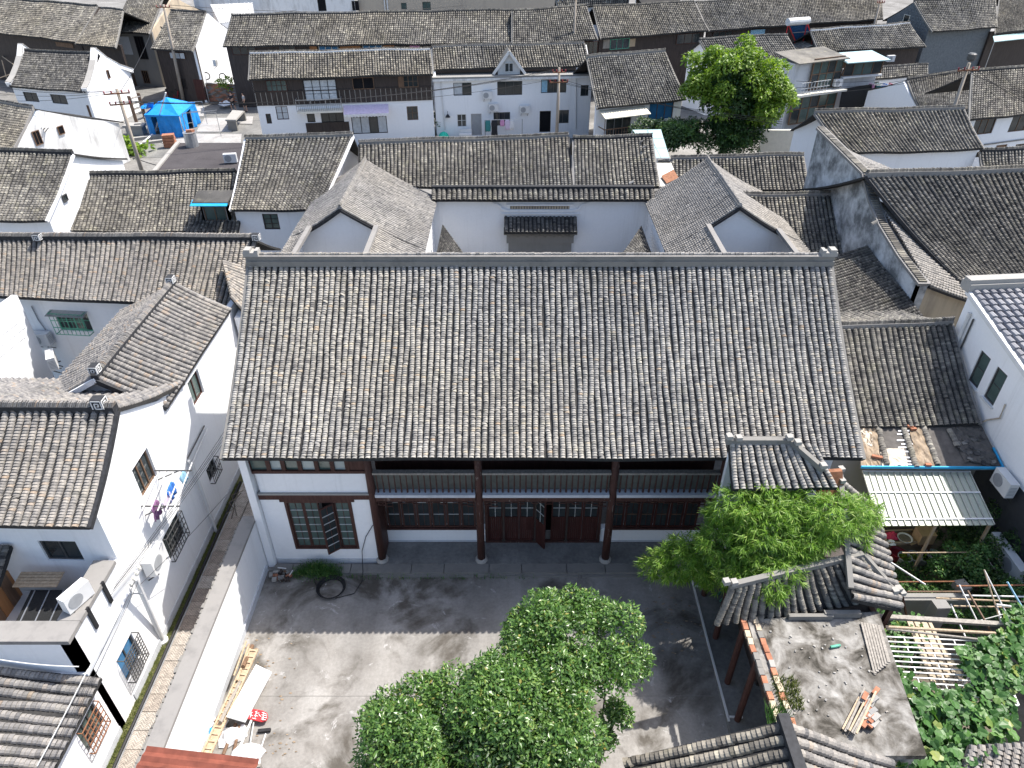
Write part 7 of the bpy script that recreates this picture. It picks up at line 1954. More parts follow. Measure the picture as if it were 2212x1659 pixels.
np_mesh('leaf_sprays', V, F, 'leaf_bamboo', ba)['kind'] = 'stuff'
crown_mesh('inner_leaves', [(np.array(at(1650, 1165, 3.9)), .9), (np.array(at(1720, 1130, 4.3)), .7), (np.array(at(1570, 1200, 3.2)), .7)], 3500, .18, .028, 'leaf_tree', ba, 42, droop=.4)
limbs(stems, ba, 'leaf_bamboo' if False else 'green_metal', 'stem')
# vine on the trellis
tz = 2.3
vn = thing('squash_vine', 'big-leaved green vine spreading over the white trellis, lower right', 'vine', at(2000, 1580, 0))
def scatter(poly_px, z, n, jit, seed):
    g2 = np.random.default_rng(seed); us = [p[0] for p in poly_px]; vs2 = [p[1] for p in poly_px]; out = []
    def inside(x, y):
        c_ = False; k_ = len(poly_px)
        for i in range(k_):
            x1, y1 = poly_px[i]; x2, y2 = poly_px[i - 1]
            if (y1 > y) != (y2 > y) and x < (x2 - x1) * (y - y1) / (y2 - y1) + x1: c_ = not c_
        return c_
    while len(out) < n:
        x, y = g2.uniform(min(us), max(us)), g2.uniform(min(vs2), max(vs2))
        if inside(x, y): out.append(np.array(at(x, y, z + g2.normal(0, jit))))
    return np.array(out)
VINE = np.array([(0, .08, 0), (-.30, -.06, .02), (-.55, .25, .06), (-.36, .48, .09), (-.42, .80, .05), (0, 1.0, 0), (.42, .80, .05), (.36, .48, .09), (.55, .25, .06), (.30, -.06, .02)])
areas = [([(1890, 1470), (1960, 1455), (2000, 1500), (2150, 1530), (2190, 1570), (2170, 1600), (2120, 1659), (1930, 1659), (1880, 1560)], 2.35, 760, .14, .20),
         ([(2075, 1400), (2120, 1385), (2215, 1340), (2215, 1480), (2190, 1490), (2110, 1480), (2085, 1450)], 2.45, 430, .12, .18),
         ([(1985, 1485), (2110, 1480), (2190, 1500), (2190, 1560), (2000, 1540)], 2.4, 190, .06, .20),
         ([(1880, 1560), (2150, 1600), (2120, 1670), (1900, 1670)], 1.7, 420, .25, .22),
         ([(2160, 1310), (2215, 1290), (2215, 1350), (2170, 1350)], 2.5, 60, .1, .15),
         ([(1900, 1320), (2000, 1330), (2010, 1440), (1930, 1460)], .9, 420, .3, .13)]
for i, (poly, z, n_, jit, lf) in enumerate(areas):
    P_ = scatter(poly, z, n_, jit, 60 + i); g2 = np.random.default_rng(70 + i); n_ = len(P_)
    N_ = unit(np.array([[.1, -.2, 1.0]]) + g2.normal(0, .38, (n_, 3))); D_ = unit(np.cross(N_, g2.normal(size=(n_, 3))) + np.array([[0, -.3, -.2]]))
    L_ = lf * g2.uniform(.55, 1.25, n_)
    V, F = leaves(P_, D_, N_, L_, L_ * g2.uniform(.95, 1.15, n_), VINE)
    np_mesh('vine_leaves', V, F, 'leaf_vine' if i != 3 else 'leaf_vine', vn)['kind'] = 'stuff'
limbs([([at(1900, 1600, .1), at(1950, 1560, 1.2), at(2010, 1540, 2.2)], .03, .015), ([at(1905, 1572, 1.8), at(1930, 1560, 2.0)], .02, .02)], vn, name='stem')
# shrubs behind the trellis
def shrub(name, label, spots, n, leaf, wid, mat, seed):
    p = at(*spots[0][:3]); r_ = thing(name, label, 'shrub', (p.x, p.y, 0))
    cl = [(np.array(at(u, v, z)), r) for u, v, z, r in spots]
    g2 = np.random.default_rng(seed); more = []
    for c_, r in cl:
        for i in range(7): more.append((c_ + g2.normal(0, r * .55, 3), r * g2.uniform(.3, .5)))
    crown_mesh('foliage', more, n, leaf, wid, mat, r_, seed, droop=.2)
    limbs([([(p.x, p.y, 0), p], .03, .015)], r_, name='stem'); return r_
shrub('pale_shrub', 'pale-leaved shrub beside the row of white tubs', [(2080, 1205, 1.2, .55), (2110, 1215, 1.3, .5), (2050, 1215, 1.1, .5), (2030, 1235, .9, .4), (2085, 1235, 1.1, .5), (2130, 1200, 1.3, .35)], 3600, .10, .055, 'leaf_vine', 81)
shrub('dark_shrub', 'dark bushy shrub in the shade between canopy and black plinth', [(2110, 1150, 1.0, .8), (2150, 1175, 1.0, .8), (2060, 1165, .9, .6), (2160, 1230, 1.0, .8), (2110, 1260, .9, .7), (2180, 1270, .8, .7), (2050, 1255, .6, .5), (2030, 1160, .8, .4)], 9000, .11, .05, 'leaf_dark', 82)
shrub('low_plants', 'low green plants growing between the tubs and the roof edge', [(1960, 1235, .25, .3), (1985, 1250, .25, .35), (1955, 1265, .2, .3), (2010, 1270, .3, .4), (1975, 1285, .3, .35), (1935, 1240, .2, .25), (2000, 1225, .2, .2)], 2600, .09, .05, 'leaf_vine', 83)
shrub('under_trellis_plants', 'leafy plants in the dark bed behind the white trellis', [(2060, 1320, .5, .5), (2100, 1310, .5, .5), (2030, 1330, .4, .4), (2150, 1310, .6, .6), (2190, 1300, .7, .6), (2090, 1340, .5, .4)], 4200, .10, .05, 'leaf_vine', 84)
shrub('gap_creeper', 'bright creeper in the gap between the tan wall and the right white house', [(2070, 700, 2.6, .35), (2074, 720, 2.4, .35), (2068, 735, 2.2, .3)], 900, .12, .06, 'leaf_bright', 85)
shrub('lane_weed', 'green creeper growing over the low brick wall behind the two people', [(485, 178, 2.0, .45), (498, 176, 2.0, .4), (473, 181, 1.9, .3)], 500, .22, .11, 'leaf_bright', 86)
shrub('pumpkin_patch', 'broad-leaved yellow-green plant at the foot of the leaning utility pole', [(262, 322, .5, .7), (285, 318, .5, .8), (305, 322, .4, .6), (248, 328, .4, .5)], 420, .42, .28, 'leaf_bright', 87)
shrub('wall_weed', 'small weed growing at the joint between timber and white house', [(939, 262, 1.6, .35), (939, 250, 2.0, .25)], 160, .2, .1, 'leaf_dark', 88)
# weeds along the hall step
wk = thing('step_weeds', 'thick green weeds below the casement window of the hall', 'weeds', at(670, 1235, 0))
g2 = np.random.default_rng(91); n_ = 5200
P_ = np.stack([g2.normal(-6.15, .42, n_), g2.normal(14.85, .13, n_), np.zeros(n_)], 1)
P_ = P_[(np.abs(P_[:, 0] + 6.15) < .8)]; n_ = len(P_)
P_[:, 2] = .03 + .32 * g2.random(n_) * np.exp(-((P_[:, 0] + 6.15) / .6) ** 2)
D_ = unit(g2.normal(0, .6, (n_, 3)) + np.array([[0, -.1, .9]])); V, F = leaves(P_, D_, unit(g2.normal(0, 1, (n_, 3))), g2.uniform(.06, .14, n_), g2.uniform(.01, .02, n_)); np_mesh('blades', V, F, 'leaf_vine', wk)['kind'] = 'stuff'
grass('joint_weeds', 'thin weeds along the joint of the hall step', -5.3, 0.8, 14.62, 14.78, 0, 240, .14, 'leaf_vine', None, .5, .012)

# ---------------------------------------------------------------- things in the yard
hc = thing('hose_coil', 'coil of black hose lying on the cement before the hall step', 'hose', at(716, 1273, 0))
c = at(716, 1273, 0)
for i in range(5):
    m = MB(); rr_ = .37 + .018 * i; z0_ = .03 + .022 * i
    pts = [c + Vector((rr_ * math.cos(a) + random.uniform(-.006, .006), rr_ * math.sin(a) * .98, z0_ + random.uniform(-.006, .006))) for a in np.linspace(0, 2 * math.pi, 33)]
    m.tube(pts, .016, 6); m.build('loop', 'black', hc, True)
m = MB(); m.tube([c + Vector((.2, -.36, .03)), at(765, 1282, .02), at(782, 1255, .02), at(784, 1235, .1), atY(782, 1190, 15.27), atY(790, 1160, 15.27), atY(805, 1135, 15.25)], .012, 6); m.build('tail', 'black', hc, True)
m = MB(); m.tube([c + Vector((-.36, 0, .03)), at(682, 1262, .02), at(678, 1252, .03), at(690, 1250, .04)], .012, 6); m.build('tail', 'black', hc, True)
# rubble heap in the corner
rb_ = thing('corner_rubble', 'heap of rubble and scrap in the corner by the yard wall', 'rubble', at(600, 1240, 0))
for i in range(26):
    p = at(585 + random.uniform(0, 42), 1232 + random.uniform(0, 20), random.uniform(.03, .15)); k = MB(); k.box(p, (random.uniform(.06, .2), random.uniform(.05, .14), random.uniform(.04, .1)), random.uniform(0, 3)); k.build('piece', random.choice(['stone', 'brown_wood', 'stone_pale', 'brick_red', 'dark_wood', 'plaster_grey']), rb_)
for a, b in ((at(622, 1248, .05), at(632, 1232, .35)), (at(600, 1226, .2), at(618, 1228, .2)), (at(612, 1250, .05), at(624, 1246, .08))):
    k = MB(); k.bar(a, b, .025, .025); k.build('scrap', 'white_paint', rb_)
# white board leaning at the wall, ladder, poles, red sign, rags
P = [at(553, 1435, .55), at(586, 1451, .25), at(528, 1559, .25), at(489, 1548, .55)]
m = MB(); m.prism(P, (.01, 0, -.05)); tag(m.build('white_board', 'white_paint'), 'large white foam board lying against the timber at the yard wall', 'board')
ld = thing('long_ladder', 'long wooden ladder lying along the yard wall beside the white board', 'ladder', at(500, 1510, .3))
a0, a1 = at(549, 1402, .42), at(446, 1628, .42)
d_ = (a1 - a0).normalized(); n2 = Vector((-d_.y, d_.x, 0))
for sg in (-1, 1):
    k = MB(); k.bar(a0 + n2 * .11 * sg, a1 + n2 * .11 * sg, .045, .06); k.build('rail', 'pale_wood', ld)
for i in range(16):
    p = a0.lerp(a1, (i + .3) / 16); k = MB(); k.bar(p - n2 * .13, p + n2 * .13, .045, .05); k.build('rung', 'pale_wood', ld)
k = MB(); k.bar(a0 - UPV * .02, a1 - UPV * .02, .2, .02); k.build('plank', 'pale_wood', ld)
for i, (a, b, r_, mt, lab) in enumerate(((at(532, 1385, .3), at(505, 1460, .5), .025, 'pale_wood', 'thin pale pole at the top of the timber pile by the yard wall'), (at(538, 1392, .3), at(512, 1470, .5), .03, 'pale_wood', 'second pale pole in the timber pile by the yard wall'), (at(545, 1395, .25), at(525, 1440, .5), .06, 'brown_wood', 'short brown plank end in the timber pile'), (at(529, 1430, .3), at(510, 1490, .4), .03, 'grey_wood', 'grey stick in the timber pile behind the ladder'), (at(520, 1470, .4), at(476, 1560, .5), .05, 'grey_wood', 'broad grey plank between wall and ladder'), (at(500, 1510, .3), at(464, 1560, .35), .04, 'brown_wood', 'brown post end between wall and ladder'),
                                        (at(509, 1563, .1), at(482, 1630, .1), .045, 'brown_wood', 'brown round pole left of the white broom'), (at(517, 1567, .1), at(502, 1640, .1), .04, 'brown_wood', 'brown pole end under the broom'), (at(543, 1556, .15), at(513, 1625, .15), .03, 'white_paint', 'white pole pointing down from the red sign'), (at(548, 1560, .1), at(536, 1632, .1), .02, 'muntin', 'thin pale stick below the red sign'), (at(574, 1585, .08), at(553, 1648, .06), .018, 'white_paint', 'white broom handle right of the timber pile'))):
    k = MB(); k.tube([a, b], r_, 7); tag(k.build('pole', mt), lab, 'pole', 'timber along the yard wall')
k = MB(); k.box(at(571, 1578, .06), (.32, .08, .07), .1); tag(k.build('broom_head', 'black'), 'black broom head right of the red sign', 'broom')
# red sign board with white lettering strokes
sg = thing('red_sign', 'red rounded sign board with white characters lying by the white board', 'sign', at(556, 1546, .12))
s0, s1, s2, s3 = at(536, 1540, .20), at(545, 1532, .16), at(572, 1539, .13), at(575, 1556, .10)
pl = [at(534, 1552, .2), at(539, 1536, .2), at(545, 1531, .2), at(568, 1535, .18), at(577, 1540, .17), at(579, 1548, .16), at(575, 1556, .16), at(566, 1559, .16)]
m = MB(); m.prism(pl, (0, 0, -.04)); m.build('board', 'red_plastic', sg)
def stroke(u0, v0, u1, v1, wd=.016):
    k = MB(); k.bar(at(u0, v0, .195), at(u1, v1, .192), wd, .008); k.build('stroke', 'white_paint', sg)
for q in ((566, 1539, 576, 1543), (565, 1544, 577, 1547), (565, 1549, 577, 1551), (564, 1553, 574, 1555), (570, 1538, 568, 1556), (551, 1538, 556, 1536), (553, 1541, 560, 1540), (549, 1545, 557, 1547), (554, 1537, 551, 1550), (559, 1543, 563, 1548), (541, 1540, 546, 1539), (540, 1544, 546, 1546), (543, 1538, 541, 1550), (545, 1551, 553, 1553)): stroke(*q)
def rag(p, r_, label, mat):
    g2 = random.Random(int(p.x * 100)); m = MB(); n_ = 12; vs2 = [p + UPV * r_ * .5]; f = []
    for j, (q, h) in enumerate(((.35, .42), (.7, .25), (1.0, .02))):
        for i in range(n_): a = 2 * math.pi * i / n_; z = r_ * h * g2.uniform(.5, 1.5); w_ = r_ * q * g2.uniform(.75, 1.25); vs2.append(p + Vector((w_ * math.cos(a), w_ * math.sin(a) * .8, z)))
    for i in range(n_):
        i2 = (i + 1) % n_; f.append((0, 1 + i, 1 + i2))
        for j in range(2): a = 1 + j * n_; f.append((a + i, a + n_ + i, a + n_ + i2, a + i2))
    m.add(vs2, f); return tag(m.build('rag', mat), label, 'rag', 'rags by the yard wall')
rag(at(466, 1568, .05), .3, 'white crumpled sheet between wall and ladder', 'white_cloth'); rag(at(462, 1578, .1), .18, 'blue rag between the wall and the ladder', 'blue_sheet'); rag(at(500, 1590, .03), .38, 'white plastic sheet heap between the poles', 'white_cloth'); rag(at(452, 1600, .05), .24, 'white rag at the foot of the yard wall', 'white_cloth'); rag(at(530, 1640, .03), .45, 'torn white plastic by the rust roof', 'white_cloth'); rag(at(447, 1612, .06), .14, 'small blue rag near the rust roof', 'blue_sheet')
# scattered leaves and scraps
lv = MB()
for i in range(150):
    p = at(random.uniform(530, 640), random.uniform(1370, 1640), .006) if i < 70 else at(random.uniform(1390, 1520), random.uniform(1290, 1420), .006)
    a = random.uniform(0, 6.28); s_ = random.uniform(.02, .06); lv.add([p + Vector((s_ * math.cos(a + q), s_ * math.sin(a + q) * .5, .004 + .01 * (q > 2))) for q in (0, 1.6, 3.1, 4.7)], [(0, 1, 2, 3)])
tag(lv.build('fallen_leaves', 'wrap_brown'), 'dry brown leaves and scraps scattered on the cement yard', 'leaves', kind='stuff')
m = MB(); m.tube([at(520, 1065, .9), at(512, 1075, 1.6), at(495, 1085, 1.2), at(505, 1100, .8), at(500, 1120, .4)], .02, 5); m.tube([at(525, 1060, 1.2), at(500, 1070, 1.6), at(508, 1095, 1.0), at(490, 1110, .7)], .015, 5); m.tube([at(516, 1062, 1.5), at(505, 1090, .9), at(512, 1115, .5)], .015, 5)
tag(m.build('dry_roots', 'bark'), 'tangle of dry roots hanging at the hall corner over the lane', 'roots')

# ---------------------------------------------------------------- back yard on the right
tb = thing('yard_table', 'low wooden tray table under the ribbed canopy', 'table', at(1958, 1165, 0))
t0, t1, t2, t3 = at(1908, 1150, .75), at(2008, 1146, .75), at(2012, 1172, .75), at(1914, 1176, .75)
m = MB(); m.prism([t0, t1, t2, t3], (0, 0, -.04)); m.build('top', 'brown_wood', tb)
for a, b in ((t0, t1), (t1, t2), (t2, t3), (t3, t0)):
    k = MB(); k.bar(a + UPV * .04, b + UPV * .04, .04, .09); k.build('rim', 'pale_wood', tb)
for q in (t0, t1, t2, t3):
    k = MB(); k.bar((q.x, q.y, 0), q - UPV * .04, .07, .07, up=(1, 0, 0)); k.build('leg', 'brown_wood', tb)
p = at(1992, 1166, .76); m = MB(); m.box(p + UPV * .2, (.48, .42, .40), .05); bx_ = thing('cardboard_box', 'closed cardboard box on the tray table', 'box', p); m.build('carton', 'cardboard', bx_); k = MB(); k.box(p + UPV * .405, (.5, .44, .012), .05); k.build('lid', 'cardboard', bx_); k = MB(); k.box(p + Vector((-.38, -.05, .02)), (.3, .3, .03), .4); k.build('flap', 'cardboard', bx_)
p = at(1953, 1166, .76); m = MB(); m.lathe(p, [(.16, 0), (.23, .10), (.235, .105), (.21, .10), (.15, .03), (.01, .03)], 16); tag(m.build('basin', 'white_paint', None, True), 'white basin of dark grain on the tray table', 'basin'); 
m = MB(); m.lathe(p + UPV * .05, [(.185, 0), (.19, .02), (.1, .03)], 14); tag(m.build('grain', 'dirt'), 'dark grain filling the white basin', 'grain', kind='stuff')
rag(at(1925, 1158, .78), .26, 'red and pink cloth on the tray table', 'red_cloth'); rag(at(1926, 1172, .78), .16, 'white cloth under the red one on the tray table', 'white_cloth')
for i, (u, v, mt, r_, lab) in enumerate(((1931, 1212, 'maroon', .24, 'maroon plastic bucket left of the white tubs'), (1946, 1222, 'muntin', .21, 'pale tub of seedlings, first right of the maroon bucket'), (1967, 1220, 'muntin', .22, 'pale tub of seedlings, second from the maroon bucket'), (1988, 1222, 'muntin', .22, 'pale tub of murky water, third from the maroon bucket'), (2008, 1217, 'muntin', .23, 'pale tub of dark water, last of the row'))):
    p = at(u, v, 0); tq = thing('bucket' if i == 0 else 'tub', lab, 'bucket' if i == 0 else 'tub', p, 'tubs in the back yard')
    m = MB(); m.lathe(p, [(r_ * .72, 0), (r_, .42), (r_ * 1.06, .44), (r_ * .94, .44), (r_ * .9, .34), (.02, .34)], 16); m.build('body', mt, tq, True)
    m = MB(); m.lathe(p + UPV * .345, [(r_ * .88, 0), (r_ * .86, .01)], 14); m.build('filling', 'maroon' if i == 0 else ('leaf_grass' if i in (1, 2) else 'dark_void'), tq)
    if i in (1, 2, 3): crown_mesh('seedlings', [(np.array(p) + np.array((0, 0, .38)), r_ * .7)], 60, .09, .05, 'leaf_bright', tq, 95 + i)
def pole(a, b, r_, mt, lab, grp='poles over the back garden'):
    k = MB(); k.tube([a, b], r_, 6); return tag(k.build('garden_pole', mt), lab, 'pole', grp)
pole(at(1949, 1194, 1.5), at(2118, 1193, 1.5), .018, 'pale_wood', 'horizontal bamboo pole above the tubs')
pole(at(1915, 1209, 1.9), at(1999, 1263, 1.7), .025, 'white_paint', 'white pole slanting down from the side hood')
pole(at(1937, 1257, 1.2), at(2063, 1256, 1.2), .02, 'rust', 'thin rusty rail above the low plants')
pole(at(1960, 1278, 1.2), at(2085, 1278, 1.2), .025, 'brown_wood', 'brown rail behind the low plants')
pole(at(2066, 1266, 2.3), at(2215, 1264, 2.3), .022, 'rust', 'rusty rail crossing the right garden poles')
pole(at(2022, 1292, 2.0), at(2212, 1300, 2.0), .025, 'pale_wood', 'long pale bamboo rail over the dark bed')
pole(at(2060, 1309, 2.1), at(2212, 1312, 2.1), .022, 'pale_wood', 'lower pale bamboo rail over the dark bed')
pole(at(2080, 1286, 2.2), at(2212, 1289, 2.2), .022, 'white_paint', 'white rail over the dark bed')
pole(at(2126, 1231, 2.9), at(2184, 1345, 2.0), .02, 'white_paint', 'white slanting pole, right of the leaning pair'); pole(at(2126, 1231, 2.9), at(2160, 1340, 2.0), .022, 'pale_wood', 'pale slanting pole, left of the leaning pair')
pole(at(2072, 1263, 2.4), at(2110, 1340, 2.0), .02, 'white_paint', 'white slanting pole left of the brown stake'); pole(at(2090, 1276, 2.5), at(2150, 1380, 2.2), .03, 'brown_wood', 'brown stake leaning over the trellis top')
pole(at(2176, 1257, 2.6), at(2207, 1310, 2.2), .025, 'curtain_blue', 'pale blue pipe leaning at the right garden edge'); pole(at(2054, 1305, 1.9), at(2085, 1375, 1.8), .022, 'white_paint', 'white slanting pole above the corrugated strip')
pole(at(2152, 1306, 2.2), at(2166, 1352, 2.0), .035, 'white_paint', 'short thick white post by the vine'); pole(at(2152, 1306, 2.3), at(2215, 1314, 2.3), .03, 'white_paint', 'white pipe running right from the short post')
pole(at(2100, 1345, 2.1), at(2210, 1315, 2.2), .015, 'muntin', 'thin twig rail rising right over the vine')
pole(at(1945, 1266, 2.6), at(1960, 1340, 1.3), .035, 'red_wood', 'red prop leaning under the side hood'); pole(at(1937, 1300, 2.0), at(1923, 1330, 1.2), .03, 'grey_paint', 'grey metal prop beside the red prop')
k = MB(); k.bar(at(1890, 1331, 2.45), at(2190, 1350, 2.45), .12, .08); tag(k.build('weathered_beam', 'grey_wood'), 'long weathered beam above the white trellis', 'beam')
k = MB(); k.tube([at(1912, 1354, 2.4), at(2150, 1368, 2.4)], .04, 7); tag(k.build('pale_beam', 'pale_wood'), 'round pale pole just above the white trellis', 'pole'); k = MB(); k.tube([at(1914, 1358, 2.36), at(2140, 1384, 2.36)], .03, 7); tag(k.build('pale_beam', 'grey_wood'), 'thin grey pole just above the white trellis', 'pole')
# trellis
tl = thing('trellis', 'white slatted trellis lying flat over the garden, lower right', 'trellis', at(2030, 1440, 0))
A, B, C2, D2 = at(1906, 1375, 2.3), at(2140, 1386, 2.3), at(2200, 1524, 2.3), at(1948, 1508, 2.3)
def tq_(s, t): return A.lerp(B, s).lerp(D2.lerp(C2, s), t)
n_ = 13
for i in range(n_):
    t = i / (n_ - 1); k = MB(); e_ = 1.0 if i in (0, n_ - 1, n_ - 2, n_ - 3) else .78; k.bar(tq_(0 if i < 9 else .05, t), tq_(e_, t), .030, .025); k.build('slat', 'white_paint', tl)
for i in range(n_ - 1):
    for s_ in ((.20, .66) if i % 2 == 0 else (.43,)):
        k = MB(); k.bar(tq_(s_, i / (n_ - 1)), tq_(s_, (i + 1) / (n_ - 1)), .022, .02); k.build('spacer', 'white_paint', tl)
k = MB(); k.bar(tq_(0, 0), tq_(0, .72), .045, .04); k.bar(tq_(1, .78), tq_(1, 1), .045, .04); k.build('end_rail', 'white_paint', tl)
for s_, t in ((.02, .02), (.98, .98), (.02, .7), (.97, .05)):
    q = tq_(s_, t); k = MB(); k.bar((q.x, q.y, 0), q - UPV * .02, .05, .05, up=(1, 0, 0)); k.build('post', 'white_paint', tl)
cs_ = thing('corrugated_strip', 'strip of pale corrugated sheet lying under the trellis', 'sheet', at(2000, 1420, 0))
P = [at(1955, 1338, 1.3), at(2010, 1345, 1.3), at(2085, 1500, 1.3), at(2015, 1490, 1.3)]
for i in range(7):
    k = MB(); a, b = P[0].lerp(P[1], i / 7), P[3].lerp(P[2], i / 7); a2, b2 = P[0].lerp(P[1], (i + .9) / 7), P[3].lerp(P[2], (i + .9) / 7); k.prism([a, a2, b2, b], (0, 0, .03 if i % 2 else .07)); k.build('corrugation', 'plaster_tan', cs_)
k = MB(); k.box((11.6, 13.2, .5), (3.4, .25, 1.0)); tag(k.build('garden_bed_wall', 'plaster_grey'), 'low grey garden bed wall behind the trellis', 'wall')
k = MB(); k.box(at(2080, 1262, 1.2) - UPV * .6, (.35, .35, 1.2), .2); tag(k.build('garden_pier', 'stone'), 'square stone pier in the shade of the garden', 'pier')
k = MB(); k.box(at(2034, 1305, 1.6) - UPV * .8, (.4, .3, 1.6), .1); tag(k.build('garden_pier', 'plaster_grey'), 'grey pier carrying the bamboo rails', 'pier')
k = MB(); k.quad((8.8, 5, .004), (15.4, 5, .004), (15.4, 17.2, .004), (8.8, 17.2, .004)); struct(k.build('garden_soil', 'dirt'))
br_ = thing('brick_edge_roof', 'brown tiled corner roof at the bottom right', 'roof', (11.5, 7.5, 0))
s_ = Slope(at(2090, 1610, 2.6), at(2260, 1600, 2.6), at(2060, 1700, 2.2), at(2260, 1700, 2.2), 0, .01, 331); tile_slope(s_, br_, 'tile_left', .22, .1, 100, 331)

# ---------------------------------------------------------------- the square at the upper left: tent, people, poles
sq = MB(); sq.quad((-36, 56, .003), (-20, 56, .003), (-20, 84, .003), (-40, 84, .003)); struct(sq.build('square', 'porch'))
for i, (u0, v0, u1, v1) in enumerate(((345, 290, 520, 309), (420, 255, 500, 285), (402, 230, 440, 252), (505, 252, 545, 268), (430, 218, 450, 226))):
    a, b = at(u0, v1, .012 + .004 * i), at(u1, v0, .012 + .004 * i); k = MB(); k.prism([at(u0 + 4, v1, .03), at(u1, v1, .03), at(u1 + 2, v0, .03), at(u0 + 22, v0, .03)], (0, 0, .02 + .004 * i)); k.build('pale_slab', 'paving_pale', bpy.data.objects['square'])
tt = thing('blue_tent', 'bright blue square market tent with closed sides', 'tent', at(365, 275, 0))
cz = 1.75
R0, R1, R2, R3 = at(312, 250, cz), at(387, 252, cz), at(421, 223, cz), at(343, 221, cz)
ap = (R0 + R1 + R2 + R3) / 4 + UPV * 1.0
m = MB()
for a, b in ((R0, R1), (R1, R2), (R2, R3), (R3, R0)):
    mid = (a + b) / 2 - UPV * .08; q = (mid + ap) / 2 - UPV * .12; m.add([ap, a, mid, q], [(0, 1, 3), (1, 2, 3)]); m.add([ap, b, mid, q], [(0, 3, 1), (1, 3, 2)])
m.build('roof', 'blue_tarp', tt)
for i, (a, b) in enumerate(((R0, R1), (R1, R2), (R2, R3), (R3, R0))):
    k = MB(); n_ = 12; vs2, f = [], []
    nn = (b - a).cross(UPV).normalized()
    for j in range(n_ + 1):
        p = a.lerp(b, j / n_); o_ = nn * (.12 * math.sin(j * 2.1 + i))
        vs2 += [p - UPV * .05, Vector((p.x, p.y, p.z * .5)) + o_ * .7, Vector((p.x, p.y, .05)) + o_ * 1.2]
    for j in range(n_):
        if i == 0 and j in (2, 3): continue
        if i == 1 and j in (5, 6, 7): continue
        q = j * 3; f += [(q, q + 1, q + 4, q + 3), (q + 1, q + 2, q + 5, q + 4)]
    k.add(vs2, f); k.build('side_wall', 'blue_tarp', tt)
    k = MB(); k.bar(a, b, .05, .16); k.build('valance', 'blue_tarp', tt)
    k = MB(); k.bar((a.x, a.y, 0), a, .05, .05, up=(1, 0, 0)); k.build('leg', 'white_paint', tt)
m = MB(); m.tube([at(358, 200, 3.6), at(335, 285, .3), at(300, 315, .1)], .06, 5); tag(m.build('guy_rope', 'white_cloth'), 'white cloth-wrapped rope running down from the tent top', 'rope')
rag(at(318, 232, 1.4), .6, 'crumpled blue tarpaulin hung beside the tent', 'blue_tarp'); 
k = MB(); P = [at(315, 236, 1.8), at(329, 233, 1.8), at(330, 222, 2.6), at(318, 222, 2.6)]; k.prism(P, (.05, .1, 0)); tag(k.build('hanging_tarp', 'blue_tarp'), 'small blue tarpaulin hanging left of the tent', 'tarpaulin')
# stone table
st = thing('stone_table', 'rough concrete table beside the tent', 'table', at(505, 275, 0))
a, b, c, d = at(487, 262, .85), at(510, 262, .85), at(527, 243, .85), at(503, 241, .85)
k = MB(); k.prism([a, b, c, d], (0, 0, .14)); k.build('top', 'stone_pale', st)
for p, q in ((a, b), (d, c)):
    k = MB(); mid = (p + q) / 2; k.box((mid.x, mid.y + .2, .42), ((q - p).length * .85, .25, .84)); k.build('leg', 'stone', st)
# laundry frame posts
lf_ = thing('laundry_frame', 'thin metal laundry frame beside the tent', 'drying rack', at(430, 270, 0))
pts = [at(384, 290, 0), at(423, 268, 0), at(435, 288, 0), at(480, 268, 0)]
tops = [at(378, 222, 2.0), at(436, 219, 2.0), at(410, 240, 2.0), at(466, 243, 2.0)]
for a, b in ((tops[0], tops[1]), (tops[2], tops[3]), (at(393, 245, 2.0), at(468, 238, 2.0))):
    k = MB(); k.bar(a, b, .04, .04); k.build('bar', 'metal', lf_)
for q in (tops[3], tops[1], at(393, 245, 2.0), tops[2]):
    k = MB(); k.bar((q.x, q.y, 0), q, .04, .04, up=(1, 0, 0)); k.build('post', 'metal', lf_)
# low brick wall with single bricks
lw_ = thing('low_brick_wall', 'low red-brown brick wall behind the two people', 'wall', at(478, 222, 0))
q0, q1 = at(444, 219, 0), at(513, 224, 0); fb_ = Face((q0.x, q0.y), (q1.x, q1.y))
m = MB(); slab(m, fb_, 0, fb_.L, 0, 1.75, -.25, 0); m.build('core', 'mortar', lw_)
for j in range(14):
    for i in range(int(fb_.L / .42)):
        k = MB(); s_ = i * .42 + (.2 if j % 2 else 0)
        if s_ + .4 > fb_.L: continue
        slab(k, fb_, s_, s_ + .40, .02 + j * .122, .02 + j * .122 + .105, .001, .02 + random.uniform(0, .012)); k.build('brick', random.choice(['brick_red', 'brown_wood', 'brick_red', 'stone']), lw_)
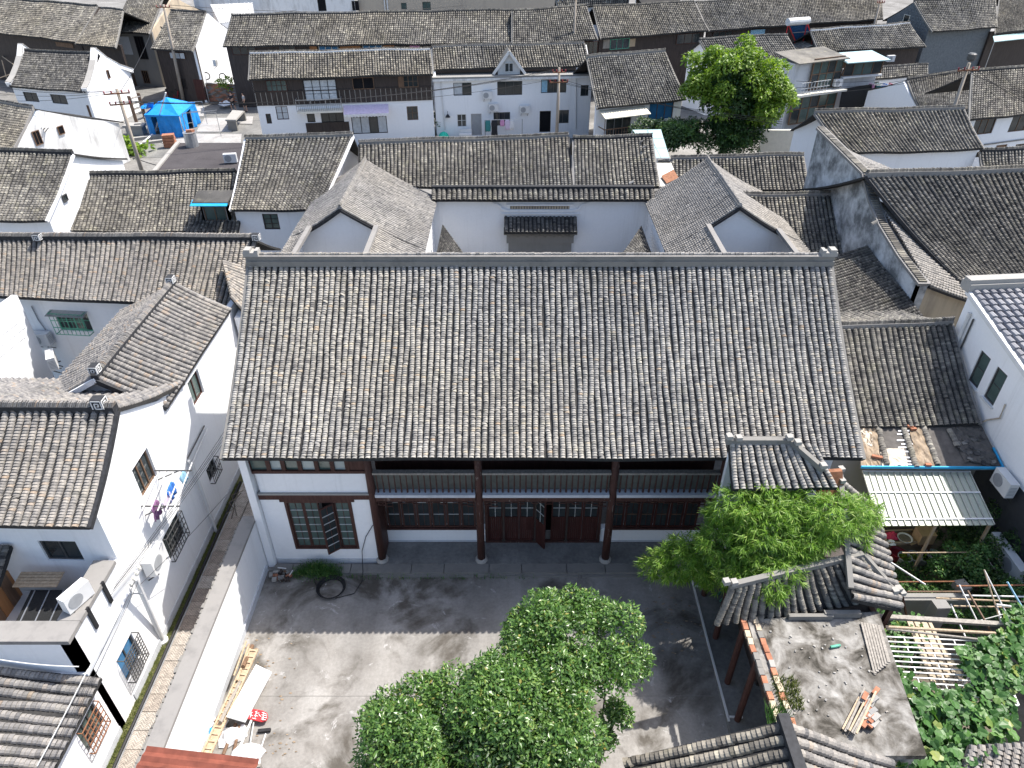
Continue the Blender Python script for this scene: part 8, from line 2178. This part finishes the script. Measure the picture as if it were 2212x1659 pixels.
# people
def person(p, label, shirt, trousers, face, arm, step=.1, bag=False, bent=False):
    root = thing('person', label, 'person', p)
    def chain(name, mat, verts, edges, rad, parent=root, sub=1):
        me = bpy.data.meshes.new(name); me.from_pydata(verts, edges, []); me.materials.append(MATS[mat])
        o = bpy.data.objects.new(name, me); COL.objects.link(o); o.parent = parent
        md = o.modifiers.new('skin', 'SKIN'); md.use_smooth_shade = True
        if not me.skin_vertices: 
            me.attributes.new  # created with the modifier on evaluation
        bpy.context.view_layer.update()
        if not me.skin_vertices:
            bm_ = __import__('bmesh').new(); bm_.from_mesh(me); bm_.verts.layers.skin.verify(); bm_.to_mesh(me); bm_.free()
        for i_, r_ in enumerate(rad):
            sv = me.skin_vertices[0].data[i_]; sv.radius = (r_, r_); sv.use_root = (i_ == 0)
        if sub: s2 = o.modifiers.new('sub', 'SUBSURF'); s2.levels = 1; s2.render_levels = 1
        return o
    c_, s__ = math.cos(face), math.sin(face)
    def W(x, y, z): return (x * c_ - y * s__, x * s__ + y * c_, z)
    hip, kn = .92, .50
    V = [W(0, 0, .95), W(0, 0, 1.18), W(0, .0, 1.40), W(0, -.01, 1.50), W(0, -.02, 1.58), W(0, -.02, 1.70),
         W(-.10, 0, hip), W(-.11, -step, kn), W(-.11, -step * .6, .08), W(-.11, -step * .6 - .17, .04),
         W(.10, 0, hip), W(.11, step * .5, kn), W(.12, step, .08), W(.12, step - .17, .04),
         W(-.19, 0, 1.40), W(-.25, 0 + arm[0][0], 1.14), W(-.22, arm[0][1], arm[0][2]), W(-.21, arm[0][1] - .07, arm[0][2] - .04),
         W(.19, 0, 1.40), W(.25, arm[1][0], 1.14), W(.22, arm[1][1], arm[1][2]), W(.21, arm[1][1] - .07, arm[1][2] - .04)]
    E_ = [(0, 1), (1, 2), (2, 3), (3, 4), (4, 5), (0, 6), (6, 7), (7, 8), (8, 9), (0, 10), (10, 11), (11, 12), (12, 13), (2, 14), (14, 15), (15, 16), (16, 17), (2, 18), (18, 19), (19, 20), (20, 21)]
    Rr = [.13, .125, .13, .055, .075, .085, .085, .058, .04, .04, .085, .058, .04, .04, .06, .042, .034, .035, .06, .042, .034, .035]
    chain('body', 'skin', V, E_, Rr)
    sl_ = [W(0, 0, .98), W(0, 0, 1.18), W(0, 0, 1.42), W(-.19, 0, 1.41), W(-.24, arm[0][0] * .8, 1.2), W(.19, 0, 1.41), W(.24, arm[1][0] * .8, 1.2)]
    chain('shirt', shirt, sl_, [(0, 1), (1, 2), (2, 3), (3, 4), (2, 5), (5, 6)], [.155, .15, .145, .085, .07, .085, .07])
    tr_ = [W(0, 0, .98), W(-.10, 0, .88), W(-.11, -step * .8, .50), W(.10, 0, .88), W(.11, step * .4, .50)]
    chain('shorts', trousers, tr_, [(0, 1), (1, 2), (0, 3), (3, 4)], [.15, .11, .085, .11, .085])
    chain('hair', 'black', [W(0, .015, 1.66), W(0, .01, 1.735), W(0, .05, 1.62)], [(0, 1), (0, 2)], [.095, .08, .06])
    for sx_, i_ in ((-.11, 9), (.12, 13)):
        x, y, z = V[i_]; m = MB(); m.box((x, y, .035), (.1, .26, .07), face); o = m.build('shoe', 'black', root); o.location = (0, 0, 0)
    for sx_ in (-.03, .03):
        m = MB(); m.box(W(sx_, -.105, 1.66), (.018, .012, .012), face); o = m.build('eye', 'black', root); o.location = (0, 0, 0)
    root.scale = (1.0, 1.0, 1.0)
    return root
person(at(506, 240, .02), 'person in a dark patterned shirt and black trousers standing by the brick wall', 'dark_cloth', 'black', R(-20), ((-.12, -.22, 1.15), (-.14, -.24, 1.18)), .16)
person(at(532, 241, .02), 'person in a grey shirt and black shorts facing the other by the brick wall', 'grey_paint', 'black', R(-70), ((-.05, -.12, .92), (.02, -.02, .88)), .12)
# two parked scooters
def scooter(p, rz, label, body):
    r_ = thing('scooter', label, 'scooter', (0, 0, 0), 'scooters by the utility pole')
    for y in (-.62, .62):
        m = MB(); m.lathe((-.05, y, .24), [(.14, 0), (.24, .01), (.24, .09), (.14, .10)], 14, (1, 0, 0)); w_ = m.build('wheel', 'black', r_)
        m = MB(); m.lathe((-.06, y, .24), [(.10, 0), (.10, .12)], 10, (1, 0, 0)); m.build('rim', 'metal', w_)
    m = MB(); m.prism([(-.13, .75, .45), (-.13, .2, .32), (-.13, -.35, .30), (-.13, -.45, .38), (-.13, -.05, .42), (-.13, .15, .72), (-.13, .8, .78)], (.26, 0, 0)); m.build('body', body, r_)
    m = MB(); m.prism([(-.17, -.42, .35), (-.17, -.62, .95), (-.17, -.52, .98), (-.17, -.34, .4)], (.34, 0, 0)); m.build('leg_shield', body, r_)
    m = MB(); m.box((0, .42, .82), (.28, .75, .12)); m.build('seat', 'black', r_)
    m = MB(); m.bar((-.33, -.5, 1.05), (.33, -.5, 1.05), .04, .04); m.bar((0, -.62, .4), (0, -.5, 1.05), .05, .05, up=(1, 0, 0)); m.build('handlebar', 'black', r_)
    m = MB(); m.lathe((0, -.62, .95), [(.07, 0), (.09, .05), (.03, .08)], 10, (0, -1, 0)); m.build('headlight', 'cream', r_)
    for sx_ in (-.3, .3):
        m = MB(); m.lathe((sx_, -.5, 1.15), [(.05, 0), (.05, .02)], 8, (0, 1, 0)); m.build('mirror', 'black', r_)
    m = MB(); m.box((0, .75, .95), (.3, .25, .22)); m.build('top_box', 'black', r_)
    r_.location = p; r_.rotation_euler = (0, 0, rz); return r_
scooter(at(381, 217, .02), R(75), 'dark red scooter parked left of the utility pole', 'maroon'); scooter(at(409, 213, .02), R(100), 'black scooter parked right of the utility pole', 'black')
# utility poles
def upole(name, label, base, top_z, r_=.15, arms=((.25, 1.5), (.9, 1.2)), ang=.3, lean=(0, 0)):
    t = thing(name, label, 'utility pole', base)
    tp = Vector((base.x + lean[0], base.y + lean[1], top_z))
    m = MB(); m.tube([base, tp], r_, 10, r_ * .62); m.build('pole', 'pole_concrete', t, True)
    ends = []
    for dz_, wd in arms:
        c_ = base.lerp(tp, (top_z - dz_ - base.z) / (top_z - base.z)); d_ = Vector((math.cos(ang), math.sin(ang), 0))
        m = MB(); m.bar(c_ - d_ * wd / 2 + Vector((0, -.14, 0)), c_ + d_ * wd / 2 + Vector((0, -.14, 0)), .08, .08); m.build('cross_arm', 'rust', t)
        for q in (-.48, -.2, .2, .48):
            e_ = c_ + d_ * wd * q + Vector((0, -.14, .04)); m = MB(); m.lathe(e_, [(.03, 0), (.06, .04), (.03, .08), (.06, .12), (.02, .16)], 7); m.build('insulator', 'maroon', t); ends.append(e_ + UPV * .14)
    return t, ends
pA = atY(252, 192, 47.0); _, eA = upole('utility_pole', 'brown utility pole with two cross arms in front of the tent', Vector((pA.x, 47.0, 0)), pA.z)
pB = at(397, 221, 0); tB = atY(353, 10, pB.y - .5); _, eB = upole('utility_pole', 'tall pale utility pole behind the blue tent', Vector((pB.x, pB.y, 0)), tB.z, .17, ((.2, 1.2),), .1, (tB.x - pB.x, tB.y - pB.y))
pC = atY(1208, 146, 57.0); _, eC = upole('utility_pole', 'wooden utility pole before the white terrace house', Vector((pC.x, 57.0, 0)), pC.z, .15, ((.3, 1.0), (1.0, 1.4)), .1)
pD = atY(1244, -10, 74.0); _, eD = upole('utility_pole', 'tall utility pole rising over the far bay roof', Vector((pD.x, 74.0, 0)), pD.z, .15, ((.3, .8),), .1)
pE = atY(2094, 136, 48.0); _, eE = upole('utility_pole', 'leaning utility pole with a transformer can at upper right', Vector((pE.x, 48.0, 0)), pE.z, .15, ((.4, 1.5),), .2)
m = MB(); m.lathe(Vector((pE.x - .1, 47.8, pE.z + .15)), [(.15, 0), (.26, .08), (.26, .4), (.18, .46)], 12); tag(m.build('transformer_can', 'dark_metal'), 'dark round can on top of the upper right utility pole', 'transformer')
pF = atY(1904, -4, 80.0); _, eF = upole('utility_pole', 'utility pole rising behind the solar heater roof', Vector((pF.x, 80.0, 0)), pF.z, .15, ((.4, .8),), .2)
for i in range(4):
    wire_obj(eA[i], atY(-20, 168 + i * 16, 52.0), .3, f'overhead wire from the tent pole to the left edge, number {"one two three four".split()[i]} from the top', r=.014)
    wire_obj(eA[4 + i], eC[i] if i < 3 else eC[4], .9, f'long overhead wire between tent pole and terrace house pole, {"first second third fourth".split()[i]} strand', r=.014)
for i in range(3):
    wire_obj(eC[4 + i], atY(1690, 258 + i * 5, 50.0), .35, f'wire crossing the garden tree to the right, {"upper middle lower".split()[i]} strand', r=.014)
    wire_obj(eE[i], atY(2230, 205 + i * 12, 47.0), .15, f'wire from the right utility pole to the edge, {"upper middle lower".split()[i]} strand', r=.014)
    wire_obj(eE[i + 1], atY(1720, 175 + i * 14, 55.0), .4, f'wire from the right utility pole past the glass balconies, {"upper middle lower".split()[i]} strand', r=.014)
wire_obj(eB[0], atY(640, 22, 88), .5, 'wire from the tall pale pole to the far white block', r=.02); wire_obj(eB[3], atY(1000, 12, 92), .6, 'wire from the tall pale pole along the ochre block', r=.02); wire_obj(eB[1], eA[2], .4, 'wire between the two poles near the tent', r=.016)
wire_obj(at(300, 345, 1.5), at(460, 372, 3.4), .25, 'black cable sagging over the felt roof shed', r=.03)
for i, (u, v) in enumerate(((446, 164), (481, 166))):
    c_ = at(u, v, 2.3); m = MB(); m.tube([c_ + Vector((.32 * math.cos(a), 0, .32 * math.sin(a))) for a in np.linspace(0, 6.283, 15)], .05, 6); tag(m.build('cable_coil', 'black'), f'coil of black cable on the wire before the white gable, {"left" if i == 0 else "right"} one', 'cable')
ac(at(467, 141, 3.3), R(95), 'white air conditioner on the tall white gable behind the scooters')
# bamboo scaffold at the left edge
sc_ = thing('bamboo_scaffold', 'bamboo scaffold poles at the upper left edge', 'scaffold', at(15, 130, 0))
for a, b in (((0, 78, 4.2), (110, 74, 4.2)), ((0, 118, 2.5), (30, 140, 2.5)), ((28, 62, 5), (36, 100, 3)), ((70, 66, 5), (80, 104, 3)), ((0, 100, 3.5), (108, 86, 3.8)), ((55, 103, 3.2), (103, 84, 3.9)), ((0, 168, 1.5), (28, 158, 2.0)), ((4, 130, 2.5), (14, 168, 1.0)), ((18, 104, 3.4), (29, 134, 2.0))):
    k = MB(); k.tube([at(*a), at(*b)], .05, 6); k.build('pole', 'pale_wood', sc_)
k = MB(); P = [at(0, 86, 3.9), at(95, 84, 3.9), at(97, 106, 2.9), at(0, 100, 2.9)]; k.prism(P, (0, .05, 0)); k.build('mesh_sheet', 'plaster_base', sc_)
wl_ = MB(); a, b = at(0, 140, 2.2), at(57, 96, 2.8); wl_.hexa([(a.x - 6, a.y, 0), (b.x - 1, b.y - 8, 0), (b.x - 1, b.y - 7.7, 0), (a.x - 6, a.y + .3, 0), (a.x - 6, a.y, 2.2), (b.x - 1, b.y - 8, 2.2), (b.x - 1, b.y - 7.7, 2.2), (a.x - 6, a.y + .3, 2.2)])
tag(wl_.build('edge_wall', 'white'), 'white yard wall at the upper left edge behind the scaffold', 'wall')
# bits around the felt shed
for i, (u, v, sz, mt, lab, nm, ct) in enumerate(((370, 318, (.9, .7, 1.0), 'brick_red', 'small brick stack beside the black felt roof', 'brick_stack', 'bricks'), (297, 290, (1.6, .8, .9), 'stone_pale', 'concrete sink block by the curled gable house', 'stone_sink', 'sink'), (320, 300, (3.2, .35, .25), 'stone_pale', 'long pale stone slab lying before the tent', 'stone_slab', 'stone'))):
    p = at(u, v, 0); m = MB()
    if i == 1: m.box(p + UPV * .35, (1.4, .8, .7)); m.box(p + UPV * .78, (1.7, 1.0, .14)); m.box(p + Vector((.3, 0, .9)), (.5, .4, .12), .3)
    elif i == 0:
        for j in range(4): m.box(p + UPV * (.15 + j * .26), (.9, .6, .22), .1 * j)
    else: m.box(p + UPV * .12, sz, .45); m.box(p + Vector((.9, -1.2, .1)), (2.2, .3, .2), .5)
    tag(m.build(nm, mt), lab, ct)
rag(at(488, 226, .3), .7, 'white rubble sack behind the people', 'white_cloth')
sh_ = thing('lean_shelf', 'old wooden shelf leaning on the curled gable wall', 'shelf', at(287, 250, 0))
p = at(290, 262, .6)
for i in range(5):
    k = MB(); k.box((p.x, p.y + 1.2, .5 + i * .45), (1.1, .35, .05), R(70)); k.build('board', 'grey_wood', sh_)
for sg_ in (-.55, .55):
    k = MB(); k.box((p.x + sg_ * .34, p.y + 1.2 + sg_ * .94, 1.3), (.06, .35, 2.5), R(70)); k.build('side', 'brown_wood', sh_)
